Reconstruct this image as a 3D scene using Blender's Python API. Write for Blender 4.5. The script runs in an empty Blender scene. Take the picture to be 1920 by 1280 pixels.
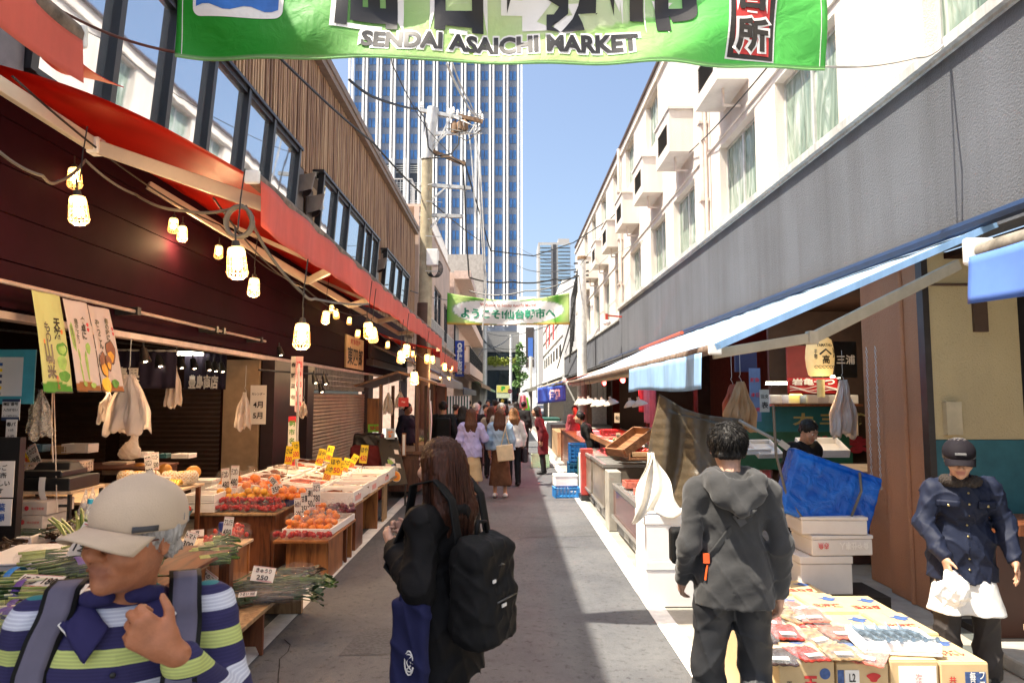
import bpy,bmesh,math,random
import numpy as np
from mathutils import Vector as V,Matrix,Euler,Quaternion,noise as mnoise
random.seed(7);rng=np.random.default_rng(7)
SC=bpy.context.scene;COL=SC.collection
pi=math.pi;R=math.radians
# camera
CH=1.82;FPX=1280.0
PITCH=math.atan(104/FPX);YAW=-math.atan(7/FPX)
cam_d=bpy.data.cameras.new('camera');cam=bpy.data.objects.new('camera',cam_d);COL.objects.link(cam)
cam.location=(0,0,CH);cam.rotation_euler=(pi/2+PITCH,0,YAW)
cam_d.lens=24;cam_d.sensor_width=36;cam_d.clip_start=.05;cam_d.clip_end=3000
cam_d.dof.use_dof=True;cam_d.dof.focus_distance=7.5;cam_d.dof.aperture_fstop=8.0
SC.camera=cam
CM=Euler(cam.rotation_euler).to_matrix()
def ray(px,py): return CM @ V(((px - 960)/FPX,(640 - py)/FPX,-1))
CO=V((0,0,CH))
def gy(px,py,Y): d=ray(px,py);return CO+d*(Y/d.y)
def gx(px,py,X): d=ray(px,py);return CO+d*(X/d.x)
def gz(px,py,Z=0.): d=ray(px,py);return CO+d*((Z - CH)/d.z)
# materials
MATS={}
def newmat(name):
    m=bpy.data.materials.new(name);m.use_nodes=True
    nt=m.node_tree;nt.nodes.clear()
    out=nt.nodes.new('ShaderNodeOutputMaterial');b=nt.nodes.new('ShaderNodeBsdfPrincipled')
    nt.links.new(b.outputs[0],out.inputs[0])
    return m,nt,b,out
def nd(nt,t,ins=None,**kw):
    n=nt.nodes.new('ShaderNode'+t)
    for k,v in kw.items(): setattr(n,k,v)
    for k,v in (ins or {}).items():
        if isinstance(v,bpy.types.NodeSocket): nt.links.new(v,n.inputs[k])
        else: n.inputs[k].default_value=v
    return n
def c4(c): return (c[0],c[1],c[2],1)
def coords(nt,sc=(1,1,1),kind='Object',rot=(0,0,0)):
    t=nd(nt,'TexCoord');mp=nd(nt,'Mapping',{'Vector': t.outputs[kind],'Scale': sc,'Rotation': rot});return mp.outputs[0]
def ramp(nt,fac,stops):
    n=nd(nt,'ValToRGB',{'Fac': fac});e=n.color_ramp.elements
    while len(e) < len(stops): e.new(.5)
    for i,(p,c) in enumerate(stops): e[i].position=p;e[i].color=c4(c)
    return n.outputs[0]
def mul(c,f): return tuple(min(1,x*f) for x in c)
def M(name,col,rough=.6,metal=0.,var=.18,sc=6.,bump=.0,bsc=60.,dirt=0.,stretch=(1,1,1),spec=.5,coat=0.,emit=None,es=0.,trans=0.,alpha=1.,sheen=0.,sub=0.,translucent=0.,tcol=None):
    if name in MATS: return MATS[name]
    m,nt,b,out=newmat(name)
    v=coords(nt,tuple(sc*s for s in stretch))
    n=nd(nt,'TexNoise',{'Vector': v,'Scale': 1.,'Detail': 6.,'Roughness': .6})
    c=ramp(nt,n.outputs['Fac'],[(.3,mul(col,1 - var)),(.7,mul(col,1+var))])
    if dirt:
        v2=coords(nt,(1.3,1.3,.6));n2=nd(nt,'TexNoise',{'Vector': v2,'Scale': 1.7,'Detail': 9.,'Roughness': .7})
        f2=ramp(nt,n2.outputs['Fac'],[(.45,(1,1,1)),(.75,(1 - dirt,)*3)])
        c=nd(nt,'MixRGB',{'Fac': 1.,'Color1': c,'Color2': f2},blend_type='MULTIPLY').outputs[0]
    nt.links.new(c,b.inputs['Base Color'])
    b.inputs['Roughness'].default_value=rough;b.inputs['Metallic'].default_value=metal
    b.inputs['Specular IOR Level'].default_value=spec;b.inputs['Coat Weight'].default_value=coat
    b.inputs['Transmission Weight'].default_value=trans;b.inputs['Alpha'].default_value=alpha
    if sheen: b.inputs['Sheen Weight'].default_value=sheen
    if sub: b.inputs['Subsurface Weight'].default_value=sub;b.inputs['Subsurface Radius'].default_value=(.012,.005,.003)
    if emit: b.inputs['Emission Color'].default_value=c4(emit);b.inputs['Emission Strength'].default_value=es
    if bump:
        v3=coords(nt,tuple(bsc*s for s in stretch));n3=nd(nt,'TexNoise',{'Vector': v3,'Scale': 1.,'Detail': 5.})
        bp=nd(nt,'Bump',{'Height': n3.outputs['Fac'],'Strength': bump,'Distance': .01});nt.links.new(bp.outputs[0],b.inputs['Normal'])
    if translucent:
        tr=nd(nt,'BsdfTranslucent',{'Color': c4(tcol or col)});mx=nd(nt,'MixShader',{0: translucent,1: b.outputs[0],2: tr.outputs[0]})
        nt.links.new(mx.outputs[0],out.inputs[0])
    MATS[name]=m;return m
def wood(name,dark,light,rough=.5,axis='Z',sc=3.,bump=.15):
    if name in MATS: return MATS[name]
    m,nt,b,out=newmat(name)
    st={'X': (.12,1,1),'Y': (1,.12,1),'Z': (1,1,.12)}[axis]
    v=coords(nt,tuple(sc*s for s in st))
    n=nd(nt,'TexNoise',{'Vector': v,'Scale': 2.2,'Detail': 3.,'Distortion': 1.2})
    w=nd(nt,'Math',{0: n.outputs['Fac'],1: 9.},operation='MULTIPLY');s=nd(nt,'Math',{0: w.outputs[0],1: 1.},operation='PINGPONG')
    v2=coords(nt,tuple(sc*14*x for x in st));n2=nd(nt,'TexNoise',{'Vector': v2,'Scale': 2.,'Detail': 4.})
    f=nd(nt,'Math',{0: s.outputs[0],1: n2.outputs['Fac']},operation='MULTIPLY')
    c=ramp(nt,f.outputs[0],[(.05,light),(.6,dark)])
    nt.links.new(c,b.inputs['Base Color']);b.inputs['Roughness'].default_value=rough
    bp=nd(nt,'Bump',{'Height': f.outputs[0],'Strength': bump,'Distance': .004});nt.links.new(bp.outputs[0],b.inputs['Normal'])
    MATS[name]=m;return m
def vcol(name,rough=.6,sub=0.,bump=0.,bsc=400.,sheen=0.,spec=.5,var=.12,vsc=40.):
    if name in MATS: return MATS[name]
    m,nt,b,out=newmat(name)
    a=nd(nt,'Attribute',attribute_name='col')
    n=nd(nt,'TexNoise',{'Vector': coords(nt,(vsc,)*3),'Scale': 1.,'Detail': 5.})
    f=ramp(nt,n.outputs['Fac'],[(.3,(1 - var,)*3),(.7,(1,1,1))])
    c=nd(nt,'MixRGB',{'Fac': 1.,'Color1': a.outputs['Color'],'Color2': f},blend_type='MULTIPLY')
    nt.links.new(c.outputs[0],b.inputs['Base Color']);b.inputs['Roughness'].default_value=rough
    b.inputs['Specular IOR Level'].default_value=spec
    if sub: b.inputs['Subsurface Weight'].default_value=sub;b.inputs['Subsurface Radius'].default_value=(.012,.005,.003)
    if sheen: b.inputs['Sheen Weight'].default_value=sheen
    if bump:
        n3=nd(nt,'TexNoise',{'Vector': coords(nt,(bsc,)*3),'Scale': 1.,'Detail': 3.})
        bp=nd(nt,'Bump',{'Height': n3.outputs['Fac'],'Strength': bump,'Distance': .003});nt.links.new(bp.outputs[0],b.inputs['Normal'])
    MATS[name]=m;return m
def film(name,col=(.9,.9,.9),alpha=.3,rough=.15):
    if name in MATS: return MATS[name]
    m,nt,b,out=newmat(name)
    b.inputs['Base Color'].default_value=c4(col);b.inputs['Roughness'].default_value=rough
    n=nd(nt,'TexNoise',{'Vector': coords(nt,(30,30,30)),'Scale': 1.,'Detail': 4.,'Distortion': 1.})
    a=nd(nt,'MapRange',{'Value': n.outputs['Fac'],'From Min': .35,'From Max': .7,'To Min': alpha*.35,'To Max': min(1,alpha*1.6)})
    nt.links.new(a.outputs[0],b.inputs['Alpha'])
    bp=nd(nt,'Bump',{'Height': n.outputs['Fac'],'Strength': .7,'Distance': .01});nt.links.new(bp.outputs[0],b.inputs['Normal'])
    MATS[name]=m;return m
# objects
def props(o,label=None,cat=None,group=None,kind=None):
    if label: o['label']=label
    if cat: o['category']=cat
    if group: o['group']=group
    if kind: o['kind']=kind
    return o
def E(name,label,cat,loc=(0,0,0),group=None,kind=None,rz=0):
    o=bpy.data.objects.new(name,None);COL.objects.link(o);o.location=loc;o.rotation_euler=(0,0,rz);o.empty_display_size=.1
    return props(o,label,cat,group,kind)
def worg(p):
    v=V((0,0,0))
    while p is not None: v+=p.location;p=p.parent
    return v
def npmesh(name,v,quads):
    me=bpy.data.meshes.new(name);v=np.asarray(v,dtype=np.float32);q=np.asarray(quads,dtype=np.int32)
    me.vertices.add(len(v));me.vertices.foreach_set('co',v.ravel())
    n=q.shape[1];me.loops.add(q.size);me.loops.foreach_set('vertex_index',q.ravel())
    me.polygons.add(len(q));me.polygons.foreach_set('loop_start',np.arange(0,q.size,n,dtype=np.int32))
    me.polygons.foreach_set('use_smooth',np.ones(len(q),dtype=bool))
    me.update(calc_edges=True);me.validate();return me
class B:
    """collects shapes; obj() links them as one mesh"""
    def __init__(s): s.v=[];s.f=[];s.m=[];s.mi=0
    def add(s,vs,fs):
        o=len(s.v);s.v+=[tuple(x) for x in vs];s.f+=[tuple(i+o for i in f) for f in fs];s.m+=[s.mi]*len(fs);return s
    def box(s,c,d,rot=None,top=(1,1),sh=(0,0)):
        c=V(c);vs=[]
        for z in (-1,1):
            for x,y in ((-1,-1),(1,-1),(1,1),(-1,1)):
                tx,ty=top if z > 0 else (1,1);q=sh if z > 0 else (0,0)
                p=V((x*d[0]/2*tx+q[0],y*d[1]/2*ty+q[1],z*d[2]/2))
                vs.append(c+(rot @ p if rot else p))
        return s.add(vs,[(3,2,1,0),(4,5,6,7),(0,1,5,4),(1,2,6,5),(2,3,7,6),(3,0,4,7)])
    def bb(s,a,b): return s.box([(a[i]+b[i])/2 for i in range(3)],[abs(b[i] - a[i]) for i in range(3)])
    def bar(s,p,q,w,h=None,up=(0,0,1)):
        p,q=V(p),V(q);d=q - p;z=d.normalized();x=V(up).cross(z)
        if x.length < 1e-4: x=V((1,0,0))
        x.normalize();y=z.cross(x);m=Matrix((x,y,z)).transposed()
        return s.box((p+q)/2,(w,h or w,d.length),m)
    def tube(s,pts,r,n=6,cap=True):
        pts=[V(p) for p in pts];k=len(pts);rs=r if isinstance(r,(list,tuple)) else [r]*k;vs=[];x=None
        for i,p in enumerate(pts):
            t=(pts[min(i+1,k - 1)] - pts[max(i - 1,0)])
            t=t.normalized() if t.length > 1e-9 else V((0,0,1))
            if x is None: x=t.orthogonal().normalized()
            else:
                x=x - t*x.dot(t);x=x.normalized() if x.length > 1e-6 else t.orthogonal().normalized()
            y=t.cross(x)
            for j in range(n): a=2*pi*j/n;vs.append(p+(x*math.cos(a)+y*math.sin(a))*rs[i])
        fs=[(i*n+j,i*n+(j+1) % n,(i+1)*n+(j+1) % n,(i+1)*n+j) for i in range(k - 1) for j in range(n)]
        if cap: fs+=[tuple(range(n - 1,-1,-1)),tuple(range((k - 1)*n,k*n))]
        return s.add(vs,fs)
    def lathe(s,prof,o=(0,0,0),n=14,rot=None,sq=None,cap=True):
        o=V(o);vs=[]
        for r,z in prof:
            for j in range(n):
                a=2*pi*j/n;p=V((r*math.cos(a),r*math.sin(a),z))
                if sq: p.x *= sq[0];p.y *= sq[1]
                vs.append(o+(rot @ p if rot else p))
        k=len(prof);fs=[(i*n+j,i*n+(j+1) % n,(i+1)*n+(j+1) % n,(i+1)*n+j) for i in range(k - 1) for j in range(n)]
        if cap: fs+=[tuple(range(n - 1,-1,-1)),tuple(range((k - 1)*n,k*n))]
        return s.add(vs,fs)
    def sph(s,c,r,n=10,rot=None):
        r=r if isinstance(r,(tuple,list)) else (r,r,r);m=max(4,n // 2+1)
        prof=[(math.sin(pi*(i+.02)/(m+.04)),-math.cos(pi*(i+.02)/(m+.04))) for i in range(m+1)]
        o=V(c);vs=[]
        for q,z in prof:
            for j in range(n):
                a=2*pi*j/n;p=V((q*math.cos(a)*r[0],q*math.sin(a)*r[1],z*r[2]));vs.append(o+(rot @ p if rot else p))
        k=len(prof);fs=[(i*n+j,i*n+(j+1) % n,(i+1)*n+(j+1) % n,(i+1)*n+j) for i in range(k - 1) for j in range(n)]
        fs+=[tuple(range(n - 1,-1,-1)),tuple(range((k - 1)*n,k*n))]
        return s.add(vs,fs)
    def quad(s,*p): return s.add(p,[tuple(range(len(p)))])
    def prism(s,pts,d):
        n=len(pts);d=V(d);pts=[V(p) for p in pts]
        return s.add(pts+[p+d for p in pts],[tuple(range(n - 1,-1,-1)),tuple(range(n,2*n))]+[(i,(i+1) % n,n+(i+1) % n,n+i) for i in range(n)])
    def grid(s,fn,nu,nv,th=0.,n=None):
        """sheet fn(u,v) -> point; with th it gets a back a thickness th away along normal n"""
        P=[[V(fn(i/nu,j/nv)) for i in range(nu+1)] for j in range(nv+1)]
        vs=[p for row in P for p in row];w=nu+1
        fs=[(j*w+i,j*w+i+1,(j+1)*w+i+1,(j+1)*w+i) for j in range(nv) for i in range(nu)]
        if th:
            N=[]
            for j in range(nv+1):
                for i in range(nu+1):
                    a=P[j][min(i+1,nu)] - P[j][max(i - 1,0)];b=P[min(j+1,nv)][i] - P[max(j - 1,0)][i]
                    q=a.cross(b);N.append(q.normalized() if q.length > 1e-12 else V((0,0,1)))
            k=len(vs);vs=vs+[vs[i] - N[i]*th for i in range(k)]
            fs+=[tuple(k+i for i in reversed(f)) for f in fs]
            rim=[(i,0) for i in range(nu)]+[(nu,j) for j in range(nv)]+[(i,nv) for i in range(nu,0,-1)]+[(0,j) for j in range(nv,0,-1)]
            ids=[j*w+i for i,j in rim]
            fs+=[(ids[a],k+ids[a],k+ids[(a+1) % len(ids)],ids[(a+1) % len(ids)]) for a in range(len(ids))]
        return s.add(vs,fs)
    def obj(s,name,mats,parent=None,smooth=False,bev=0.,label=None,cat=None,group=None,kind=None,ang=40):
        me=bpy.data.meshes.new(name)
        if parent is not None: o0=worg(parent)
        else:
            a=np.array(s.v);o0=V(((a[:,0].min()+a[:,0].max())/2,(a[:,1].min()+a[:,1].max())/2,a[:,2].min()))
        me.from_pydata([(x[0] - o0.x,x[1] - o0.y,x[2] - o0.z) for x in s.v],[],s.f)
        for m in (mats if isinstance(mats,(list,tuple)) else [mats]): me.materials.append(m)
        me.polygons.foreach_set('material_index',s.m)
        if smooth:
            me.polygons.foreach_set('use_smooth',[True]*len(s.f))
            try: me.set_sharp_from_angle(angle=R(ang))
            except Exception: pass
        me.update();o=bpy.data.objects.new(name,me);COL.objects.link(o)
        if parent is not None: o.parent=parent
        else: o.location=o0
        if bev:
            b=o.modifiers.new('bevel','BEVEL');b.width=bev;b.segments=2;b.limit_method='ANGLE';b.angle_limit=R(40)
        return props(o,label,cat,group,kind)
def kids(o): return [c for c in bpy.data.objects if c.parent is o]
def dup(o,loc=None,rz=None,label=None,group=None,scale=None,rot=None):
    def cp(x,par):
        c=x.copy();COL.objects.link(c)
        if par is not None: c.parent=par
        for k in KIDS(x): cp(k,c)
        return c
    c=cp(o,None)
    if loc is not None: c.location=loc
    if rz is not None: c.rotation_euler.z=rz
    if rot is not None: c.rotation_euler=rot
    if scale: c.scale=(scale,)*3 if not isinstance(scale,tuple) else scale
    if label: c['label']=label
    if group: c['group']=group
    return c
def KIDS(o):
    return list(o.children)
# lettering
def textmesh(s,bold=.02,vertical=False,ls=None):
    cu=bpy.data.curves.new('lettering','FONT');cu.body='\n'.join(s) if vertical else s
    cu.offset=bold;cu.resolution_u=3;cu.align_x='CENTER'
    if ls: cu.space_line=ls
    elif vertical: cu.space_line=.85
    ob=bpy.data.objects.new('lettering',cu);COL.objects.link(ob)
    dg=bpy.context.evaluated_depsgraph_get();me=bpy.data.meshes.new_from_object(ob.evaluated_get(dg))
    bpy.data.objects.remove(ob);bpy.data.curves.remove(cu);return me
def lettering(s,parent,o,r,u,w=None,h=None,mat=None,bold=.02,vertical=False,fn=None,cut=0.,name='lettering',rough=0.,fit=True,ls=None,off=.003,skew=0.):
    """text s centred at o, along r and u; w, h = its size. fn(x, y) maps the text's plane onto a curved sheet"""
    me=textmesh(s,bold,vertical,ls)
    bm=bmesh.new();bm.from_mesh(me);bpy.data.meshes.remove(me)
    if not bm.verts: bm.free();return None
    xs=[v.co.x for v in bm.verts];ys=[v.co.y for v in bm.verts];x0,x1,y0,y1=min(xs),max(xs),min(ys),max(ys)
    sx=w/(x1 - x0) if w else None;sy=h/(y1 - y0) if h else None
    sx=sx or sy;sy=sy or sx
    for v in bm.verts:
        v.co.x=(v.co.x - (x0+x1)/2)*sx;v.co.y=(v.co.y - (y0+y1)/2)*sy;v.co.z=0;v.co.x+=skew*v.co.y
        if rough:
            q=v.co*(6/max(.01,min(abs(sx),abs(sy))));k=rough*min(abs(sx),abs(sy));v.co.x+=k*mnoise.noise(q);v.co.y+=k*mnoise.noise(q+V((9,3,5)))
    if cut:
        for ax in (0,1):
            e=max(abs(v.co[ax]) for v in bm.verts);k=-math.floor(e/cut)
            while k*cut < e:
                n=V((0,0,0));n[ax]=1;bmesh.ops.bisect_plane(bm,geom=bm.verts[:]+bm.edges[:]+bm.faces[:],plane_co=n*(k*cut),plane_no=n);k+=1
    o=V(o);r=V(r).normalized();u=V(u).normalized();nn=r.cross(u);o0=worg(parent) if parent is not None else V((0,0,0))
    for v in bm.verts: v.co=(V(fn(v.co.x,v.co.y)) if fn else o+r*v.co.x+u*v.co.y+nn*off) - o0
    me=bpy.data.meshes.new(name);bm.to_mesh(me);bm.free();me.materials.append(mat)
    ob=bpy.data.objects.new(name,me);COL.objects.link(ob);ob.parent=parent;return ob
# blended solids for figures, bags, soft goods
class S:
    def __init__(s): s.p=[]
    def c(s,a,b,ra,rb=None,k=.02,col=None,op='u'): s.p.append(('c',np.array(a,float),np.array(b,float),ra,ra if rb is None else rb,k,col,op));return s
    def e(s,c,r,rot=None,k=.02,col=None,op='u'):
        r=(r,)*3 if isinstance(r,(int,float)) else r
        s.p.append(('e',np.array(c,float),np.array(r,float),np.array(rot or Matrix.Identity(3)),None,k,col,op));return s
    def b(s,c,hd,rot=None,rr=.01,k=.01,col=None,op='u'): s.p.append(('b',np.array(c,float),np.array(hd,float),np.array(rot or Matrix.Identity(3)),rr,k,col,op));return s
    def cut(s,pt,n): s.p.append(('h',np.array(pt,float),np.array(n,float),None,None,0,None,'i'));return s
    def chain(s,pts,rs,k=.02,col=None):
        for i in range(len(pts) - 1): s.c(pts[i],pts[i+1],rs[i] if isinstance(rs,(list,tuple)) else rs,rs[i+1] if isinstance(rs,(list,tuple)) else rs,k,col)
        return s
    @staticmethod
    def bbox(p):
        t=p[0]
        if t == 'c': r=max(p[3],p[4]);return np.minimum(p[1],p[2]) - r,np.maximum(p[1],p[2])+r
        if t == 'e': q=np.abs(p[3]) @ p[2];return p[1] - q,p[1]+q
        if t == 'b': q=np.abs(p[3]) @ p[2]+p[4];return p[1] - q,p[1]+q
    @staticmethod
    def dist(p,X):
        t=p[0]
        if t == 'c':
            a,b,ra,rb=p[1:5];d=b - a;L=max(float(d @ d),1e-12);q=X - a.astype(X.dtype)
            h=np.clip((q @ d.astype(X.dtype))/L,0,1);return np.sqrt(((q - h[...,None]*d.astype(X.dtype)) ** 2).sum(-1)) - (ra+(rb - ra)*h)
        if t == 'e':
            q=(X - p[1].astype(X.dtype)) @ p[3].astype(X.dtype);r=p[2].astype(X.dtype);k0=np.sqrt(((q/r) ** 2).sum(-1));k1=np.sqrt(((q/(r*r)) ** 2).sum(-1))+1e-9
            return k0*(k0 - 1)/k1
        if t == 'b':
            q=np.abs((X - p[1].astype(X.dtype)) @ p[3].astype(X.dtype)) - p[2].astype(X.dtype)
            return np.sqrt((np.maximum(q,0) ** 2).sum(-1))+np.minimum(q.max(-1),0) - p[4]
        if t == 'h': return (X - p[1].astype(X.dtype)) @ p[2].astype(X.dtype)
    def mesh(s,name,h,fold=None,colour=(.5,.5,.5),post=None,sig=.004):
        bs=[S.bbox(p) for p in s.p if p[0] != 'h' and p[7] == 'u'];m=4*h+.012
        lo=np.min([b[0] for b in bs],0) - m;hi=np.max([b[1] for b in bs],0)+m
        n=np.ceil((hi - lo)/h).astype(int)+1;f=np.full(n,9.,np.float32)
        ax=[lo[i]+h*np.arange(n[i]) for i in range(3)]
        for p in s.p:
            if p[0] == 'h': a0=np.zeros(3,int);a1=n
            else:
                b0,b1=S.bbox(p);g=p[5 if p[0] != 'b' else 5]+3*h+.01
                a0=np.clip(((b0 - g - lo)/h).astype(int),0,n);a1=np.clip(((b1+g - lo)/h).astype(int)+2,0,n)
            sl=tuple(slice(a0[i],a1[i]) for i in range(3))
            X=np.stack(np.meshgrid(*[ax[i][sl[i]].astype(np.float32) for i in range(3)],indexing='ij'),-1)
            if X.size == 0: continue
            d=S.dist(p,X).astype(np.float32);F=f[sl];k=max(p[5],1e-4);op=p[7]
            if op == 'u':
                hh=np.clip(.5+.5*(F - d)/k,0,1);f[sl]=F+(d - F)*hh - k*hh*(1 - hh)
            elif op == 's':
                hh=np.clip(.5 - .5*(F+d)/k,0,1);f[sl]=F+(-d - F)*hh+k*hh*(1 - hh)
            else: f[sl]=np.maximum(F,d)
        if fold is not None:
            near=np.argwhere(np.abs(f) < .04);X=(lo+near*h).astype(np.float32)
            f[tuple(near.T)]+=fold(X[:,0],X[:,1],X[:,2]).astype(np.float32)
        sg=f < 0;nx,ny,nz=f.shape;cnt=np.zeros((nx - 1,ny - 1,nz - 1),np.int8)
        cs=[(i,j,k) for i in (0,1) for j in (0,1) for k in (0,1)]
        for i,j,k in cs: cnt+=sg[i:nx - 1+i,j:ny - 1+j,k:nz - 1+k]
        act=np.argwhere((cnt > 0) & (cnt < 8));idx=np.full(cnt.shape,-1,np.int32);idx[tuple(act.T)]=np.arange(len(act))
        fv={c: f[act[:,0]+c[0],act[:,1]+c[1],act[:,2]+c[2]] for c in cs}
        pos=np.zeros((len(act),3));num=np.zeros(len(act))
        for a in cs:
            for q in range(3):
                if a[q]: continue
                b=list(a);b[q]=1;b=tuple(b);fa,fb=fv[a],fv[b];mk=(fa < 0) != (fb < 0)
                t=np.where(mk,fa/np.where(mk,fa - fb,1),0);e=np.zeros((len(act),3))+np.array(a);e[:,q]+=t;pos[mk]+=e[mk];num+=mk
        v=lo+(act+pos/np.maximum(num,1)[:,None])*h
        Q=[]
        for q in range(3):
            o1,o2=[(1,2),(2,0),(0,1)][q]
            s0=[slice(None)]*3;s1=[slice(None)]*3;s0[q]=slice(0,-1);s1[q]=slice(1,None)
            A=sg[tuple(s0)];Bq=sg[tuple(s1)];e=np.argwhere(A != Bq);e=e[(e[:,o1] > 0) & (e[:,o2] > 0) & (e[:,o1] < f.shape[o1] - 1) & (e[:,o2] < f.shape[o2] - 1)]
            def cell(d1,d2):
                g=e.copy();g[:,o1]+=d1;g[:,o2]+=d2;return idx[tuple(g.T)]
            qd=np.stack([cell(-1,-1),cell(0,-1),cell(0,0),cell(-1,0)],1);fl=~A[tuple(e.T)];qd[fl]=qd[fl][:,::-1];Q.append(qd)
        me=npmesh(name,v,np.concatenate(Q))
        cw=np.zeros((len(v),4),np.float32);cw[:,:3]=colour;cw[:,3]=1
        if any(p[6] is not None for p in s.p):
            W=np.zeros(len(v));CC=np.zeros((len(v),3));v32=v.astype(np.float32)
            for p in s.p:
                if p[0] == 'h' or p[7] != 'u': continue
                d=S.dist(p,v32);w=np.exp(-np.clip(d,-.05,.5)/sig);W+=w;CC+=w[:,None]*np.array(p[6] if p[6] is not None else colour)
            cw[:,:3]=CC/np.maximum(W,1e-20)[:,None]
        if post is not None: cw[:,:3]=post(v,cw[:,:3])
        at=me.attributes.new('col','FLOAT_COLOR','POINT');at.data.foreach_set('color',cw.ravel());return me
    def obj(s,name,mat,h,parent=None,loc=(0,0,0),fold=None,colour=(.5,.5,.5),post=None,label=None,cat=None,group=None,sig=.004):
        me=s.mesh(name,h,fold,colour,post,sig);me.materials.append(mat);o=bpy.data.objects.new(name,me);COL.objects.link(o)
        if parent is not None: o.parent=parent
        else: o.location=loc
        return props(o,label,cat,group)
def folds(a=.006,f=1.,seed=0.):
    def g(x,y,z):
        w=x*9*f+2.1*np.sin(z*11*f+seed)+y*7*f
        r=1 - np.abs(np.sin(z*17*f+3.2*np.sin(x*8*f+seed)+y*9*f));r2=1 - np.abs(np.sin(z*9*f - x*21*f+2.5*np.sin(y*13*f+seed)))
        return -a*(.9*r ** 4+.8*r2 ** 4)+.6*a*(np.sin(w*1.7+3*np.sin(z*7*f+x*5))*.5+.5*np.sin(z*23*f+2.5*np.sin(x*13*f+y*9*f+seed))+.35*np.sin(z*47*f+x*31*f+3*np.sin(y*21*f)))
    return g
# light
SUN=V((.49,.20,-1.)).normalized()
w=bpy.data.worlds.new('World');SC.world=w;w.use_nodes=True
nt=w.node_tree;bg=nt.nodes['Background'];sky=nt.nodes.new('ShaderNodeTexSky');sky.sky_type='NISHITA';sky.sun_disc=False
el=math.asin(-SUN.z);az=math.atan2(-SUN.x,-SUN.y)
sky.sun_elevation=el;sky.sun_rotation=az % (2*pi);sky.air_density=1.0;sky.dust_density=4.2;sky.ozone_density=1.1
nt.links.new(sky.outputs[0],bg.inputs[0]);bg.inputs[1].default_value=.115
sl=bpy.data.lights.new('sun','SUN');sl.energy=5.0;sl.angle=R(.5);sl.color=(1,.91,.76)
so=bpy.data.objects.new('sun',sl);COL.objects.link(so);so.rotation_euler=SUN.to_track_quat('-Z','Y').to_euler();so.location=(-20,-8,40)
vs_=SC.view_settings;vs_.view_transform='Standard';vs_.look='None';vs_.gamma=1;vs_.exposure=1.3
def point(loc,e,col=(1,.62,.3),r=.05,name='lamp_light'):
    l=bpy.data.lights.new(name,'POINT');l.energy=e;l.color=col;l.shadow_soft_size=r;o=bpy.data.objects.new(name,l);COL.objects.link(o);o.location=loc;return o
def spot(loc,tgt,e,col=(1,.7,.4),ang=80,r=.04):
    l=bpy.data.lights.new('spot_light','SPOT');l.energy=e;l.color=col;l.spot_size=R(ang);l.spot_blend=.6;l.shadow_soft_size=r
    o=bpy.data.objects.new('spot_light',l);COL.objects.link(o);o.location=loc;o.rotation_euler=(V(tgt) - V(loc)).to_track_quat('-Z','Y').to_euler();return o
# materials of the place
def asphalt():
    m,nt,b,out=newmat('asphalt');v=coords(nt,(1,1,1))
    n1=nd(nt,'TexNoise',{'Vector': v,'Scale': 260.,'Detail': 4.});n2=nd(nt,'TexNoise',{'Vector': v,'Scale': 1.1,'Detail': 8.,'Roughness': .7});n3=nd(nt,'TexNoise',{'Vector': v,'Scale': 17.,'Detail': 6.,'Roughness': .8})
    c=ramp(nt,n1.outputs['Fac'],[(.32,(.058,.061,.068)),(.52,(.118,.123,.132)),(.7,(.30,.305,.31))])
    d=ramp(nt,n2.outputs['Fac'],[(.35,(.6,.6,.62)),(.65,(1.0,.99,.96))])
    s=ramp(nt,n3.outputs['Fac'],[(.36,(.35,.35,.35)),(.46,(1,1,1))])
    x=nd(nt,'MixRGB',{'Fac': 1.,'Color1': c,'Color2': d},blend_type='MULTIPLY');x=nd(nt,'MixRGB',{'Fac': 1.,'Color1': x.outputs[0],'Color2': s},blend_type='MULTIPLY')
    vo=nd(nt,'TexVoronoi',{'Vector': nd(nt,'MixRGB',{'Fac': .12,'Color1': v,'Color2': n3.outputs['Color']}).outputs[0],'Scale': .55},feature='DISTANCE_TO_EDGE')
    k=ramp(nt,vo.outputs['Distance'],[(.0,(.25,.25,.25)),(.008,(1,1,1))])
    x=nd(nt,'MixRGB',{'Fac': .25,'Color1': x.outputs[0],'Color2': k},blend_type='MULTIPLY')
    nt.links.new(x.outputs[0],b.inputs['Base Color']);b.inputs['Roughness'].default_value=.72
    bp=nd(nt,'Bump',{'Height': n1.outputs['Fac'],'Strength': .55,'Distance': .006});nt.links.new(bp.outputs[0],b.inputs['Normal']);return m
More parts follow.
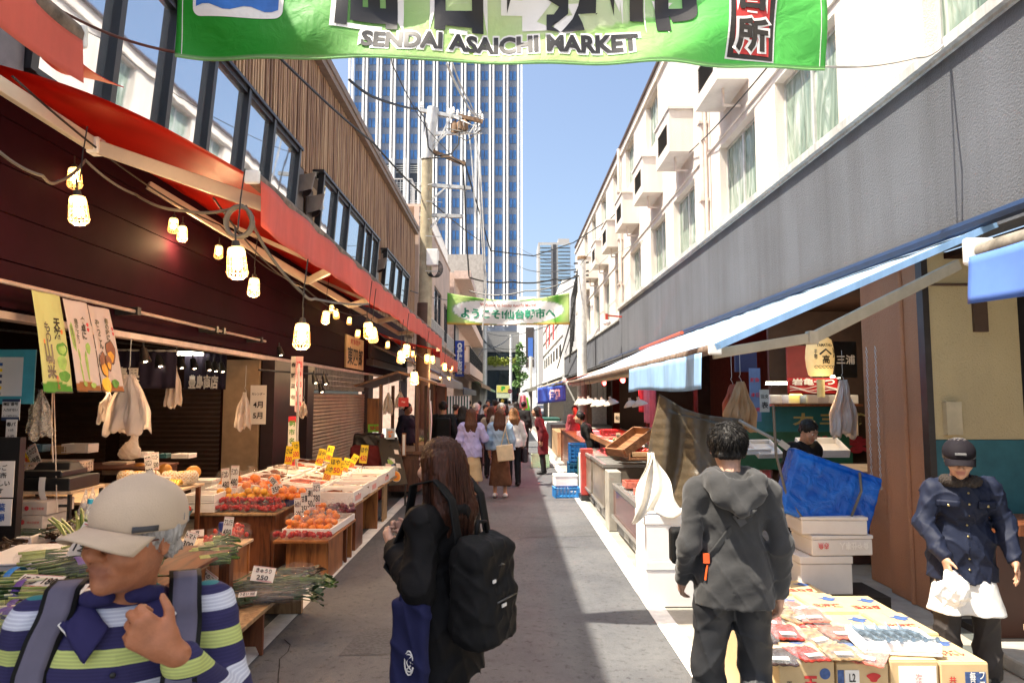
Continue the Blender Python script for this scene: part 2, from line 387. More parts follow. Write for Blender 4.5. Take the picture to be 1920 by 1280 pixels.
def stucco(name,col,stain,amt=.5,bs=70.,bump=.7):
    m,nt,b,out=newmat(name)
    v=coords(nt,(1,1,1));vs=coords(nt,(2.5,2.5,.16));vb=coords(nt,(bs,)*3)
    n=nd(nt,'TexNoise',{'Vector': vs,'Scale': 1.,'Detail': 7.,'Roughness': .65});n2=nd(nt,'TexNoise',{'Vector': v,'Scale': .9,'Detail': 6.})
    a=ramp(nt,n.outputs['Fac'],[(.42,(0,0,0)),(.72,(1,1,1))]);c0=ramp(nt,n2.outputs['Fac'],[(.3,mul(col,.86)),(.7,mul(col,1.1))])
    f=nd(nt,'Math',{0: a,1: amt},operation='MULTIPLY');c=nd(nt,'MixRGB',{'Fac': f.outputs[0],'Color1': c0,'Color2': c4(stain)})
    nb=nd(nt,'TexNoise',{'Vector': vb,'Scale': 1.,'Detail': 4.,'Roughness': .6});pk=ramp(nt,nb.outputs['Fac'],[(.28,(.62,.6,.57)),(.4,(1,1,1))])
    c=nd(nt,'MixRGB',{'Fac': .7,'Color1': c.outputs[0],'Color2': pk},blend_type='MULTIPLY')
    nt.links.new(c.outputs[0],b.inputs['Base Color']);b.inputs['Roughness'].default_value=.85
    bp=nd(nt,'Bump',{'Height': nb.outputs['Fac'],'Strength': bump,'Distance': .02});nt.links.new(bp.outputs[0],b.inputs['Normal']);return m
def mirrorglass(name,tint,rough=.03,bump=.0):
    m,nt,b,out=newmat(name);b.inputs['Base Color'].default_value=c4(tint);b.inputs['Metallic'].default_value=.9;b.inputs['Roughness'].default_value=rough
    n=nd(nt,'TexNoise',{'Vector': coords(nt,(1.5,1.5,.8)),'Scale': 1.});bp=nd(nt,'Bump',{'Height': n.outputs['Fac'],'Strength': bump or .02,'Distance': .05});nt.links.new(bp.outputs[0],b.inputs['Normal']);return m
def filmglass(name):
    m,nt,b,out=newmat(name);v=coords(nt,(7,3.2,.9));n=nd(nt,'TexNoise',{'Vector': v,'Scale': 1.,'Detail': 4.,'Distortion': 2.2})
    c=ramp(nt,n.outputs['Fac'],[(.3,(.10,.15,.11)),(.5,(.22,.29,.23)),(.66,(.42,.47,.42)),(.74,(.6,.64,.6))])
    nt.links.new(c,b.inputs['Base Color']);b.inputs['Roughness'].default_value=.16;b.inputs['Specular IOR Level'].default_value=.6
    bp=nd(nt,'Bump',{'Height': n.outputs['Fac'],'Strength': .9,'Distance': .06});nt.links.new(bp.outputs[0],b.inputs['Normal']);return m
m_asph=asphalt()
m_white_line=M('road_paint',(.78,.77,.74),.7,var=.15,sc=9,dirt=.35,bump=.3,bsc=120)
m_conc=M('concrete',(.33,.31,.28),.85,var=.2,sc=4,dirt=.35,bump=.4,bsc=60)
m_conc_l=M('pale_concrete',(.34,.32,.28),.85,var=.15,sc=5,dirt=.3,bump=.3)
m_grey=stucco('grey_stucco',(.102,.11,.128),(.05,.051,.056),.55,55,.5)
m_cream=stucco('cream_stucco',(.72,.655,.59),(.5,.42,.36),.5,60,.7)
m_ledge=M('ledge_metal',(.5,.5,.48),.6,dirt=.5,var=.2,stretch=(3,3,.5))
m_black=M('black_paint',(.012,.012,.013),.45)
m_dkgrey=M('dark_grey',(.045,.045,.05),.5)
m_frame=M('window_frame_black',(.014,.014,.017),.35)
m_alu=M('aluminium',(.55,.55,.53),.4,metal=.3)
m_glass=mirrorglass('reflective_glass',(.72,.76,.8))
m_film=filmglass('film_glass')
m_purple=M('purple_board',(.021,.0035,.008),.7,spec=.05,var=.2,sc=2,bump=.08,bsc=15)
m_brown=M('brown_board',(.085,.04,.03),.45,var=.25,sc=3)
m_pink=stucco('pink_stucco',(.56,.42,.34),(.45,.33,.28),.3,40,.3)
m_dark=M('dark_interior',(.012,.009,.008),.9)
m_cable=M('cable_black',(.012,.012,.012),.5)
m_cableg=M('cable_grey',(.11,.10,.085),.6)
m_pole=M('pole_concrete',(.42,.36,.24),.8,dirt=.35,var=.2)
m_poleg=M('pole_pale',(.62,.62,.6),.7,dirt=.25)
m_steel=M('galvanised_steel',(.5,.5,.48),.5,metal=.4,var=.25)
m_rust=M('rusty_steel',(.22,.13,.07),.8,var=.4)
m_whitep=M('white_paint',(.78,.77,.74),.45)
m_pipe=M('pinkish_pipe',(.6,.5,.44),.5)
# ground
def sheet(name,x0,x1,y0,y1,z,m,kind='structure'):
    b=B();b.quad((x0,y0,z),(x1,y0,z),(x1,y1,z),(x0,y1,z));return b.obj(name,m,kind=kind)
sheet('ground',-600,600,-60,1400,-.03,m_conc)
sheet('road',-2.6,1.20,-6,130,-.004,m_asph)
m_patch=M('asphalt_patch',(.095,.097,.102),.8,var=.45,sc=40,dirt=.4,bump=.6,bsc=160)
b=B();b.quad((-1.77,8.9,-.001),(1.2,9.15,-.001),(1.2,9.9,-.001),(-1.77,9.7,-.001));b.quad((-.1,12.2,-.001),(1.2,12.3,-.001),(1.2,14,-.001),(0,14.1,-.001));b.quad((-1.2,5.0,-.001),(-.35,5.05,-.001),(-.3,5.5,-.001),(-1.15,5.6,-.001));b.obj('road_patch',m_patch,kind='structure')
b=B();rk=random.Random(12)
for k in range(5):
    p=V((rk.uniform(-1.6,.9),rk.uniform(3.2,11),0));a=rk.uniform(-.4,.4) if k % 2 else rk.uniform(1.2,1.9)
    for q in range(rk.randrange(6,14)):
        a+=rk.uniform(-.5,.5);n_=p+V((math.cos(a),math.sin(a),0))*.14;d=(n_ - p).cross(V((0,0,1))).normalized()*rk.uniform(.002,.006)
        if -1.75 < n_.x < 1.18: b.quad(p - d,p+d,n_+d*.8,n_ - d*.8)
        p=n_
b.v=[(x,y,-.0005) for x,y,z in b.v];b.obj('road_crack',M('crack_black',(.012,.012,.012),.9),kind='structure')
o=E('manhole_cover','round iron drain cover set in the shaded asphalt','manhole cover',(-.55,7.6,0));b=B();b.lathe([(.30,-.003),(.30,.001)],(-.55,7.6,0),32);b.obj('ring',m_conc,o);b=B();b.lathe([(.26,-.002),(.26,.003)],(-.55,7.6,0),32)
for k in range(7): b.bb((-.75,7.45+k*.05,.003),(-.35,7.465+k*.05,.006))
b.obj('lid',M('iron',(.06,.055,.05),.6,metal=.4,var=.4),o)
b=B();b.quad((-1.93,-6,0),(-1.77,-6,0),(-1.77,130,0),(-1.93,130,0));b.quad((1.2,-6,0),(1.36,-6,0),(1.36,130,0),(1.2,130,0));b.obj('road_markings',m_white_line,kind='structure')
b=B();b.quad((1.36,3,-.006),(9,3,-.006),(9,60,-.006),(1.36,60,-.006));b.obj('pavement',m_conc_l,kind='structure')
b=B()
def tilefloor():
    m,nt,bs,out=newmat('checker_tiles');v=coords(nt,(1,1,1),rot=(0,0,.12));ch=nd(nt,'TexChecker',{'Vector': v,'Scale': 2.4,'Color1': (.5,.42,.33,1),'Color2': (.12,.13,.12,1)})
    n=nd(nt,'TexNoise',{'Vector': v,'Scale': 9.,'Detail': 6.});c=nd(nt,'MixRGB',{'Fac': .5,'Color1': ch.outputs[0],'Color2': ramp(nt,n.outputs['Fac'],[(.3,(.5,.5,.5)),(.7,(1,1,1))])},blend_type='MULTIPLY')
    nt.links.new(c.outputs[0],bs.inputs['Base Color']);bs.inputs['Roughness'].default_value=.5;return m
b.quad((2.05,.5,0),(5.2,.5,0),(5.2,5.6,0),(2.05,5.6,0));b.obj('floor_tiles',tilefloor(),kind='structure')
# wall with openings
def wall_open(b,X,th,y0,y1,z0,z1,ops):
    ys=sorted({y0,y1,*[o[0] for o in ops],*[o[1] for o in ops]});ys=[y for y in ys if y0 <= y <= y1]
    for a,c in zip(ys,ys[1:]):
        m=(a+c)/2;hs=sorted((o[2],o[3]) for o in ops if o[0] < m < o[1]);z=z0
        for h0,h1 in hs+[(z1,z1)]:
            if h0 > z+1e-4: b.bb((X,a,z),(X+th,c,h0))
            z=h1
# right-hand building
RB=E('market_building','long cream stuccoed building with a dark grey fascia band above the blue awnings','building',(3.6,5,0))
low=[(4.3,5.98),(7.6,9.4),(10.2,11.95),(13.6,15.4),(16.2,17.9),(19.3,21.0),(22.4,24.0),(25.4,27.0),(28.4,30.0),(31.4,33)]
up=[(4.6,6.1),(7.5,9.2),(11.6,12.6),(16.8,18.3),(20.1,21.6),(22.9,24.2),(26,27.4),(29.1,30.5),(32.2,33.6)]
ops=[(a,c,4.72,6.28) for a,c in low]+[(a,c,8.4,9.78) for a,c in up]
b=B();wall_open(b,3.80,.3,-3,38,4.5,10.2,ops);b.bb((4.1,37.7,4.5),(9,38,10.2));b.bb((4.1,-3,10.0),(9,37.7,10.15));b.obj('wall',m_cream,RB)
b=B();b.bb((3.74,-3,10.2),(4.2,38.1,10.27));b.obj('roof_edge',M('roof_edge_brown',(.06,.035,.03),.6),RB)
b=B();b.bb((4.9,-3,4.5),(5,37.6,10));b.obj('inner_wall',M('inner_green',(.10,.12,.10),.9),RB)
b=B();b.bb((3.6,-3,3.08),(3.8,22.0,4.6));b.bb((3.62,22.02,3.08),(3.8,44,4.3));b.obj('fascia',m_grey,RB)
b=B();b.bb((3.52,-3,4.63),(3.8,22.0,4.72));b.bb((3.57,-3,4.6),(3.8,22,4.63));b.bb((3.56,22.02,4.3),(3.8,44,4.37));b.obj('ledge',m_ledge,RB)
for i,(a,c,z0,z1) in enumerate(ops):
    f=B();X=3.93
    f.bb((X,a,z0),(X+.06,a+.05,z1));f.bb((X,c - .05,z0),(X+.06,c,z1));f.bb((X,a+.05,z1 - .05),(X+.06,c - .05,z1));f.bb((X,a+.05,z0),(X+.06,c - .05,z0+.05))
    f.bb((X - .01,(a+c)/2 - .03,z0+.05),(X+.05,(a+c)/2+.03,z1 - .05))
    fr=f.obj('window',m_alu,RB);g=B();g.bb((X+.02,a+.05,z0+.05),(X+.03,c - .05,z1 - .05));g.obj('pane',m_film,fr)
m_mould=M('pink_soffit',(.42,.27,.2),.8)
for i,y in enumerate([10.4,13.6,16.4,19.4,22.5,25.5,28.5,31.5]):
    c=B();c.bb((3.3,y,6.83),(3.33,y+1.27,7.05));c.bb((3.3,y,7.5),(3.33,y+1.27,7.72));c.bb((3.3,y,7.05),(3.33,y+.2,7.5));c.bb((3.3,y+1.07,7.05),(3.33,y+1.27,7.5))
    c.bb((3.33,y,6.83),(3.8,y+.04,7.72));c.bb((3.33,y+1.23,6.83),(3.8,y+1.27,7.72));c.bb((3.33,y+.04,6.83),(3.8,y+1.23,6.88));c.bb((3.27,y - .04,7.72),(3.8,y+1.31,7.77))
    o=c.obj('condenser_box',m_cream,RB)
    l=B()
    for k in range(9): l.box((3.325,y+.635,7.08+k*.048),(.05,.85,.012),Euler((0,.5,0)).to_matrix())
    l.bb((3.42,y+.05,6.9),(3.44,y+1.22,7.7));l.obj('louvre',m_dkgrey,o)
    p=B();p.tube([(3.5,y+.35,6.84),(3.5,y+.35,6.6),(3.5,y+.35,6.55),(3.78,y+.35,6.55)],.025,8);p.obj('drain',m_pipe,o)
for y in (12.65,22.3):
    p=B();p.tube([(3.7,y,4.72),(3.7,y,10.1)],.06,10);p.tube([(3.7,y - .2,4.72),(3.7,y - .2,8.5)],.03,8)
    for z in (5.5,7,8.6): p.bb((3.62,y - .09,z),(3.8,y+.09,z+.05))
    p.obj('downpipe',m_pipe,RB)
b=B();b.bb((3.77,-3,6.40),(3.80,38,6.46));b.bb((3.74,-3,9.85),(3.8,38,9.93));b.obj('string_course',m_cream,RB)
m_pier=stucco('brown_pier',(.44,.21,.11),(.3,.14,.075),.4,60,.6)
b=B();b.bb((3.6,5.9,0),(4.4,6.55,3.08));b.bb((3.66,6.55,0),(4.3,7.02,3.08));b.obj('pier',m_pier,RB)
b=B();b.bb((3.64,5.86,1.46),(4.42,5.9,3.08));b.obj('end_wall',stucco('yellowed_stucco',(.58,.46,.25),(.42,.33,.2),.4,70,.35),RB)
b=B();b.bb((3.64,5.857,0),(4.42,5.9,1.455));b.obj('dado',M('teal_paint',(.035,.14,.16),.6,dirt=.3),RB)
b=B();b.bb((3.585,5.84,0),(3.64,5.93,3.08));b.obj('steel_channel',M('dark_steel',(.06,.05,.045),.35,metal=.5),RB)
b=B();b.tube([(3.59,6.18,0),(3.59,6.18,3.0)],.022,8);b.obj('conduit',m_pier,RB)
b=B();b.tube([(3.6,5.83,2.79),(3.66,5.835,2.79),(4.05,5.835,2.79),(4.16,5.835,2.79),(4.17,5.835,2.7),(4.1,5.84,2.66)],.012,6);b.bb((4.02,5.83,2.38),(4.14,5.86,2.64));b.obj('wall_conduit',M('brown_conduit',(.09,.05,.03),.6),RB)
b=B();b.bb((3.72,5.8,1.5),(3.85,5.86,1.78));b.obj('switch_box',M('cream_box',(.5,.42,.27),.5),RB)
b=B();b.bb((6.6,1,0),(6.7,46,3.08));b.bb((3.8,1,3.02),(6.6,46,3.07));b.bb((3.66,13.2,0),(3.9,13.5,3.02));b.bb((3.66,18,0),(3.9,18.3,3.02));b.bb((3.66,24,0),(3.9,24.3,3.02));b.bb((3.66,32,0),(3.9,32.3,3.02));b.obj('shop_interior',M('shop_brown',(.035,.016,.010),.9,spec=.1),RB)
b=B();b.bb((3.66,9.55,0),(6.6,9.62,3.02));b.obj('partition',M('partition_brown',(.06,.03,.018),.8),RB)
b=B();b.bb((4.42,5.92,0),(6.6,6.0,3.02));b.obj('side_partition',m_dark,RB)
# left-hand building
LB=E('wood_clad_building','low building with brown purple shop fascia, black windows and wooden batten cladding','building',(-3.6,5,0))
m_batten,nt,bs,out=newmat('timber_battens')
v=coords(nt,(1,9.0,.35));n=nd(nt,'TexNoise',{'Vector': v,'Scale': 1.,'Detail': 4.,'Roughness': .7});n2=nd(nt,'TexNoise',{'Vector': coords(nt,(.3,.3,.3)),'Scale': 1.})
c=ramp(nt,n.outputs['Fac'],[(.28,(.09,.05,.032)),(.45,(.25,.13,.07)),(.58,(.46,.28,.15)),(.75,(.66,.49,.32))])
nt.links.new(c,bs.inputs['Base Color']);bs.inputs['Roughness'].default_value=.7
WIN=[(5.0,11.2,4.3,5.98),(12.7,18.2,4.35,6.05),(19.5,23.9,4.35,6.05)]
b=B();wall_open(b,-3.75,-.2,-2,26.6,4.1,8.2,[w_ for w_ in WIN]);b.obj('wall',M('backing_brown',(.07,.04,.03),.8),LB)
b=B();b.bb((-9,-2,8.2),(-3.55,26.6,8.34));b.bb((-3.62,-2,8.34),(-3.52,26.6,8.5));b.bb((-9,26.55,3),(-3.75,26.62,8.2));b.obj('roof',M('roof_flashing',(.24,.17,.12),.6,dirt=.3),LB)
b=B();b.mi=0
rr=random.Random(3);y=4.0
while y < 26.55:
    segs=[(4.14,8.2)]
    for a,c_,z0,z1 in WIN:
        if a - .12 < y < c_+.06: segs=[(z1+.03,8.2),(4.14,z0 - .02)] if z0 > 4.3 else [(z1+.03,8.2)]
    if y < 5 or y < 4.2: segs=[]
    if 11.6 < y < 12.2 or 18.6 < y < 19.1: segs=[(5.9,8.2)] if y < 12.3 else [(5.6,8.2),(4.14,5.0)]
    for z0,z1 in segs:
        d=rr.uniform(.035,.055);b.bb((-3.74,y,z0),(-3.69+d - .04,y+.06,z1 - rr.uniform(0,.02)))
    y+=.112
b.obj('batten_cladding',m_batten,LB)
b=B();b.bb((-3.73,1.5,4.14),(-3.66,4.99,8.2));b.obj('metal_panel',M('taupe_panel',(.17,.15,.16),.4,metal=.3),LB)
mull={0: [5.0,6.0,6.95,7.9,8.95,9.95,11.2],1: [12.7,13.75,14.8,16.4,17.3,18.2],2: [19.5,21.0,22.4,23.9]}
for i,(a,c_,z0,z1) in enumerate(WIN):
    ys=mull[i]
    for y0,y1 in zip(ys,ys[1:]):
        f=B();f.box((-3.67,y0+.041,(z0+z1)/2),(.11,.08,z1 - z0),sh=(.12,0));f.bb((-3.67,y0+.082,z1 - .07),(-3.52,y1,z1));f.bb((-3.74,y0+.082,z0),(-3.63,y1,z0+.05))
        if y1 == ys[-1]: f.box((-3.67,y1+.041,(z0+z1)/2),(.11,.08,z1 - z0),sh=(.12,0))
        fo=f.obj('window',m_frame,LB);g=B();g.box((-3.70,(y0+y1)/2+.04,(z0+z1)/2 - .01),(.008,y1 - y0 - .08,z1 - z0 - .12),sh=(.12,0));g.obj('pane',m_glass,fo)
    t=B();t.bb((-3.72,a - .1,z1+.002),(-3.48,c_+.14,z1+.05));t.obj('window_head',m_frame,LB)
m_hood=M('hood_brown',(.10,.075,.065),.4,metal=.4)
for y,z in ((11.75,5.35),(12.35,5.15),(18.85,5.3)):
    h=B();h.grid(lambda u,v_: (-3.66+.26*math.sin(pi*u) ** .5*(1 - v_*.25),y - .17+.34*u,z+.3*(1 - v_)+.1*math.sin(pi*u)),12,4,.01)
    h.bb((-3.68,y - .2,z - .25),(-3.655,y+.2,z+.5));h.obj('vent_hood',m_hood,LB,smooth=True)
b=B()
for k,(z0,z1) in enumerate([(2.46,2.79),(2.80,3.13),(3.14,3.47),(3.48,3.81),(3.82,4.14)]): b.bb((-3.72,-2,z0),(-3.60,23.6,z1))
b.bb((-3.75,-2,2.44),(-3.66,23.6,4.14));b.obj('fascia',m_purple,LB)
b=B();b.bb((-3.74,-2,2.38),(-3.62,23.5,2.435));b.obj('lintel_rail',M('pinkish_rail',(.62,.5,.45),.5),LB)
for q in (((-3.74,10.4,0),(-3.55,11.5,2.38)),((-3.74,12.3,0),(-3.6,12.7,2.38)),((-3.74,17.5,0),(-3.57,18.1,2.38)),((-3.74,23.4,0),(-3.5,23.7,3.2))): b=B();b.bb(*q);b.obj('pillar',M('dark_pillar',(.03,.018,.022),.4),LB)
b=B();b.bb((-3.78,11.5,0),(-3.74,12.3,2.3));b.obj('door',M('door_tan',(.2,.13,.09),.5,bump=.1),LB)
def shutter(p0,p1,z0,z1,m,parent,nm='shutter',pitch=.07):
    b=B();p0,p1=V(p0),V(p1);d=p1 - p0;nrm=V((d.y,-d.x,0)).normalized();n=int((z1 - z0)/pitch)
    for k in range(n):
        za=z0+k*pitch
        b.quad(p0+V((0,0,za)),p1+V((0,0,za)),p1+V((0,0,za+pitch*.6))+nrm*.018,p0+V((0,0,za+pitch*.6))+nrm*.018)
        b.quad(p0+V((0,0,za+pitch*.6))+nrm*.018,p1+V((0,0,za+pitch*.6))+nrm*.018,p1+V((0,0,za+pitch)),p0+V((0,0,za+pitch)))
    return b.obj(nm,m,parent)
m_shut=M('shutter_beige',(.42,.35,.27),.4,metal=.3,dirt=.25)
m_shutd=M('shutter_brown',(.055,.028,.018),.5,metal=.2)
shutter((-3.66,17.5,0),(-3.66,12.7,0),0,1.95,m_shut,LB)
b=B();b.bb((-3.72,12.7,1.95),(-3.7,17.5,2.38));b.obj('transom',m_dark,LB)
b=B()
for k in range(41): b.bb((-3.69,12.7+k*.12,1.96),(-3.67,12.715+k*.12,2.38))
for z in (2.05,2.15,2.25): b.bb((-3.685,12.7,z),(-3.672,17.5,z+.012))
b.obj('transom_grille',m_alu,LB)
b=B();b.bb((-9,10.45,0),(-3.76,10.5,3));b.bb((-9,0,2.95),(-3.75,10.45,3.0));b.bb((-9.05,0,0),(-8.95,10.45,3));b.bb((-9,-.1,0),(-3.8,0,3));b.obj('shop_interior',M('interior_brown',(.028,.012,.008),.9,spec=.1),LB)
shutter((-8.9,10.40,0),(-6.05,10.40,0),0,2.0,m_shutd,LB);shutter((-5.85,10.40,0),(-4.35,10.40,0),0,2.0,m_shutd,LB)
b=B();b.bb((-4.3,10.36,0),(-3.77,10.44,2.38));b.obj('inner_wall_panel',M('tan_wall',(.36,.25,.15),.6),LB)
b=B();b.quad((-9,-2,.004),(-2.6,-2,.004),(-2.6,30,.004),(-9,30,.004));b.obj('shop_floor',m_conc,kind='structure')
s_=E('shop_sign','cream vertical board with black characters on the purple fascia above the beige shutter','sign',(-3.59,15.9,2.47))
b=B();b.bb((-3.6,15.0,2.47),(-3.56,16.8,3.2));b.obj('board',M('cream_board',(.66,.45,.22),.5),s_,bev=.005)
lettering('東四郎',s_,(-3.56,15.9,2.75),(0,1,0),(0,0,1),1.6,.42,M('ink',(.015,.012,.012),.6),.03)
lettering('鮮魚問屋',s_,(-3.56,15.9,3.08),(0,1,0),(0,0,1),1.0,.13,M('red_ink',(.45,.03,.02),.6),.02,name='lettering')
b=B();b.bb((-3.6,17.3,2.62),(-3.42,23.2,2.78));b.bb((-3.6,17.5,2.85),(-3.55,23.0,3.2));b.bb((-3.56,17.4,2.79),(-3.5,17.45,3.3));o=b.obj('rolled_blind',M('dark_wine',(.06,.035,.035),.5),label='rolled dark blind cassette on the fascia past the cream name board',cat='blind')
# buildings beyond, left
LP=E('pink_building','pale pink rendered building with black windows beyond the wooden cladding','building',(-3.6,27,0))
ops=[(28.2,31,5.0,7.3),(32.5,36,4.9,7.2),(37.5,40,4.9,7)]
b=B();wall_open(b,-3.55,-.2,26.7,41,3.0,9.4,ops);b.obj('wall',m_pink,LP);b=B();b.bb((-9,26.75,9.4),(-3.5,41,9.5));b.obj('roof',m_pink,LP)
for a,c_,z0,z1 in ops:
    f=B();f.bb((-3.68,a,z0),(-3.6,a+.07,z1));f.bb((-3.68,c_ - .07,z0),(-3.6,c_,z1));f.bb((-3.68,(a+c_)/2 - .04,z0),(-3.6,(a+c_)/2+.04,z1));f.bb((-3.66,a+.07,z1 - .07),(-3.61,c_ - .07,z1))
    fo=f.obj('window',m_frame,LP);g=B();g.bb((-3.67,a+.07,z0),(-3.66,c_ - .07,z1 - .07));g.obj('pane',m_glass,fo)
def railing(y0,y1,x0,x1,z,h,parent,nm='railing',st=.14,mat=None):
    b=B()
    for zz in (z,z+h): b.bar((x1,y0,zz),(x1,y1,zz),.03)
    for k in range(int((y1 - y0)/st)+1): b.bar((x1,y0+k*st,z),(x1,y0+k*st,z+h),.016)
    if x0 != x1:
        for k in range(int(abs(x1 - x0)/st)+1): b.bar((x0+k*st,y0,z),(x0+k*st,y0,z+h),.016)
        for zz in (z,z+h): b.bar((x0,y0,zz),(x1,y0,zz),.03)
    b.obj(nm,mat or m_alu,parent)
railing(28,34,-3.2,-3.2,4.3,.8,LP);railing(35.5,40,-3.2,-3.2,4.3,.8,LP);railing(28,40,-3.6,-3.6,9.5,.9,LP)
railing(27,27.9,-5.2,-3.9,9.5,1.1,LP)
b=B();b.bb((-3.5,27.6,4.2),(-3.1,40.2,4.29));b.obj('balcony_floor',m_pink,LP)
L3=E('balcony_building','peach apartment building with railed balconies beyond the pink building','building',(-3.4,41,0))
b=B();b.bb((-9,41.2,0),(-3.3,62,9.4));b.bb((-3.3,41.2,3.2),(-2.3,62,3.9));b.bb((-3.3,41.2,6.3),(-2.3,62,6.9));b.bb((-3.3,41.2,9.0),(-2.3,62,9.5));b.obj('wall',M('peach',(.6,.44,.36),.8),L3)
for z in (3.9,6.9): railing(41.3,62,-3.3,-2.35,z,1.0,L3,st=.22,mat=m_frame)
b=B();b.bb((-3.28,41.22,3.95),(-3.2,44,6.2));b.obj('window',m_frame,L3);b=B();b.bb((-3.28,46,6.95),(-3.2,60,8.9));b.obj('window',m_glass,L3)
b=B();b.bb((-9,62.5,0),(-2.6,84,15));b.bb((-2.6,62.5,3),(-2.3,63,15));G4=b.obj('grey_corner_building',M('corner_grey',(.3,.29,.27),.8,dirt=.2),label='narrow grey building edge beyond the peach balconies and the blue sign',cat='building')
P0=gy(862,672,41)
s_=E('blue_sign','tall blue projecting sign with white vertical characters beyond the red awnings','sign',P0 - V((0,0,1.1)))
b=B();b.box(P0,(.55,.16,2.15));b.obj('panel',M('sign_blue',(.012,.045,.32),.4),s_,bev=.02)
lettering('◎伊藤商店',s_,P0+V((0,-.081,0)),(1,0,0),(0,0,1),.34,1.9,M('sign_white',(.85,.85,.85),.5),.03,vertical=True)
b=B();b.box(P0+V((.33,0,.6)),(.08,.12,.2));b.box(P0+V((.33,0,-.5)),(.08,.12,.2));b.bar(P0+V((-.9,0,.7)),P0+V((-.2,0,.7)),.04);b.bar(P0+V((-.9,0,-.7)),P0+V((-.2,0,-.7)),.04);b.obj('bracket',M('orange_bracket',(.5,.2,.06),.5),s_)
# far right white building
RW=E('white_building','white building with red vertical banners beyond the grey fascia','building',(3.7,46,0))
b=B();b.bb((3.7,46,0),(9,72,9.8));b.bb((3.6,46,3.0),(3.7,72,3.4));b.obj('wall',M('white_render',(.74,.73,.7),.8),RW)
for k in range(7):
    f=B();f.bb((3.66,47.5+k*3.4,4.7),(3.72,49+k*3.4,5.5));f.obj('window',m_frame,RW)
for k in range(3):
    f=B();f.bb((3.45,52+k*5,6.2),(3.5,52.7+k*5,8.2));f.obj('banner',M('banner_red',(.5,.02,.03),.6),RW)
for k in range(3):
    f=B();f.bb((3.62,46,6.0+k*1.2),(3.7,72,6.05+k*1.2));f.obj('band',m_whitep,RW)
# tower at the street's end
TY=165.;pm=FPX/TY
TW=E('office_tower','tall office tower with white vertical fins and blue windows at the street end','building',(-18,TY,0))
tx=lambda px: (px - 953)/pm;tz=lambda py: CH+(744 - py)/pm
m_span=M('tower_grey',(.15,.18,.24),.6);m_fin=M('tower_white',(.86,.86,.84),.5);m_twin=M('tower_glass',(.035,.13,.34),.08,var=.35,sc=.4,spec=.8)
b=B();b.bb((tx(655),TY,tz(620)),(tx(975),TY+30,128));b.obj('wall',m_span,TW)
bay=27.2/pm;nb=12;x0=tx(975) - nb*bay;FH=31.4/pm;z0=tz(612)
fin=None;winp=None;nwin=0;rest=B()
for k in range(nb+1):
    fb=B();xx=x0+k*bay
    for dx in (-.6,.22): fb.bb((xx+dx,TY - .9,z0),(xx+dx+.42,TY - .001,128))
    fb.obj('fin',m_fin,TW)
rest_full=[]
for r_ in range(28):
    for k in range(nb):
        xx=x0+k*bay;zb=z0+r_*FH+FH*.28;px=953+xx*pm;py=744 - (zb - CH)*pm
        if k in (2,3,4,5) and 300 < py < 560: continue
        for q in range(2):
            xa=xx+.98+q*(bay - 1.7)/2;xb=xa+(bay - 1.9)/2 - .12
            if nwin < 100 and 130 < py < 560 and (k+q) % 2 == 0:
                g=B();g.bb((xa,TY - .15,zb),(xb,TY - .01,zb+FH*.56));g.obj('window',m_twin,TW);nwin+=1
            else: rest.bb((xa,TY - .15,zb),(xb,TY - .01,zb+FH*.56))
rest.obj('window',m_twin,TW,kind='stuff')
b=B()
for k in range(2,6):
    xx=x0+k*bay;b.bb((xx+.95,TY - .2,tz(560)),(xx+bay - .7,TY - .02,tz(298)))
b.obj('shade_panel',M('recess_shade',(.02,.025,.035),.5),TW)  # flat dark panels; shade inside the open balconies is put into the colour
b=B()
for k in range(2,6):
    for j in range(60):
        if j % 8 < 4: b.bb((x0+k*bay+.95,TY - .35,tz(555)+j*.55),(x0+(k+1)*bay - .7,TY - .25,tz(555)+j*.55+.14))
b.obj('louvre',m_steel,TW)
for k in range(2,6):
    b=B()
    for q in range(5): b.bb((x0+k*bay - .62+q*.28,TY - 1.05,tz(560)),(x0+k*bay - .5+q*.28,TY - .9,tz(290)))
    b.obj('fin_slats',m_fin,TW)
PY=112.;pp=FPX/PY;qx=lambda px: (px - 953)/pp;qz=lambda py: CH+(744 - py)/pp
PD=E('podium_building','grey podium building with a planted terrace below the office tower','building',(0,PY,0))
b=B();b.bb((qx(898),PY,qz(652)),(qx(976),PY+40,qz(622)));b.bb((qx(898),PY,qz(672)),(qx(908),PY+30,qz(652)));b.bb((qx(900),PY - 1,qz(694)),(qx(978),PY+6,qz(682)));b.bb((qx(900),PY - .5,qz(660)),(qx(970),PY+1,qz(650)));b.obj('wall',M('podium_grey',(.16,.16,.16),.7),PD)
b=B();b.bb((qx(905),PY+1,0),(qx(976),PY+2,qz(660)));b.obj('glazing',mirrorglass('podium_glass',(.05,.07,.09),.05),PD)
b=B();b.bb((qx(860),PY - 6,0),(qx(906),PY+30,qz(610)));b.obj('pale_pier',M('pier_pale',(.62,.66,.66),.6,dirt=.15),PD)
b=B();b.bb((qx(974),PY - 3,0),(qx(1004),PY+30,qz(560)));b.obj('side_wall',m_fin,PD)
b=B();b.bb((qx(985),PY - 3.2,qz(690)),(qx(1000),PY - 3.02,qz(617)));b.obj('dark_window',M('brown_glass',(.07,.055,.05),.2),PD)
b=B();b.bb((qx(989),PY - 3.3,qz(672)),(qx(998),PY - 3.22,qz(636)));b.obj('blue_poster',M('poster_blue',(.05,.14,.45),.5),PD)
m_leaf=M('leaf_green',(.075,.16,.03),.6,var=.6,sc=1.2)
m_leafy=M('leaf_yellow',(.24,.28,.04),.6,var=.5,sc=1.0)
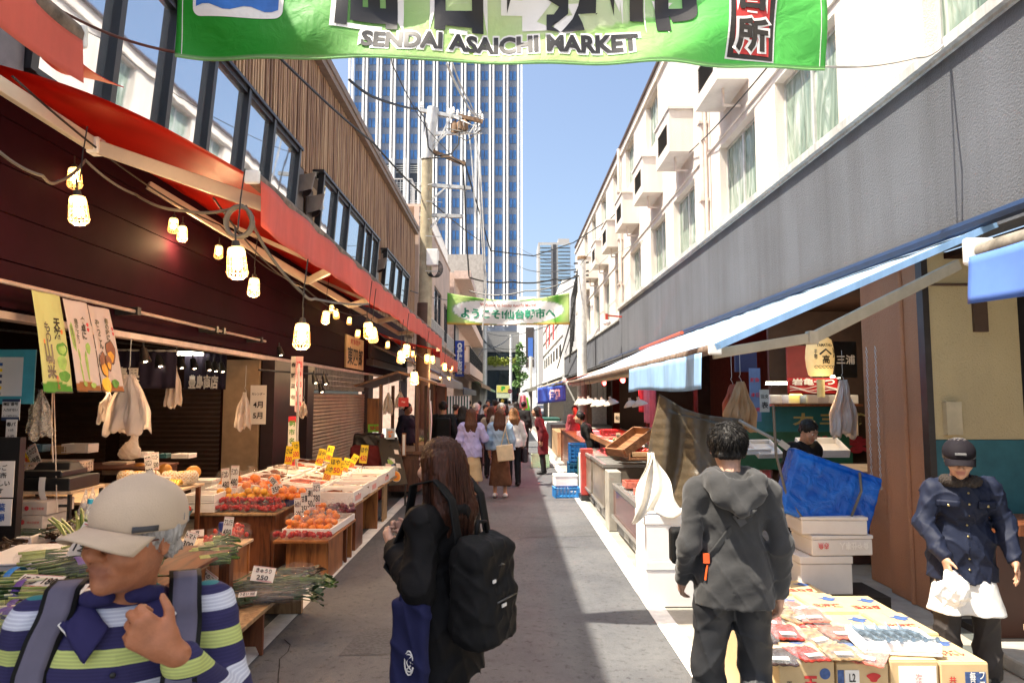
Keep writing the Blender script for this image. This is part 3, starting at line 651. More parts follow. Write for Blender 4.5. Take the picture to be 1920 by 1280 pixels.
def leaves(b,c,r,n,s,rd):
    for _ in range(n):
        while True:
            p=V((rd.uniform(-1,1),rd.uniform(-1,1),rd.uniform(-1,1)))
            if p.length < 1: break
        p=V(c)+V((p.x*r[0],p.y*r[1],p.z*r[2]));q=Euler((rd.uniform(-1,1),rd.uniform(-1,1),rd.uniform(0,6.3))).to_matrix();k=s*rd.uniform(.6,1.3)
        b.quad(p+q @ V((-k,0,0)),p+q @ V((0,-k*.5,.1*k)),p+q @ V((k,0,0)),p+q @ V((0,k*.5,.1*k)))
rd=random.Random(5)
b=B()
for k in range(40): leaves(b,(qx(905)+(qx(976) - qx(905))*k/39,PY - 1.2,qz(680)+rd.uniform(-.25,.5)),(.5,.5,.55),40,.22,rd)
b.obj('terrace_plants',[m_leafy],PD)
TR=E('street_tree','slender bright green street tree beside the podium at the street end','tree',(qx(972),PY - 8,0))
b=B();b.tube([(qx(972),PY - 8,0),(qx(972)+.1,PY - 8,4),(qx(972),PY - 8,9.5)],[.14,.1,.03],7);b.tube([(qx(972),PY - 8,4),(qx(972)+.7,PY - 8,6)],[.06,.02],5);b.tube([(qx(972),PY - 8,5),(qx(972) - .6,PY - 8,7)],[.05,.02],5);b.obj('trunk',M('bark',(.08,.06,.045),.9),TR)
b=B()
for c_,r_,n_ in [((0,0,9.2),(.6,.6,1),130),((.3,0,7.6),(.9,.9,1),200),((-.35,.1,6.3),(.9,.9,.8),170),((.5,0,5),(1.0,1,.8),170),((-.2,0,3.8),(.9,.9,.6),110)]: leaves(b,V((qx(972),PY - 8,0))+V(c_),r_,n_,.28,rd)
b.obj('crown',m_leaf,TR)
FY=420.;fp=FPX/FY;gx_=lambda px: (px - 953)/fp;gzz=lambda py: CH+(744 - py)/fp
FT=E('far_tower','distant grey residential tower with glass balconies above the second banner','building',(gx_(1040),FY,0))
b=B();b.bb((gx_(1010),FY,0),(gx_(1071),FY+25,gzz(451)));b.bb((gx_(1049),FY+4,gzz(451)),(gx_(1070),FY+18,gzz(441)));b.obj('wall',M('far_grey',(.36,.35,.34),.8),FT)
m_fg=mirrorglass('far_glass',(.5,.62,.7),.1)
for k in range(20):
    z=gzz(458+k*7)
    for a,c_ in ((1013,1034),(1047,1070)):
        g=B();g.bb((gx_(a),FY - 1.2,z - 1.1),(gx_(c_),FY - .05,z+.35));g.obj('balcony',m_fg,FT)
b=B();b.bb((gx_(1038),FY - .3,5),(gx_(1044),FY - .02,gzz(455)));b.obj('dark_shaft',m_dkgrey,FT)
# hanging sheets
def sheetmesh(name,fn,nu,nv,mat,parent=None,colfn=None,th=0.,**kw):
    P=np.array([[fn(i/nu,j/nv) for i in range(nu+1)] for j in range(nv+1)],float).reshape(-1,3);w_=nu+1
    q=[(j*w_+i,j*w_+i+1,(j+1)*w_+i+1,(j+1)*w_+i) for j in range(nv) for i in range(nu)]
    o0=np.array(worg(parent)) if parent is not None else np.array([P[:,0].mean(),P[:,1].mean(),P[:,2].min()])
    me=npmesh(name,P - o0,q);me.materials.append(mat)
    if colfn:
        c=np.ones((len(P),4),np.float32);c[:,:3]=[colfn(i/nu,j/nv) for j in range(nv+1) for i in range(nu+1)]
        a=me.attributes.new('col','FLOAT_COLOR','POINT');a.data.foreach_set('color',c.ravel())
    o=bpy.data.objects.new(name,me);COL.objects.link(o)
    if parent is not None: o.parent=parent
    else: o.location=o0
    s=o.modifiers.new('solid','SOLIDIFY');s.thickness=th or .002;s.offset=0
    return props(o,**kw)
def printmat(name,tl=.35,rough=.35):
    if name in MATS: return MATS[name]
    m,nt,b,out=newmat(name);a=nd(nt,'Attribute',attribute_name='col');nt.links.new(a.outputs['Color'],b.inputs['Base Color']);b.inputs['Roughness'].default_value=rough
    n=nd(nt,'TexNoise',{'Vector': coords(nt,(6,6,6)),'Scale': 1.,'Detail': 5.,'Distortion': .8});bp=nd(nt,'Bump',{'Height': n.outputs['Fac'],'Strength': .35,'Distance': .05});nt.links.new(bp.outputs[0],b.inputs['Normal'])
    t=nd(nt,'BsdfTranslucent',{'Color': a.outputs['Color']});mx=nd(nt,'MixShader',{0: tl,1: b.outputs[0],2: t.outputs[0]});nt.links.new(mx.outputs[0],out.inputs[0]);MATS[name]=m;return m
m_print=printmat('printed_vinyl',.4,.55);m_print_cloth=printmat('printed_cloth',.3,.8)
mix=lambda a,b,t: tuple(a[i]+(b[i] - a[i])*max(0,min(1,t)) for i in range(3))
sst=lambda a,b,x: (lambda t: t*t*(3 - 2*t))(max(0,min(1,(x - a)/(b - a))))
m_ink=M('printed_black',(.012,.011,.011),.4,var=.1);m_inkw=M('printed_white',(.85,.85,.83),.5,var=.03);m_inkr=M('printed_red',(.55,.03,.03),.5,var=.08)
# the big green banner
BY=4.87;BX0,BX1,BH=-2.47,2.37,1.35
def bsurf(x,z):
    """x metres from the banner's middle, z metres above its bottom edge"""
    u=(x - BX0)/(BX1 - BX0) if False else (x+(BX1 - BX0)/2)/(BX1 - BX0);v=z/BH;c=1 - (2*u - 1) ** 2
    ph=v+.55*c;y=BY+.035*math.sin(2*pi*(ph*1.5+.1))*(.35+c)+.018*math.sin(2*pi*(u*2.3+v*.7))+.016*math.sin(2*pi*(u*5.1 - v*1.7))+.012*math.sin(40*u+9*v)
    return V((BX0+(BX1 - BX0)*u,y,4.335 - .075*u - .02*c+z))
def bcol(u,v):
    g0,g1,g2=(.03,.40,.035),(.62,.82,.36),(.14,.68,.14)
    c=mix(g0,g1,sst(.12,.5,u));c=mix(c,g2,sst(.6,.85,u))
    d=abs(v - (.26+.35*(2*u - .95) ** 2));w_=sst(.24,.3,u)*(1 - sst(.78,.86,u))
    if v > .16+.5*(2*u - .95) ** 2: c=mix(c,(.78,.82,.66),.75*w_*(.55+.45*math.sin(9*u+7*v)))
    if v < .008: c=(.6,.68,.5)
    return c
GB=E('street_banner','large green vinyl banner with big black characters strung across the street overhead','banner',(0,BY,4.1))
sheetmesh('cloth',lambda u,v: bsurf((u - .5)*(BX1 - BX0),v*BH),170,46,m_print,GB,bcol)
def blet(s,cx,cz,w_,h_,mat,bold,d,skew=0.,rot=0.):
    ca,sa=math.cos(rot),math.sin(rot)
    return lettering(s,GB,(0,0,0),(1,0,0),(0,0,1),w_,h_,mat,bold,fn=lambda x,y: bsurf(cx+x*ca - y*sa,cz+x*sa+y*ca)+V((0,-d,0)),cut=.05,skew=skew)
px2x=lambda px: (px - 953)/263+.05
for s,x0,x1 in (('仙',590,740),('台',790,925),('朝',945,1165),('市',1170,1345)):
    cx=px2x((x0+x1)/2);blet(s,cx,.64,(x1 - x0)/263+.05,.80,m_inkw,.11,.006);blet(s,cx,.64,(x1 - x0)/263 - .04,.76,m_ink,.045,.011)
blet('SENDAI ASAICHI MARKET',px2x(936),.165,540/263+.04,.185,m_inkw,.10,.006);blet('SENDAI ASAICHI MARKET',px2x(936),.165,538/263,.15,m_ink,.045,.011)
def bpatch(pts,mat,d,nm):
    bm=bmesh.new();f=bm.faces.new([bm.verts.new((p[0],0,p[1])) for p in pts])
    for ax in (0,2):
        for k in range(-60,60):
            n=V((0,0,0));n[ax]=1;bmesh.ops.bisect_plane(bm,geom=bm.verts[:]+bm.edges[:]+bm.faces[:],plane_co=n*(k*.05),plane_no=n)
    o0=worg(GB)
    for v_ in bm.verts: v_.co=bsurf(v_.co.x,v_.co.z)+V((0,-d,0)) - o0
    me=bpy.data.meshes.new(nm);bm.to_mesh(me);bm.free();me.materials.append(mat);o=bpy.data.objects.new(nm,me);COL.objects.link(o);o.parent=GB
q=[(px2x(1374),.055),(px2x(1470),.025),(px2x(1492),.9),(px2x(1400),.9)]
bpatch(q,m_inkw,.005,'label_edge');sh=lambda p,k: [(sum(a[0] for a in p)/4+(a[0] - sum(b_[0] for b_ in p)/4)*k,sum(a[1] for a in p)/4+(a[1] - sum(b_[1] for b_ in p)/4)*(1 - (1 - k)*.35)) for a in p]
bpatch(sh(q,.93),m_ink,.008,'label_black');bpatch(sh(q,.72),m_inkr,.011,'label_red')
for s,z in (('所',.235),('台',.57)): blet(s,px2x(1425+z*18),z,.30,.32,m_inkw,.10,.014,rot=-.06);blet(s,px2x(1425+z*18),z,.25,.27,m_ink,.04,.018,rot=-.06)
rr=lambda x0,x1,z0,z1,r: [(x0+r - r*math.cos(a),z0+r - r*math.sin(a)) for a in [pi/2*i/5 for i in range(5,-1,-1)]][::-1]+[(x1 - r+r*math.sin(a),z0+r - r*math.cos(a)) for a in [pi/2*i/5 for i in range(6)]]+[(x1,z1),(x0,z1)]
bpatch(rr(px2x(338),px2x(512),.30,.75,.06),m_inkw,.005,'emblem_white')
bpatch([(px2x(345)+.6*k/12,.37+.02*math.sin(k*1.05)) for k in range(13)]+[(px2x(345)+.6,.7),(px2x(345),.7)],M('emblem_blue',(.03,.16,.55),.4),.008,'emblem_blue')
b=B();b.tube([bsurf(x,.0)+V((0,-.004,-.004)) for x in np.linspace(-2.415,2.415,60)],.008,6);b.obj('hem_cord',M('hem_green',(.2,.45,.15),.5),GB)
for px in (315,1565):
    b=B();b.tube([bsurf(px2x(px) ,.02+k*.12)+V((0,-.003,0)) for k in range(11)],.003,4);b.obj('stitching',m_inkw,GB)
def cable(name,pts,r,mat,label,cat='cable',sag=0.,group=None,n=14):
    pts=[V(p) for p in pts];out=[]
    for a,c_ in zip(pts,pts[1:]):
        for i in range(n): t=i/n;out.append(a.lerp(c_,t) - V((0,0,sag*4*t*(1 - t))))
    out.append(pts[-1]);b=B();b.tube(out,r,5);return b.obj(name,mat,smooth=True,label=label,cat=cat,group=group)
m_rope=M('rope_brown',(.16,.07,.05),.8);m_rope_w=M('rope_pale',(.5,.47,.42),.8)
cable('banner_rope',[bsurf(-2.42,.03),gy(100,12,5.0),(-3.7,5.2,5.0)],.011,m_rope,'thin reddish rope tying the lower corner of the big banner to the black windows','rope',.05)
cable('banner_rope',[bsurf(2.42,.02),gy(1720,108,5.1),(3.52,5.3,4.66)],.009,m_rope_w,'pale rope tying the lower corner of the big banner to the grey ledge','rope',.03)
cable('banner_rope',[bsurf(-2.42,1.34),(-3.7,5.2,6.1)],.011,m_rope,'upper rope of the big banner on the black window side','rope',.03)
cable('banner_rope',[bsurf(2.42,1.34),(3.8,5.4,6.0)],.009,m_rope_w,'upper rope of the big banner on the cream wall side','rope',.03)
# second banner
B2=E('welcome_banner','white and green cloth banner with green brush writing hung between two poles','banner',(0,24,4.3))
c0,c1=gy(838,608,24),gy(1068,605,24);b2w=c1.x - c0.x;b2x=(c0.x+c1.x)/2
def s2(x,z):
    u=x/b2w+.5;v=z/1.08;c=1 - (2*u - 1) ** 2
    return V((b2x+x,24+.05*math.sin(7*u+2*v)+.03*math.sin(19*u - 5*v),c0.z+z*(1 - .18*c) - .03*c+.06*abs(2*u - 1)*v))
def c2(u,v):
    e=((u - .5)/.45) ** 2+((v - .5)/.47) ** 2
    if e < 1: return (.9,.9,.89)
    if e < 1.06: return (.35,.5,.3)
    g=mix((.10,.42,.03),(.62,.72,.3),abs(math.sin(14*u))*.8);return mix((.7,.35,.05),g,sst(0,.12,v)) if v < .12 else g
sheetmesh('cloth',lambda u,v: s2((u - .5)*b2w,v*1.08),90,24,m_print_cloth,B2,c2)
for s,cz,w_,h_,mt,bo,ro in (('ようこそ!仙台朝市へ',.46,3.35,.42,M('brush_green',(.01,.22,.12),.6),.035,.05),('Welcome to Sendai Asaichi Market',.84,2.0,.12,M('brush_red',(.4,.08,.06),.6),.015,0)):
    lettering(s,B2,(0,0,0),(1,0,0),(0,0,1),w_,h_,mt,bo,fn=lambda x,y,cz=cz: s2(x,cz+y)+V((0,-.02,0)),cut=.1,rough=ro)
# red awnings
m_red=M('awning_red',(.42,.014,.006),.42,var=.15,sc=1.5,dirt=.25,translucent=.42,tcol=(.95,.07,.015),bump=.15,bsc=2.0)
m_redv=M('valance_red',(.78,.16,.115),.6,var=.12,sc=2,dirt=.25,translucent=.35,tcol=(.8,.14,.08),stretch=(3,3,.6))
m_dirtbar=M('dirty_bar',(.17,.12,.09),.8,var=.65,sc=14,dirt=.5)
m_arm=M('arm_beige',(.56,.49,.40),.4,var=.08)
RX,RZ,WX,WZ=-1.66,3.24,-3.6,4.06
def awning(name,label,y0,y1,fx,fz,wx,wz,fm,vm,vh,bm_,vy=None,flip=1,sag=.06,bar_r=.05,arms=(),nseg=40,cap=None):
    A=E(name,label,'awning',(wx,(y0+y1)/2,wz))
    sheetmesh('fabric',lambda u,v: (fx+(wx - fx)*v,y0+(y1 - y0)*u,fz+(wz - fz)*v - sag*math.sin(pi*v)*(1+.25*math.sin(u*17))+.006*math.sin(u*(y1 - y0)*9+3*v)),nseg,14,fm,A)
    b=B();b.tube([(fx,y0,fz),(fx,(y0+y1)/2,fz - .01),(fx,y1,fz)],bar_r,10);b.obj('front_bar',bm_,A,smooth=True)
    v0,v1=vy or (y0,y1);sx=1 if fx < 0 else -1
    sheetmesh('valance',lambda u,v: (fx+sx*(.05+.012*math.sin(u*(v1 - v0)*8+v)),v0+(v1 - v0)*u,fz - .02 - vh*v - .015*v*math.sin(u*(v1 - v0)*2.1)),nseg*2,6,vm,A)
    for k,yy in enumerate((y0,y1)):
        c=B();c.bb((fx - .05,yy - (.03 if k == 0 else 0),fz - .045),(fx+.05,yy+(0 if k == 0 else .03),fz+.045));c.obj('end_cap',cap or m_whitep,A,bev=.012)
    return A
A2=awning('red_awning','long red fabric awning with dirty salmon valance over the vegetable and fruit stalls',4.35,16.6,RX,RZ,WX,WZ,m_red,m_redv,.30,m_dirtbar,sag=-.10)
def arm(A,pts,w_,h_,m=None):
    for p,q in zip(pts,pts[1:]): b=B();b.bar(p,q,w_,h_);b.obj('arm',m or m_arm,A,bev=.006)
el_=gy(180,275,4.9)
arm(A2,[(-3.5,3.6,3.98),el_,V((RX - .06,4.75,RZ - .07))],.055,.1)
b=B();b.box(el_,(.09,.1,.12));b.obj('elbow',m_whitep,A2,bev=.01)
for y in (6.6,8.8,11,13.4): arm(A2,[(-3.55,y,3.9),(-2.4,y+1.5,3.2),(RX - .06,y+.3,RZ - .08)],.05,.08)
for y in (8.5,12.5): b=B();b.bar((-3.55,y,4.0),(RX - .1,y,RZ - .03),.05);b.obj('rafter',m_arm,A2)
A1=awning('red_awning','torn end of the nearest red awning with an orange valance above the wild vegetable banners',1.0,2.5,-1.66,3.19,-3.6,4.35,m_red,m_redv,.17,m_dirtbar,sag=.04)
A3=awning('red_awning','short farther red awning hanging lower past the end of the long one',16.7,22.5,-1.72,2.98,-3.6,3.55,m_red,m_redv,.36,m_dirtbar)
b=B();pts=[gy(98,66,2.6),gy(232,163,3.1),gy(150,140,3.3),gy(78,108,2.9)]
b.grid(lambda u,v: pts[0].lerp(pts[1],u).lerp(pts[3].lerp(pts[2],u),v) - V((0,0,.03*math.sin(pi*u))),8,4,.004);b.obj('loose_fabric',m_red,A1)
# cage lamps on their wires
LAMPS=[(140,333,42,'small caged bulb above the larger one at the near end of the fascia'),(147,392,56,'large caged bulb nearest the wild vegetable banner, below a smaller caged bulb'),
 (325,422,30,'caged bulb of an overlapping pair, the higher one, past the arm elbow'),(342,437,30,'caged bulb of an overlapping pair, the lower one, near the coiled cord'),(410,472,26,'small tilted caged bulb just before the biggest bulb'),
 (444,490,62,'biggest caged bulb, hanging under the coiled black cord at the awning arm end'),(476,537,36,'caged bulb just past and below the biggest one'),(566,628,50,'large caged bulb hanging lowest on a long cord before the shutter'),
 (611,594,25,'caged bulb, lowest of a cluster of three past the low-hanging large one'),(622,579,16,'tiny caged bulb, topmost of a cluster of three'),(630,588,19,'small caged bulb at the farther side of a cluster of three'),
 (655,601,15,'tiny single caged bulb directly above the cream name board'),(671,625,16,'tiny caged bulb touching the top edge of the bright double lamp'),(691,618,32,'caged bulb, the nearer of the bright touching two past the name board'),(699,627,30,'caged bulb, the farther of the bright touching two past the name board'),
 (727,646,14,'tiny caged bulb alone in front of the rolled blind'),(752,668,24,'caged bulb, nearer lower one of two overlapping by the rolled blind end'),(762,656,24,'caged bulb, farther upper one of two overlapping by the rolled blind end'),(777,708,25,'caged bulb hanging alone and low above the wooden kiosk'),
 (774,663,12,'tiny caged bulb behind the dark utility pole, upper'),(782,671,12,'tiny caged bulb behind the dark utility pole, lower'),(797,686,13,'caged bulb, lowest of three against the grey awning'),(801,672,18,'caged bulb, middle of three against the grey awning'),(811,673,15,'caged bulb, farthest of three against the grey awning'),
 (834,687,14,'caged bulb, nearer of two at the red awning tip'),(846,691,12,'caged bulb, farther of two at the red awning tip'),(826,706,10,'tiny low caged bulb before the blue sign'),(841,711,12,'lowest caged bulb on the row, under the blue sign')]
m_cage=M('cage_plastic',(.85,.72,.52),.5,var=.05,translucent=.5,tcol=(1,.8,.5));m_bulb=M('bulb_glow',(1,.8,.5),.4,emit=(1,.68,.32),es=14.);m_sock=M('socket_black',(.03,.025,.02),.6)
def make_lamp():
    L=E('caged_lamp','x','lamp',(0,0,0),'caged bulbs strung under the red awnings')
    b=B();b.lathe([(.008,.125),(.02,.12),(.024,.1),(.03,.075)],n=10);b.tube([(0,0,.12),(0,0,.2)],.006,5);b.obj('socket',m_sock,L,smooth=True)
    b=B();b.lathe([(.03,.085),(.044,.078),(.05,.055),(.05,.03)],n=16,cap=False);prof=[(.05,.03),(.053,-.02),(.056,-.06),(.06,-.062),(.052,-.085),(.03,-.1)]
    for k in range(14):
        a=2*pi*k/14;b.tube([(r_*math.cos(a),r_*math.sin(a),z) for r_,z in prof],.0042,4)
    for r_,z in ((.0505,.005),(.054,-.02),(.0575,-.06),(.031,-.1)): b.tube([(r_*math.cos(2*pi*k/16),r_*math.sin(2*pi*k/16),z) for k in range(17)],.004,4)
    b.obj('cage',m_cage,L,smooth=True)
    b=B();b.sph((0,0,-.015),(.031,.031,.04),12);b.lathe([(.02,.055),(.024,.02),(.03,0)],n=10);b.obj('bulb',m_bulb,L,smooth=True);return L
L0=make_lamp();first=True;lamp_pos=[]
for i,(px,py,hh,lb) in enumerate(LAMPS):
    ppm=hh/.19;Y=1280/ppm;X=(px - 953)/ppm
    if X < -3.42: ppm=(953 - px)/3.42;Y=1280/ppm
    if Y > 22: Y=22
    p=gy(px,py,Y);sc_=hh/.19/(1280/Y);lamp_pos.append(p)
    if first: L0.location=p;L0['label']=lb;o=L0;first=False
    else: o=dup(L0,p,label=lb)
    o.scale=(sc_,)*3;o.rotation_euler=((i*37 % 11 - 5)*.02,(i*53 % 13 - 6)*.02,i)
    if i in (1,3,5,6,7,8,13,17,18,23,24): l=point((0,0,-.13),(14 if i < 8 else 12));l.parent=o
    up_=min(RZ+.05 if p.x > -2 else 3.75,p.z+.55);top=p+V((0,0,.19*sc_))
    if up_ > top.z+.05:
        Ri=o.rotation_euler.to_matrix().inverted();b=B();b.tube([Ri @ ((q_ - p)/sc_)+p for q_ in (top,V((p.x+.01,p.y,(top.z+up_)/2)),V((p.x+.03,p.y,up_)))],.0045/sc_,5);b.obj('cord',m_cable,o)
cable('lamp_wire',[gy(-20,268,4.2),gy(80,330,4.4),gy(110,340,4.6),gy(160,300,4.9),gy(255,365,5.2),gy(345,395,4.6),gy(455,385,4.3)],.011,m_cableg,'thick grey cord looping between the two awning arm ends','cord',.03)
cable('lamp_wire',[gy(460,385,4.4),gy(500,470,4.6),gy(568,550,4.9),gy(590,560,5.6),gy(690,570,7.6)],.011,m_cableg,'grey cord forking down to the lowest-hanging large bulb','cord',.02)
for k in range(2):
    b=B();c_=gy(447,415,4.3);b.tube([c_+V((.085*math.cos(a),.03*k,.1*math.sin(a))) for a in np.linspace(0,6.4,18)],.012,5);b.obj('coiled_cord',m_cableg,label=('outer' if k else 'inner')+' loop of coiled cord at the end of the beige awning arm',cat='cord')
cable('lamp_wire',[(-2.2,5,3.3),(-2.4,8,3.1),(-2.3,11,3.15),(-2.4,14,3.0),(-2.1,17,2.9)],.008,m_cable,'black wire carrying small bulbs under the long red awning','cord',.12)
cable('lamp_wire',[(-3.0,4,3.75),(-3.0,7,3.6),(-3.1,10,3.5),(-3.0,13,3.4)],.008,m_cable,'black wire sagging along the top of the purple fascia','cord',.1)
cable('lamp_wire',[(-1.75,12,2.75),(-1.8,16,2.7),(-1.85,20,2.65),(-1.75,24,2.5)],.007,m_cable,'black wire with small bulbs running past the utility pole','cord',.1)
# blue awnings
m_blue=M('awning_blue',(.52,.68,.84),.6,var=.12,sc=1.3,dirt=.15,translucent=.42,tcol=(.58,.76,.98),stretch=(.4,.4,1))
m_bluev=M('valance_blue',(.30,.52,.80),.6,var=.22,sc=3,dirt=.2,translucent=.2,tcol=(.2,.4,.8),stretch=(2,2,.4))
m_bluev2=M('valance_strong_blue',(.13,.27,.75),.5,var=.2,sc=3,translucent=.2,tcol=(.1,.2,.8))
m_tan=M('arm_tan',(.46,.39,.28),.5,var=.12,dirt=.25)
FB,ZB=1.50,2.17
D2=awning('blue_awning','long pale blue awning with a dirty bar over the fish counters',4.95,17.0,FB,ZB,3.6,3.1,m_blue,m_bluev,.27,m_dirtbar,vy=(5.1,8.2),sag=.03,bar_r=.04)
b=B();b.tube([(3.5,2,3.12),(3.5,26,3.1)],.05,8);b.obj('wall_tube',M('navy_tube',(.012,.03,.08),.4),D2)
b=B();b.bb((FB+.06,8.5,ZB - .09),(FB+.11,16.9,ZB - .03));b.obj('under_rail',m_tan,D2)
b=B();b.bar((FB,4.93,ZB+.01),(3.6,4.93,3.09),.02,.05);b.obj('side_hem',m_bluev,D2)
D1=awning('blue_awning','near awning with a strong blue valance beside the yellowed end wall',.6,2.12,FB,2.28,3.6,3.2,m_blue,m_bluev2,.15,M('bar_grey',(.2,.18,.15),.7,var=.5,sc=20),sag=.03,bar_r=.028)
e2=gy(1522,633,5.05);pe=V((FB+.03,5.1,ZB - .03))
arm(D2,[pe,e2],.05,.075,m_tan);arm(D2,[e2+V((.01,0,0)),V((3.55,5.3,2.86))],.05,.085,m_tan)
b=B();b.box(e2,(.07,.09,.10));b.obj('elbow',m_tan,D2,bev=.01)
arm(D2,[(FB+.1,9.2,ZB - .02),(2.5,7.9,2.45),(3.58,8.2,2.9)],.05,.08,m_tan);arm(D2,[(FB+.1,13,ZB - .02),(2.5,11.8,2.45),(3.58,12,2.9)],.05,.08,m_tan)
D4=awning('patched_awning','far small tan awning with a blue banner hung from its edge',17.6,30,1.45,2.25,3.6,2.9,M('awning_tan',(.4,.36,.3),.7,dirt=.3,translucent=.2),m_bluev2,.02,m_tan,sag=.03)
nb_=E('shop_banner','short blue cloth banner with white characters hung under the far tan awning','banner',(1.6,26,1.9))
q0,q1=gy(1008,757,18),gy(1061,727,18)
sheetmesh('cloth',lambda u,v: (q0.x+(q1.x - q0.x)*u,18+.03*math.sin(9*u),q0.z+.08*(1 - u)*0+(q1.z - q0.z)*v+.08*u*1),20,6,M('cloth_blue',(.03,.10,.5),.7),nb_)
lettering('伊藤',nb_,((q0.x+q1.x)/2+.07,17.95,(q0.z+q1.z)/2+.04),(1,0,0),(0,0,1),.3,.28,m_inkw,.04)
def farawning(label,y0,y1,x0,z0,x1,z1,m,th=.03):
    b=B();b.prism([(x0,y0,z0),(x1,y0,z1),(x1,y0,z1 - th),(x0,y0,z0 - th)],(0,y1 - y0,0));b.bb((x0 - .02,y0,z0 - .25),(x0+.02,y1,z0 - th));return b.obj('far_awning',m,label=label,cat='awning')
farawning('grey sloping canopy behind the utility pole on the lamp side',18,26,-1.75,2.35,-3.6,3.2,M('canopy_grey',(.17,.16,.17),.5))
farawning('dark navy canopy edge over the trellis stall',26,36,-1.7,2.15,-3.6,2.7,M('canopy_navy',(.02,.025,.05),.5))
farawning('rusty brown canopy below the blue sign',38,58,-1.5,2.6,-3.2,3.6,M('canopy_rust',(.22,.11,.04),.6))
farawning('grey canopy along the white building on the far side',41,62,1.7,2.5,3.6,3.2,M('canopy_dull',(.17,.17,.15),.6))
farawning('pale far canopy nearest the street end on the sunny side',63,90,1.8,2.6,4,3.3,m_conc_l)
farawning('green and white far canopy at the shady street end',60,84,-1.6,2.6,-3.4,3.4,M('canopy_green',(.2,.36,.16),.6))
# utility poles and cables
PL=E('utility_pole','tan concrete utility pole with crossarms, wires and transformer on the shady side','pole',(-2.08,17.3,0))
pt=lambda px,py: gy(px,py,17.3)
b=B();b.tube([(-2.2,17.3,0),(-2.12,17.3,4.5),pt(801,300),pt(812,215)],[.19,.175,.14,.12],14);b.obj('shaft',m_pole,PL,smooth=True)
b=B();b.tube([(-2.2,17.3,0),(-2.14,17.3,4.2)],[.196,.184],14);b.obj('lower_sleeve',M('pole_brown',(.09,.045,.03),.7,dirt=.3),PL,smooth=True)
b=B();b.tube([pt(800,300),pt(812,203)],[.155,.15],12);b.obj('upper_sleeve',m_poleg,PL,smooth=True)
for (a,c_,m) in [((789,207),(866,222),m_steel),((795,252),(878,248),m_whitep),((806,282),(872,308),m_rust),((788,346),(883,353),m_steel),((786,403),(869,406),m_steel),((860,218),(905,228),m_rust)]:
    b=B();b.bar(pt(*a),pt(*c_),.09);b.obj('crossarm',m,PL)
for (a,c_) in [((848,216),(816,280)),((840,252),(808,276)),((838,352),(810,376)),((828,406),(806,430))]: b=B();b.bar(pt(*a)+V((0,-.08,0)),pt(*c_)+V((0,-.08,0)),.04);b.obj('brace',m_steel,PL)
for px,py in ((852,242),(862,240),(871,238)): b=B();p=pt(px,py);b.lathe([(.05,0),(.1,.02),(.1,.25),(.06,.3),(.02,.36)],p - V((0,0,.14)),10);b.obj('transformer',m_rust,PL,smooth=True)
rd=random.Random(11)
for px,py in ((842,216),(850,213),(858,218),(866,216),(880,220),(892,222),(900,219),(904,226),(806,248),(864,246),(790,204)): b=B();b.lathe([(.02,0),(.05,.02),(.03,.05),(.05,.08),(.03,.11),(.04,.14),(.01,.18)],pt(px,py),8);b.obj('insulator',m_whitep,PL,smooth=True)
for k in range(12):
    b=B();a,c_=pt(rd.uniform(838,900),rd.uniform(215,245)),pt(rd.uniform(838,905),rd.uniform(212,262));mid=(a+c_)/2+V((rd.uniform(-.3,.3),rd.uniform(-.4,.4),rd.uniform(-.4,.1)));b.tube([a,a.lerp(mid,.6),mid,c_.lerp(mid,.5),c_],.016,4);b.obj('jumper_wire',rd.choice([m_whitep,m_cable,m_cableg]),PL)
for k in range(6): b=B();z=5+k*.45;b.tube([(-2.3,17.3,z),(-1.94,17.1,z)] if k % 2 else [(-2.1,17.1,z),(-1.7,17.2,z)],.012,4);b.obj('step_bolt',m_steel,PL)
b=B();b.box(pt(812,485)+V((0,-.1,0)),(.3,.25,.42));b.obj('meter_box',m_whitep,PL,bev=.02)
for k in range(4):
    b=B();c_=pt(805,505)+V((.1,-.15,0));b.tube([c_+V((.16*math.cos(a)+.03*k,.02*k,.22*math.sin(a))) for a in np.linspace(0,6.3,16)],.014,4);b.obj('wire_loop',m_cable,PL)
for pts,lb in (([(781,205),(797,225),(801,250),(804,280),(818,296),(846,293),(860,275),(862,250)],'loop'),([(800,300),(845,300),(868,312),(872,360),(874,430),(880,520)],'drop'),([(898,240),(892,262),(900,300),(906,420),(912,540),(905,620)],'riser'),([(888,238),(896,300),(902,420),(910,545)],'riser'),([(893,236),(880,255),(885,300),(894,430)],'riser')):
    b=B();b.tube([pt(*p)+V((0,-.15,0)) for p in pts],.02,5);b.obj('service_'+lb,m_cable if lb != 'riser' else m_steel,PL,smooth=True)
PR=E('utility_pole','white round utility pole rising behind the blue awning in front of the cream building','pole',(3.0,28,0))
pr=lambda px,py: gy(px,py,28)
b=B();b.tube([(3.02,28,0),pr(1091,485)],[.22,.17],14);b.obj('shaft',m_poleg,PR,smooth=True)
b=B();b.tube([pr(1091,487),pr(1091,481)],.2,12);b.obj('cap',m_rust,PR)
for py in (494,510,518,530): b=B();b.bar(pr(1076,py),pr(1104,py - 2),.05,.07);b.obj('crossarm',m_dkgrey,PR)
for k in range(9): b=B();s_=-1 if k % 2 else 1;b.tube([pr(1091,540+k*18),pr(1091+s_*9,540+k*18)],.02,4);b.obj('step_bolt',m_steel,PR)
for k in range(5): b=B();b.tube([pr(1084 - k,500+k*5),pr(1079 - k*2,560),pr(1076 - k*2,640+k*10)],.025,4);b.obj('down_cable',m_cable,PR)
PF=E('utility_pole','weathered leaning utility pole at the far end on the shady side','pole',(-3.4,72,0))
pf=lambda px,py: gy(px,py,72);b=B();b.tube([V((-2.6,72,0)),pf(909,605)],[.26,.18],10);b.obj('shaft',m_poleg,PF,smooth=True)
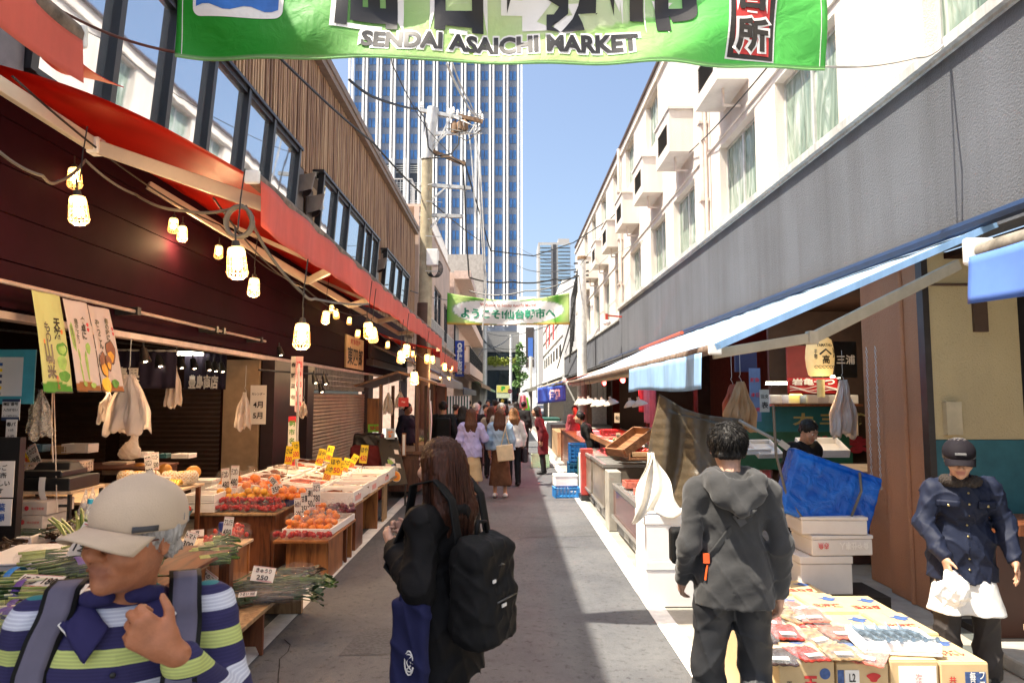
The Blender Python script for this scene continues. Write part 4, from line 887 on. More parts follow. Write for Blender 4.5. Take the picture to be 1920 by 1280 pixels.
for py in (612,622): b=B();b.bar(pf(896,py),pf(920,py),.1);b.obj('crossarm',m_steel,PF)
PG=E('utility_pole','thin white pole with a small crossarm standing in the middle of the street end','pole',(.5,96,0))
pg=lambda px,py: gy(px,py,96);b=B();b.tube([V((pg(957,740).x,96,0)),pg(958,627)],[.22,.16],10);b.obj('shaft',m_poleg,PG,smooth=True)
b=B();b.bar(pg(951,629),pg(972,628),.15);b.obj('crossarm',m_steel,PG)
PH=E('utility_pole','distant pole with wires in front of the white building on the sunny side','pole',(2.5,60,0))
ph=lambda px,py: gy(px,py,60);b=B();b.tube([V((ph(994,740).x,60,0)),ph(995,668)],[.2,.15],10);b.obj('shaft',m_poleg,PH,smooth=True)
b=B();b.bar(ph(989,672),ph(1002,672),.1);b.obj('crossarm',m_steel,PH)
CB=[([(500,85,8.5),(700,268,14),(800,372,18),(905,455,34)],.022,.05,'thick black cable running along the timber battens down the street'),
 ([(655,150,12.5),(700,182,14),(781,205,17.3)],.03,.03,'black cable from the roof edge to the tan utility pole'),
 ([(870,300,17.3),(920,470,22),(1000,480,24),(1075,455,26),(1145,410,24),(1300,250,14)],.02,.0,'black cable swinging across the sky to the cream building'),
 ([(880,520,24),(960,528,26),(1040,523,27),(1091,514,28)],.03,.1,'black cable between the poles just above the second banner'),
 ([(880,545,30),(985,545,29),(1083,515,28)],.03,.2,'thick black cable sagging along the top of the second banner'),
 ([(770,545,24),(880,560,40),(1000,560,34),(1085,530,28)],.02,.2,'thin dark cable crossing low behind the second banner'),
 ([(850,700,40),(905,655,60),(958,630,96)],.05,.4,'far dark cable rising to the thin pole at the street end'),
 ([(905,620,72),(958,628,96),(1075,590,45)],.04,.3,'far wires crossing in front of the podium'),
 ([(1085,530,28),(1068,610,34),(1045,690,44)],.04,.0,'dark bundled cable slanting down from the white pole'),
 ([(1091,520,28),(1140,480,22),(1260,420,17),(1425,375,10.5)],.012,.05,'thin pale wire from the white pole along the cream windows'),
 ([(1085,500,28),(1130,440,26),(1240,330,17),(1330,250,12),(1460,100,9),(1650,-40,7)],.012,.03,'thin dark wire climbing across the cream wall to the upper windows'),
 ([(870,310,17.3),(800,240,12),(735,120,9),(720,-20,7)],.008,.05,'hair thin wire in front of the tower'),
 ([(838,120,14),(870,185,17),(890,215,17.3)],.03,.05,'twisted pale cable dropping to the tan pole top'),([(848,118,14),(880,190,17),(902,225,17.3)],.02,.08,'second thin cable beside the twisted pale one'),
 ([(960,490,90),(1080,505,30)],.03,.6,'faint wire across the sky by the residential tower'),([(960,455,60),(1075,500,30)],.015,.3,'thin upper wire across the sky by the residential tower'),
 ([(1075,610,40),(1060,660,46),(1040,720,55)],.03,.1,'thin wire falling past the red vertical banners')]
for pts,r_,sg,lb in CB: cable('overhead_cable',[gy(*p) for p in pts],r_,m_cable if 'pale' not in lb else m_steel,lb,'cable',sg)
rd=random.Random(4)
for k in range(5):
    cable('overhead_cable',[gy(870+k*6,560+14*k,60),gy(905+k*9,640+6*k,72),gy(985+k*4,650+k*9,64)],.03,m_cable,['slack far cable nearest the blue sign','far cable crossing the pale pier','far cable crossing the leaning pole','far cable over the planted terrace','lowest far cable over the crowd'][k],'cable',.5)
SL=E('wall_spotlight','small red bracket with a white lamp head on the end of the grey fascia','lamp',(3.5,21.8,4.3))
b=B();b.bar((3.6,21.5,4.35),(3.1,21.5,4.4),.05);b.bar((3.12,21.5,4.25),(3.12,21.5,4.45),.08);b.obj('bracket',M('bracket_red',(.4,.05,.03),.5),SL)
b=B();b.sph((3.12,21.5,4.16),(.13,.13,.1),10);b.obj('head',m_whitep,SL,smooth=True)
b=B();b.tube([(3.2,12.5,3.0),(3.2,16.5,2.98)],.035,8);b.obj('red_pole',M('red_pole',(.5,.09,.04),.5),label='red tube lying on the pale blue awning top',cat='tube')
# goods, built at the origin and then placed
m_card=M('card_white',(.80,.77,.72),.6,var=.04);m_cardy=M('card_yellow',(.85,.62,.02),.6,var=.05);m_pen=M('pen_black',(.02,.02,.025),.6);m_penr=M('pen_red',(.6,.03,.05),.6)
m_film_b=film('plastic_film',(.7,.72,.74),.065,.06);m_foam=M('foam_white',(.80,.77,.74),.7,var=.04,bump=.1,bsc=200);m_crate_o=M('crate_orange',(.5,.08,.02),.45);m_crate_g=M('crate_green',(.012,.07,.05),.5);m_crate_t=M('crate_teal',(.03,.14,.16),.5)
m_or=M('orange_skin',(.75,.20,.012),.4,var=.12,sc=12,bump=.25,bsc=260);m_straw=M('strawberry_red',(.42,.012,.012),.3,var=.35,sc=50,bump=.3,bsc=300);m_tom=M('tomato_red',(.5,.03,.015),.22,var=.15);m_grape=M('grape',(.12,.02,.04),.3,var=.4,sc=30)
m_green=M('veg_green',(.045,.10,.015),.4,var=.5,sc=14);m_dgreen=M('veg_dark_green',(.015,.045,.012),.4,var=.5,sc=18,bump=.4,bsc=60);m_lgreen=M('veg_pale_green',(.34,.40,.13),.45,var=.35,sc=9);m_stem=M('veg_white_stem',(.62,.62,.42),.4,var=.15);m_leafd=M('veg_brown',(.05,.028,.014),.5,var=.5,sc=25,bump=.5)
m_ply=wood('plywood_top',(.52,.36,.22),(.66,.5,.34),.6,'Y',2.);m_wr=wood('red_wood',(.07,.022,.010),(.20,.065,.025),.35,'Z',2.2);m_wo=wood('orange_wood',(.15,.05,.015),(.38,.15,.045),.35,'Z',2.2);m_wt=wood('orange_wood_top',(.24,.08,.025),(.42,.17,.055),.35,'Y',2.2);m_wbench=wood('worn_wood',(.2,.11,.05),(.42,.27,.14),.6,'Z',2.5)
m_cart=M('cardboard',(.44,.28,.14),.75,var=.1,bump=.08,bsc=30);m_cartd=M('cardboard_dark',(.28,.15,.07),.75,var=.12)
def place(o,loc,rz=0.,tilt=(0.,0.),label=None,sc=None):
    o.location=loc;o.rotation_euler=(tilt[0],tilt[1],rz)
    if label: o['label']=label
    if sc: o.scale=(sc,)*3
    return o
def card(loc,w_,h_,lines,label,rz=0.,lean=.25,yellow=False,roll=0.,group=None,stick=True):
    o=E('price_card',label,'price card',(0,0,0),group)
    b=B();b.bb((-w_/2,-.0015,0),(w_/2,.0015,h_));b.obj('card',m_cardy if yellow else m_card,o)
    n=len(lines)
    for i,t in enumerate(lines):
        zc=h_*(1 - (i+.5)/n*.92 - .04);lh=h_*.62/n
        lettering(t,o,(0,-.0035,zc),(1,0,0),(0,0,1),min(w_*.86,lh*len(t)*.85),lh,(m_penr if (i % 2 and yellow) else m_pen),.02,rough=.012)
    if not yellow:
        b=B();b.bb((-w_*.44,-.003,h_*.95),(w_*.44,-.002,h_*.965));b.bb((-w_*.2,-.003,h_*.035),(w_*.44,-.002,h_*.055));b.bb((-w_*.1,-.003,h_*.08),(w_*.44,-.002,h_*.09));b.bb((-w_*.44,-.003,h_*.64),(w_*.3,-.002,h_*.65));b.obj('red_line',m_penr,o)
    if stick: b=B();b.tube([(0,.003,-.12),(0,.003,h_*.5)],.003,5);b.obj('stick',m_wo,o)
    o.location=loc;o.rotation_euler=(-lean,roll,rz);return o
def table(name,label,x0,x1,y0,y1,z,top_m,leg_m,legs,th=.022,cat='table',front=None):
    T_=E(name,label,cat,((x0+x1)/2,(y0+y1)/2,0));b=B();b.bb((x0,y0,z - th),(x1,y1,z));b.obj('tabletop',top_m,T_,bev=.003)
    for (lx0,lx1,ly0,ly1,m,notch) in legs:
        b=B()
        if notch: b.prism([(lx0,ly0,0.0),(lx0+(lx1 - lx0)*.3,ly0,.0),(lx0+(lx1 - lx0)*.42,ly0,.06),(lx0+(lx1 - lx0)*.8,ly0,.06),(lx1 - .02,ly0,0),(lx1,ly0,0),(lx1,ly0,z - th - .001),(lx0,ly0,z - th - .001)],(0,ly1 - ly0,0))
        else: b.bb((lx0,ly0,0),(lx1,ly1,z - th - .001))
        b.obj('leg',m or leg_m,T_,bev=.003)
    return T_
def foambox(w_=.36,d=.52,h=.16,lid=False,m=None):
    o=E('foam_box','x','foam box',(0,0,0));t=.022;b=B()
    b.bb((-w_/2,-d/2,0),(w_/2,d/2,.02));b.bb((-w_/2,-d/2,.02),(-w_/2+t,d/2,h));b.bb((w_/2 - t,-d/2,.02),(w_/2,d/2,h));b.bb((-w_/2+t,-d/2,.02),(w_/2 - t,-d/2+t,h));b.bb((-w_/2+t,d/2 - t,.02),(w_/2 - t,d/2,h))
    if lid: b=B();b.bb((-w_/2,-d/2,0),(w_/2,d/2,h*.8));b.obj('body',m or m_foam,o,bev=.008);b=B();b.bb((-w_/2 - .006,-d/2 - .006,h*.8+.002),(w_/2+.006,d/2+.006,h));b.obj('lid',m or m_foam,o,bev=.006)
    else: b.obj('body',m or m_foam,o,bev=.006)
    return o
def crate(w_,d,h,m,label,loc,rz=0,cat='crate',slats=5):
    o=E('plastic_crate',label,cat,(0,0,0));b=B();t=.012
    b.bb((-w_/2,-d/2,0),(w_/2,d/2,t))
    for s in (-1,1):
        for k in range(slats):
            z=h*(k+.35)/slats;hh=h*.55/slats
            b.bb((s*w_/2 - t/2,-d/2,z),(s*w_/2+t/2,d/2,z+hh));b.bb((-w_/2,s*d/2 - t/2,z),(w_/2,s*d/2+t/2,z+hh))
        n=7
        for k in range(n+1): b.bb((-w_/2+w_*k/n - .008,s*d/2 - t,0),(-w_/2+w_*k/n+.008,s*d/2+t,h));b.bb((s*w_/2 - t,-d/2+d*k/n - .008,0),(s*w_/2+t,-d/2+d*k/n+.008,h))
    b.obj('body',m,o);b=B()
    for s in (-1,1): b.bb((-w_/2 - .015,s*d/2 - .015,h - .02),(w_/2+.015,s*d/2+.015,h));b.bb((s*w_/2 - .015,-d/2 - .015,h - .02),(s*w_/2+.015,d/2+.015,h+.001))
    b.obj('rim',m,o);return place(o,loc,rz)
def blob(r,sd,amp=.12,n=12,m=None,sq=(1,1,1)):
    b=B();b.sph((0,0,r*sq[2]),(r*sq[0],r*sq[1],r*sq[2]),n);rd=V((sd,sd*2.3,1))
    b.v=[tuple(V(p)*(1+amp*mnoise.noise(V(p)/r*1.3+rd))) for p in b.v];return b
def fruitbag(n,r,m,sd,red=False):
    o=E('fruit_bag','x','bag of fruit',(0,0,0));rd=random.Random(sd);pts=[]
    for i in range(n):
        for _ in range(60):
            p=V((rd.uniform(-1,1)*r*2.4,rd.uniform(-1,1)*r*1.8,r*(1+(i > n*.6)*1.35)))
            if all((p - q).length > r*1.75 for q in pts): break
        pts.append(p);b=B();b.sph(p,(r,r,r*.9),12);b.obj('fruit',m,o,smooth=True)
    b=blob(r*3.2,sd,.22,18,sq=(1.05,.85,.75));b.lathe([(r*.5,r*4.2),(r*.25,r*4.7),(r*.9,r*5.5)],n=9,cap=False);b.obj('bag',m_film_b,o,smooth=True);return o
def berrypack(sd,m=None,n=14,green=False):
    o=E('fruit_pack','x','fruit pack',(0,0,0));rd=random.Random(sd);b=B()
    for i in range(n): b.sph((rd.uniform(-.065,.065),rd.uniform(-.045,.045),.022+rd.uniform(0,.035)),(.02,.018,.021),8)
    b.obj('filling',m or m_straw,o,smooth=True);b=B();b.box((0,0,.035),(.17,.13,.07),top=(1.08,1.08));b.obj('tray',m_film_b,o);return o
def stalks(n,L,r,mats,sd,spread=.05,tie=None,bag=False,name='vegetable_bundle',cat='vegetables',taper=.5,bend=.05,leaf=0):
    """a tied bundle lying along +y, stems at y = 0"""
    o=E(name,'x',cat,(0,0,0));rd=random.Random(sd)
    lo,hi=B(),B()
    for i in range(n):
        x,z=max(-1.9,min(1.9,rd.gauss(0,1)))*spread,abs(rd.gauss(.03,.018))+r;dx,dz=rd.gauss(0,bend),rd.gauss(0,bend*.4)
        p=[V((x,rd.uniform(0,.03),z)),V((x*1.1,L*.35,z)),V((x*1.5+dx*.5,L*.7,z+dz*.3)),V((x*1.9+dx,L*rd.uniform(.9,1.05),max(r,z+dz - .01)))]
        lo.tube(p[:2],[r,r*.95],6);hi.tube(p[1:],[r*.95,r*(1+taper)/2,r*taper],6)
        if leaf:
            q=p[3];t=Euler((rd.uniform(-.6,.6),rd.uniform(-1,1),rd.uniform(-.8,.8))).to_matrix();hi.grid(lambda u,v: q+t @ V(((u - .5)*leaf*math.sin(pi*min(.98,v+.08)),v*leaf*1.8,leaf*.3*math.sin(pi*u)*math.cos(3*v))),3,5)
    if mats[0] is not None: lo.obj('stems',mats[0],o,smooth=True)
    hi.obj('greens',mats[1],o,smooth=True)
    if tie: b=B();b.lathe([(spread*2.3,-.018),(spread*2.4,0),(spread*2.3,.018)],(0,L*.28,.035),14,Euler((pi/2,0,0)).to_matrix(),(1,.55),False);b.obj('tie',tie,o,smooth=True)
    if bag: b=B();b.sph((0,L*.5,.05),(spread*2.8+.03,L*.56,.07),14);b.v=[tuple(V(p)*(1+.1*mnoise.noise(V(p)*14))) for p in b.v];b.obj('bag',m_film_b,o,smooth=True)
    return o
def hangbag(label,loc,w_,h_,m,sd,rz=0.,n=3,cat='plastic bag'):
    """a sheaf of carrier bags on a hook"""
    o=E('hanging_bag',label,cat,(0,0,0));rd=random.Random(sd)
    for k in range(n):
        a=rd.uniform(-.35,.35);s=rd.uniform(.75,1.05)
        sheetmesh('bag',lambda u,v: ((u - .5)*w_*(.18+.82*min(1,v*1.6))*s+.1*a*v*w_*3,.022*k - .03+.028*math.sin(u*15+k*2)*min(1,v*2)+.012*math.sin(v*11+u*4)+.007*math.sin(41*u+13*v+k),-h_*s*v - (.02*math.sin(u*9+k+sd)+.014*math.sin(u*23+k))*v),30,20,m,o)
    b=B();b.tube([(0,0,-.02),(.012,0,.01),(0,0,.035),(-.012,0,.05),(0,0,.07),(0,0,.32)],.003,5);b.obj('hook',m_steel,o)
    return place(o,loc,rz)
m_bagw=M('bag_white',(.8,.76,.73),.35,var=.04,bump=.5,bsc=22,translucent=.5,tcol=(.9,.8,.7));m_bagc=film('bag_clear',(.8,.75,.68),.4)
# near vegetable table
m_tabw=wood('dark_table',(.06,.02,.01),(.16,.05,.02),.5,'Y',2)
table('vegetable_table','large low dark table heaped with green vegetables in front of the cash desk',-4.4,-2.05,2.7,5.3,.70,m_tabw,m_wr,[(-2.15,-2.07,2.72,2.8,None,0),(-2.15,-2.07,5.2,5.28,None,0),(-4.38,-4.3,2.72,2.8,None,0),(-4.38,-4.3,5.2,5.28,None,0)])
def at(px,py,z=.72): return gz(px,py,z)
def pl(o,px,py,z,rz,label,grp=None,tilt=(0,0),sc=None):
    o['label']=label
    if grp: o['group']=grp
    place(o,gz(px,py,z),rz,tilt,None,sc);return o
VG='bundles on the big vegetable table';m_tieb=M('tie_blue',(.03,.2,.6),.4);m_tiep=M('tie_purple',(.08,.04,.25),.5)
pl(stalks(30,.62,.012,(m_stem,m_lgreen),1,.10,None,True),70,1212,.74,-1.2,'pale green leeks in clear film at the nearest corner of the vegetable table',VG)
pl(stalks(26,.62,.012,(m_stem,m_lgreen),21,.10,None,True),-60,1180,.74,-1.35,'pale leeks in film at the very edge of the photo on the vegetable table',VG)
pl(stalks(34,.60,.0085,(m_stem,m_lgreen),2,.055,m_tiep,False,leaf=.03),100,1160,.74,1.95,'spring onions with white stems and a purple tie, lower of two bundles',VG)
pl(stalks(34,.60,.0085,(m_stem,m_green),3,.055,m_tiep,False,leaf=.03),110,1120,.76,1.9,'spring onions with a purple tie, upper of two bundles',VG)
pl(stalks(40,.55,.008,(m_lgreen,m_dgreen),4,.05,m_tieb,False,leaf=.05),84,1095,.77,1.75,'dark green garlic chive bundle with a blue tie',VG)
pl(stalks(30,.5,.009,(m_lgreen,m_dgreen),5,.06,None,True,leaf=.06),45,1120,.76,1.75,'bagged dark greens with brownish root ends between the chives and onions',VG)
pl(stalks(34,.36,.006,(m_green,m_dgreen),6,.07,None,True,leaf=.10),62,1085,.80,-.7,'bag of crinkled dark green leaves beside the beige foam box lid',VG)
pl(stalks(30,.34,.006,(m_green,m_dgreen),7,.06,None,True,leaf=.09),128,1098,.76,-.5,'small bag of leafy greens with a white label behind the capped man',VG)
pl(stalks(22,.4,.009,(m_lgreen,m_green),8,.035,m_tiep,False,taper=.8),175,1075,.76,.35,'asparagus bundle with a purple tie, standing behind the cap brim',VG,(.7,0))
pl(stalks(22,.4,.009,(m_lgreen,m_lgreen),9,.04,None,False,taper=.8),150,1040,.76,.5,'bundle of thin pale stalks leaning on the handwritten price card',VG,(.5,0))
pl(stalks(36,.5,.008,(m_green,m_dgreen),10,.10,None,True,taper=.6),10,1000,.78,-1.4,'flat film pack of dark butterbur stalks at the rear of the vegetable table',VG)
pl(stalks(60,.42,.011,(m_leafd,m_leafd),12,.09,None,False,leaf=.06),118,1018,.78,-.3,'heap of dark brown bracken behind the tall price card',VG)
pl(stalks(40,.2,.014,(m_leafd,m_leafd),13,.07,None,False,taper=.9),20,1045,.78,1.4,'heap of black shoots on a white tray at the photo edge',VG)
pl(stalks(30,.3,.012,(m_leafd,m_leafd),14,.06,None,True,taper=.9),160,1110,.75,-1.1,'dark red brown shoots in film under the black box',VG)
for i,(px,py,z,w_,d,rz,lb) in enumerate([(70,1062,.74,.62,.36,.15,'beige foam box lid propped in the middle of the vegetable table'),(20,1020,.73,.5,.4,.1,'white foam tray under the black shoots'),(120,1005,.73,.5,.4,-.05,'white foam tray under the brown bracken')]):
    o=foambox(w_,d,.09,i != 1);place(o,gz(px,py,z),rz,(.12 if i == 0 else 0,0),lb)
o=E('black_box','low black gift box with red characters among the vegetables','box',(0,0,0));b=B();b.box((0,0,.03),(.42,.24,.06));b.obj('body',M('box_black',(.015,.012,.014),.35),o,bev=.004);lettering('桜桃',o,(0.03,-.123,.03),(1,0,0),(0,0,1),.14,.05,M('letter_pink',(.75,.12,.14),.5),.03);place(o,gz(150,1082,.76),-.42,(.35,0))
for i,(px,py,rz,lb) in enumerate([(20,1150,1.8,'leafy dark bundle at the photo edge beside the chives'),(55,1185,1.6,'leafy green bundle between the leeks and the onions'),(-25,1120,1.9,'leafy bundle partly outside the photo'),(30,1062,-1.0,'leafy bundle in front of the beige lid'),(100,1085,-.8,'leafy bundle touching the black gift box'),(5,1205,1.4,'leafy bundle over the nearest leeks'),(75,1140,1.7,'leafy bundle under the capped man sleeve'),(130,1050,-.4,'leafy bundle below the tall price card')]):
    pl(stalks(26,.42,.008,(m_lgreen,[m_dgreen,m_green][i % 2]),400+i,.055,[None,m_tiep,m_tieb][i % 3],i % 2 == 1,leaf=.06),px,py,.775,rz,lb,VG)
card(gz(130,1075,.76),.155,.30,['月山筍','1本','1,390'],'tall white price card reading 1,390 behind the cap brim',-.1,.35,roll=.28)
card(gz(135,1012,.83),.30,.10,['たらの芽 580'],'white price card lying slanted on the brown bracken',-.35,1.0,roll=.0,stick=False)
card(gz(60,1100,.83),.26,.09,['にら 180'],'white price card lying on the garlic chives',-.2,1.1,stick=False);card(gz(40,1195,.85),.2,.09,['ねぎ 128'],'white price card lying on the pale leeks',.0,1.05,stick=False)
card(gz(118,1113,.84),.2,.09,['こごみ 350'],'white price card on the small leaf bag beside the capped man',-.2,1.0,stick=False);card(gz(150,1128,.8),.18,.09,['菜花 250'],'white price card beside the capped man shoulder',.3,1.0,stick=False)
card(gz(8,1262,.76),.06,.10,['うど'],'small white card at the photo edge below the leeks',.2,.15,roll=.15)
# benches and tables along the white line
table('display_bench','lowest bench with herb packets, nearest to the street line',-2.75,-1.72,3.9,6.0,.33,m_wbench,m_wbench,[(-2.1,-1.745,5.93,5.98,None,0),(-1.98,-1.74,5.0,5.03,m_wr,1),(-2.7,-2.2,5.93,5.97,m_wr,0),(-2.6,-1.74,4.0,4.03,m_wr,1)],.03,'bench')
rd=random.Random(8)
for i,(px,py,lb) in enumerate([(455,1105,'dark cucumbers in film beside the white round card'),(425,1112,'film pack of dark greens nearest the big price card'),(470,1130,'brown stalk pack with a printed label on the low bench'),(500,1100,'green leaf pack at the rear of the low bench'),(520,1085,'dark purple leaf pack in silvery film at the low bench corner'),(505,1125,'crinkled clear herb pack at the low bench edge'),(440,1140,'long stalk pack at the near end of the low bench'),(535,1105,'small herb packet on the bench edge nearest the road')]):
    o=stalks(16 if i % 2 else 9,.30,.006 if i % 2 else .017,(m_dgreen if i != 2 else m_leafd,[m_dgreen,m_green,m_leafd,m_green,m_leafd,m_dgreen,m_leafd,m_green][i]),40+i,.05,None,True,leaf=.05 if i in (3,4,5,7) else 0);pl(o,px,py,.335,rd.uniform(-1.4,-.6),lb,'packets on the lowest bench')
card(gz(365,1108,.42),.17,.17,['たけのこ','1本','500円'],'square white price card reading 500 standing on a corner',-.1,.15,roll=.6);card(gz(490,1090,.42),.17,.11,['きゅうり','250'],'white price card stuck in the film packs of the low bench',.1,.4,roll=.15,stick=False);card(gz(463,1118,.44),.13,.035,['うるい 300'],'narrow white strip card on the brown stalks',-.1,.7,roll=-.1,stick=False)
table('display_table','pale plywood table of asparagus and cherry tomatoes behind the low bench',-3.25,-2.17,4.2,5.95,.62,m_ply,m_wr,[(-3.2,-2.19,5.9,5.93,m_wo,0),(-2.25,-2.2,4.3,5.9,m_wo,0)])
for i in range(6):
    o=stalks(12,.2,.009,(m_lgreen,m_green),60+i,.032,None,True,name='asparagus_tray',taper=.8);pl(o,[352,366,381,396,372,390][i],[1052,1042,1033,1024,1064,1050][i],.63,-1.0,['asparagus tray nearest the capped man','second asparagus tray behind the capped man','third asparagus tray from the capped man','asparagus tray touching the tomato packs','front row asparagus tray at the table edge','front row asparagus tray next to the tomatoes'][i],'asparagus trays on the plywood table')
for i in range(7):
    o=berrypack(70+i,m_tom,13);pl(o,[395,414,432,448,412,430,446][i],[1022,1018,1013,1008,1008,1002,997][i],.625,-.7,['cherry tomato pack beside the asparagus','second cherry tomato pack from the asparagus','third cherry tomato pack of the front row','cherry tomato pack at the end of the front row','rear row cherry tomato pack by the tall card','middle rear row cherry tomato pack','farthest rear row cherry tomato pack'][i],'cherry tomato packs on the plywood table')
card(gz(424,1008,.66),.075,.17,['アスパラ','480'],'tall narrow white card standing among the cherry tomatoes',.15,.1,roll=.1);card(gz(349,1028,.64),.09,.13,['トマト','300'],'white card leaning behind the capped man ear',.1,.25,roll=.3);card(gz(370,1006,.64),.1,.06,['豆'],'blank white card end behind the tomato packs',.4,.3)
b=B();b.lathe([(.03,0),(.034,.02),(.034,.13),(.03,.14)],gz(417,1010,.62),10);b.obj('blue_tin',M('tin_blue',(.02,.04,.22),.35),smooth=True,label='dark blue tin behind the tall tomato price card',cat='tin')
table('fruit_table','red wooden fruit table with strawberries and oranges next to the fish stall',-3.5,-2.44,7.3,8.6,.60,m_wbench,m_wr,[(-2.50,-2.46,7.35,8.58,m_wr,0),(-3.3,-2.50,7.34,7.37,m_wr,0)])
rd=random.Random(21)
for i in range(12):
    r_,c_=divmod(i,6);o=berrypack(90+i);place(o,(-3.12+c_*.125,7.42+r_*.16,.605+.0*r_),rd.uniform(-.15,.15),(0,0),('front' if r_ == 0 else 'rear')+' row strawberry pack, '+['next to the white persimmon boxes','second from the persimmon boxes','third from the persimmon boxes','third from the table corner','second from the table corner','at the table corner'][c_]);o['group']='strawberry packs on the red fruit table'
for i in range(5):
    o=berrypack(120+i);place(o,(-3.05+i*.13,7.5,.675),rd.uniform(-.2,.2),(0,0),['stacked strawberry pack nearest the persimmon boxes','second stacked strawberry pack','middle pack of the stacked strawberries','fourth stacked strawberry pack','stacked strawberry pack nearest the corner'][i]);o['group']='strawberry packs stacked in a second layer'
for i in range(3):
    o=foambox(.34,.34,.09);place(o,[(-3.28,7.5,.605),(-3.28,7.5,.70),(-3.22,7.9,.72)][i],.05,(0,0),['lower white box of the persimmon pair on the fruit table','upper white box holding persimmons on the fruit table','white box of brown fruit behind the persimmon boxes'][i])
    if i:
        for k in range(6): q=B();q.sph((-.1+.1*(k % 3),-.08+.15*(k // 3),.075),.048,12);q.obj('fruit',m_or if i == 1 else m_leafd,o,smooth=True)
def loose(name,label,m,p,r,grp,sq=.92,cat='fruit'):
    b=B();b.sph(V(p)+V((0,0,r*sq)),(r,r,r*sq),14);o=b.obj(name,m,smooth=True,label=label,cat=cat,group=grp);return o
o=E('fruit_tray','blue tray of large loose oranges at the rear corner of the fruit table','tray',(-2.62,8.0,.70));b=B();b.bb((-2.8,7.78,.60),(-2.45,8.4,.62));b.bb((-2.47,7.78,.62),(-2.45,8.4,.70));b.bb((-2.8,7.76,.62),(-2.45,7.78,.70));b.obj('body',M('tray_blue',(.015,.03,.15),.4),o)
lab_o=['large orange at the near tray corner','large orange second along the tray front','large orange at the tray end nearest the road','large orange behind the near corner one','large orange in the tray middle','large orange in the middle nearest the road','rear large orange beside the yellow bags','rear middle large orange','rear large orange next to the fish boxes','top large orange of the tray heap']
for i in range(10): loose('orange',lab_o[i],m_or,(-2.74+.105*(i % 3),7.86+.13*(i // 3),.62+(.085 if i == 9 else .03*(i // 3))),.058,'large oranges in the blue tray')
for i in range(7): loose('orange',['orange heaped beside the yellow fruit bags, nearest','orange heaped second beside the yellow bags','orange heaped third beside the yellow bags','orange on the heap with a leaning price card','orange on the heap behind the card','small orange behind the strawberry layer','last small orange of the rear heap'][i],m_or,(-3.2+.1*i,7.95+.06*(i % 2),.70+.03*(i % 3)),.052,'oranges heaped behind the strawberries')
m_yel=M('yellow_fruit',(.75,.36,.02),.4,var=.2)
for i in range(5):
    o=fruitbag(6,.042,m_yel if i < 3 else m_or,130+i);place(o,(-3.1+.18*i,7.72+.05*(i % 2),.68),i*.7,(0,0),['yellow fruit bag nearest the persimmon boxes','second yellow fruit bag behind the strawberries','yellow fruit bag in the centre of the fruit table','orange fruit bag beside the blue tray','orange fruit bag at the fruit table corner'][i]);o['group']='fruit bags behind the strawberries'
for i in range(3):
    o=fruitbag(7,.05,m_or,150+i);place(o,(-3.35+.24*i,8.35,.72),i,(0,0),['net of oranges at the shop side of the fruit table','middle net of oranges at the rear','net of oranges touching the fish boxes'][i]);o['group']='orange nets at the rear of the fruit table'
for i,(px,py,w_,h_,rz,lean,roll,lb) in enumerate([(424,908,.085,.25,.1,.1,-.1,'tall narrow card at the shop side of the fruit table'),(438,903,.085,.25,.1,.1,.02,'second tall narrow card at the shop side of the fruit table'),(475,935,.10,.2,-.4,.6,-.5,'card leaning over the yellow fruit bags'),(500,925,.07,.16,.3,.5,-.6,'slanted card over the centre oranges'),(520,912,.10,.09,.2,.2,-.3,'small square card stuck in the oranges'),(530,917,.05,.14,.2,.3,-.3,'thin slanted card beside the small square card'),(519,897,.06,.12,.2,.4,-.8,'thin card lying towards the fish boxes')]):
    card(gy(px,py+12,7.75),w_,h_,['デコポン','480'] if h_ > .15 else ['350'],lb,rz,lean,roll=roll)
for i,(px,py) in enumerate([(560,975),(572,965),(584,955),(594,945)]): card(gy(px,py,7.6),.085,.24,[['みかん','400'],['甘夏','350'],['清見','500'],['ぶどう','780']][i],['tall card at the near end of the low orange bench','second tall card behind the low orange bench','third tall card behind the low orange bench','tall card tucked against the fish box'][i],.2,.05,roll=-.05)
table('display_bench','low orange wood bench with a white tray of bagged mandarins',-2.3,-1.76,6.82,8.05,.42,m_wt,m_wo,[(-2.22,-1.82,6.98,7.02,m_wo,1),(-1.86,-1.80,7.0,7.6,m_wo,0),(-2.15,-1.79,7.72,7.76,m_wr,1),(-2.1,-1.79,7.96,8.0,m_wo,0)],.025,'bench')
o=foambox(.5,.95,.07);place(o,(-2.02,7.5,.425),-.03,(.0,0),'shallow white tray of bagged mandarins on the low orange bench')
lab_b=['bag of mandarins at the near tray corner by the wall side','bag of mandarins at the near tray middle','bag of mandarins at the near tray corner by the road','second row mandarin bag by the wall side','second row mandarin bag in the middle','second row mandarin bag by the road','third row mandarin bag by the wall side','third row mandarin bag by the road']
for i in range(8):
    o=fruitbag(6,.036,m_or,170+i);place(o,(-2.16+.14*(i % 3) if i < 6 else -2.12+.2*(i - 6),7.14+.2*(i // 3),.46+.015*(i // 3)),i*1.3,(0,0),lab_b[i]);o['group']='bagged mandarins in the white tray'
for i in range(3):
    o=fruitbag(9,.033,m_grape if i else m_or,190+i);place(o,(-2.15+.17*i,7.86,.52),i,(0,0),['bag of mandarins topping the rear of the tray','bag of dark grapes at the tray rear','bag of dark grapes nearest the road at the tray rear'][i]);o['group']='bags at the rear of the mandarin tray'
for i in range(4): o=berrypack(200+i);place(o,(-2.25+.14*i,6.92,.425),.1*i,(0,0),['strawberry pack at the bench front by the wall side','second strawberry pack on the bench front','third strawberry pack on the bench front','strawberry pack at the bench front nearest the road'][i]);o['group']='strawberry packs on the low orange bench'
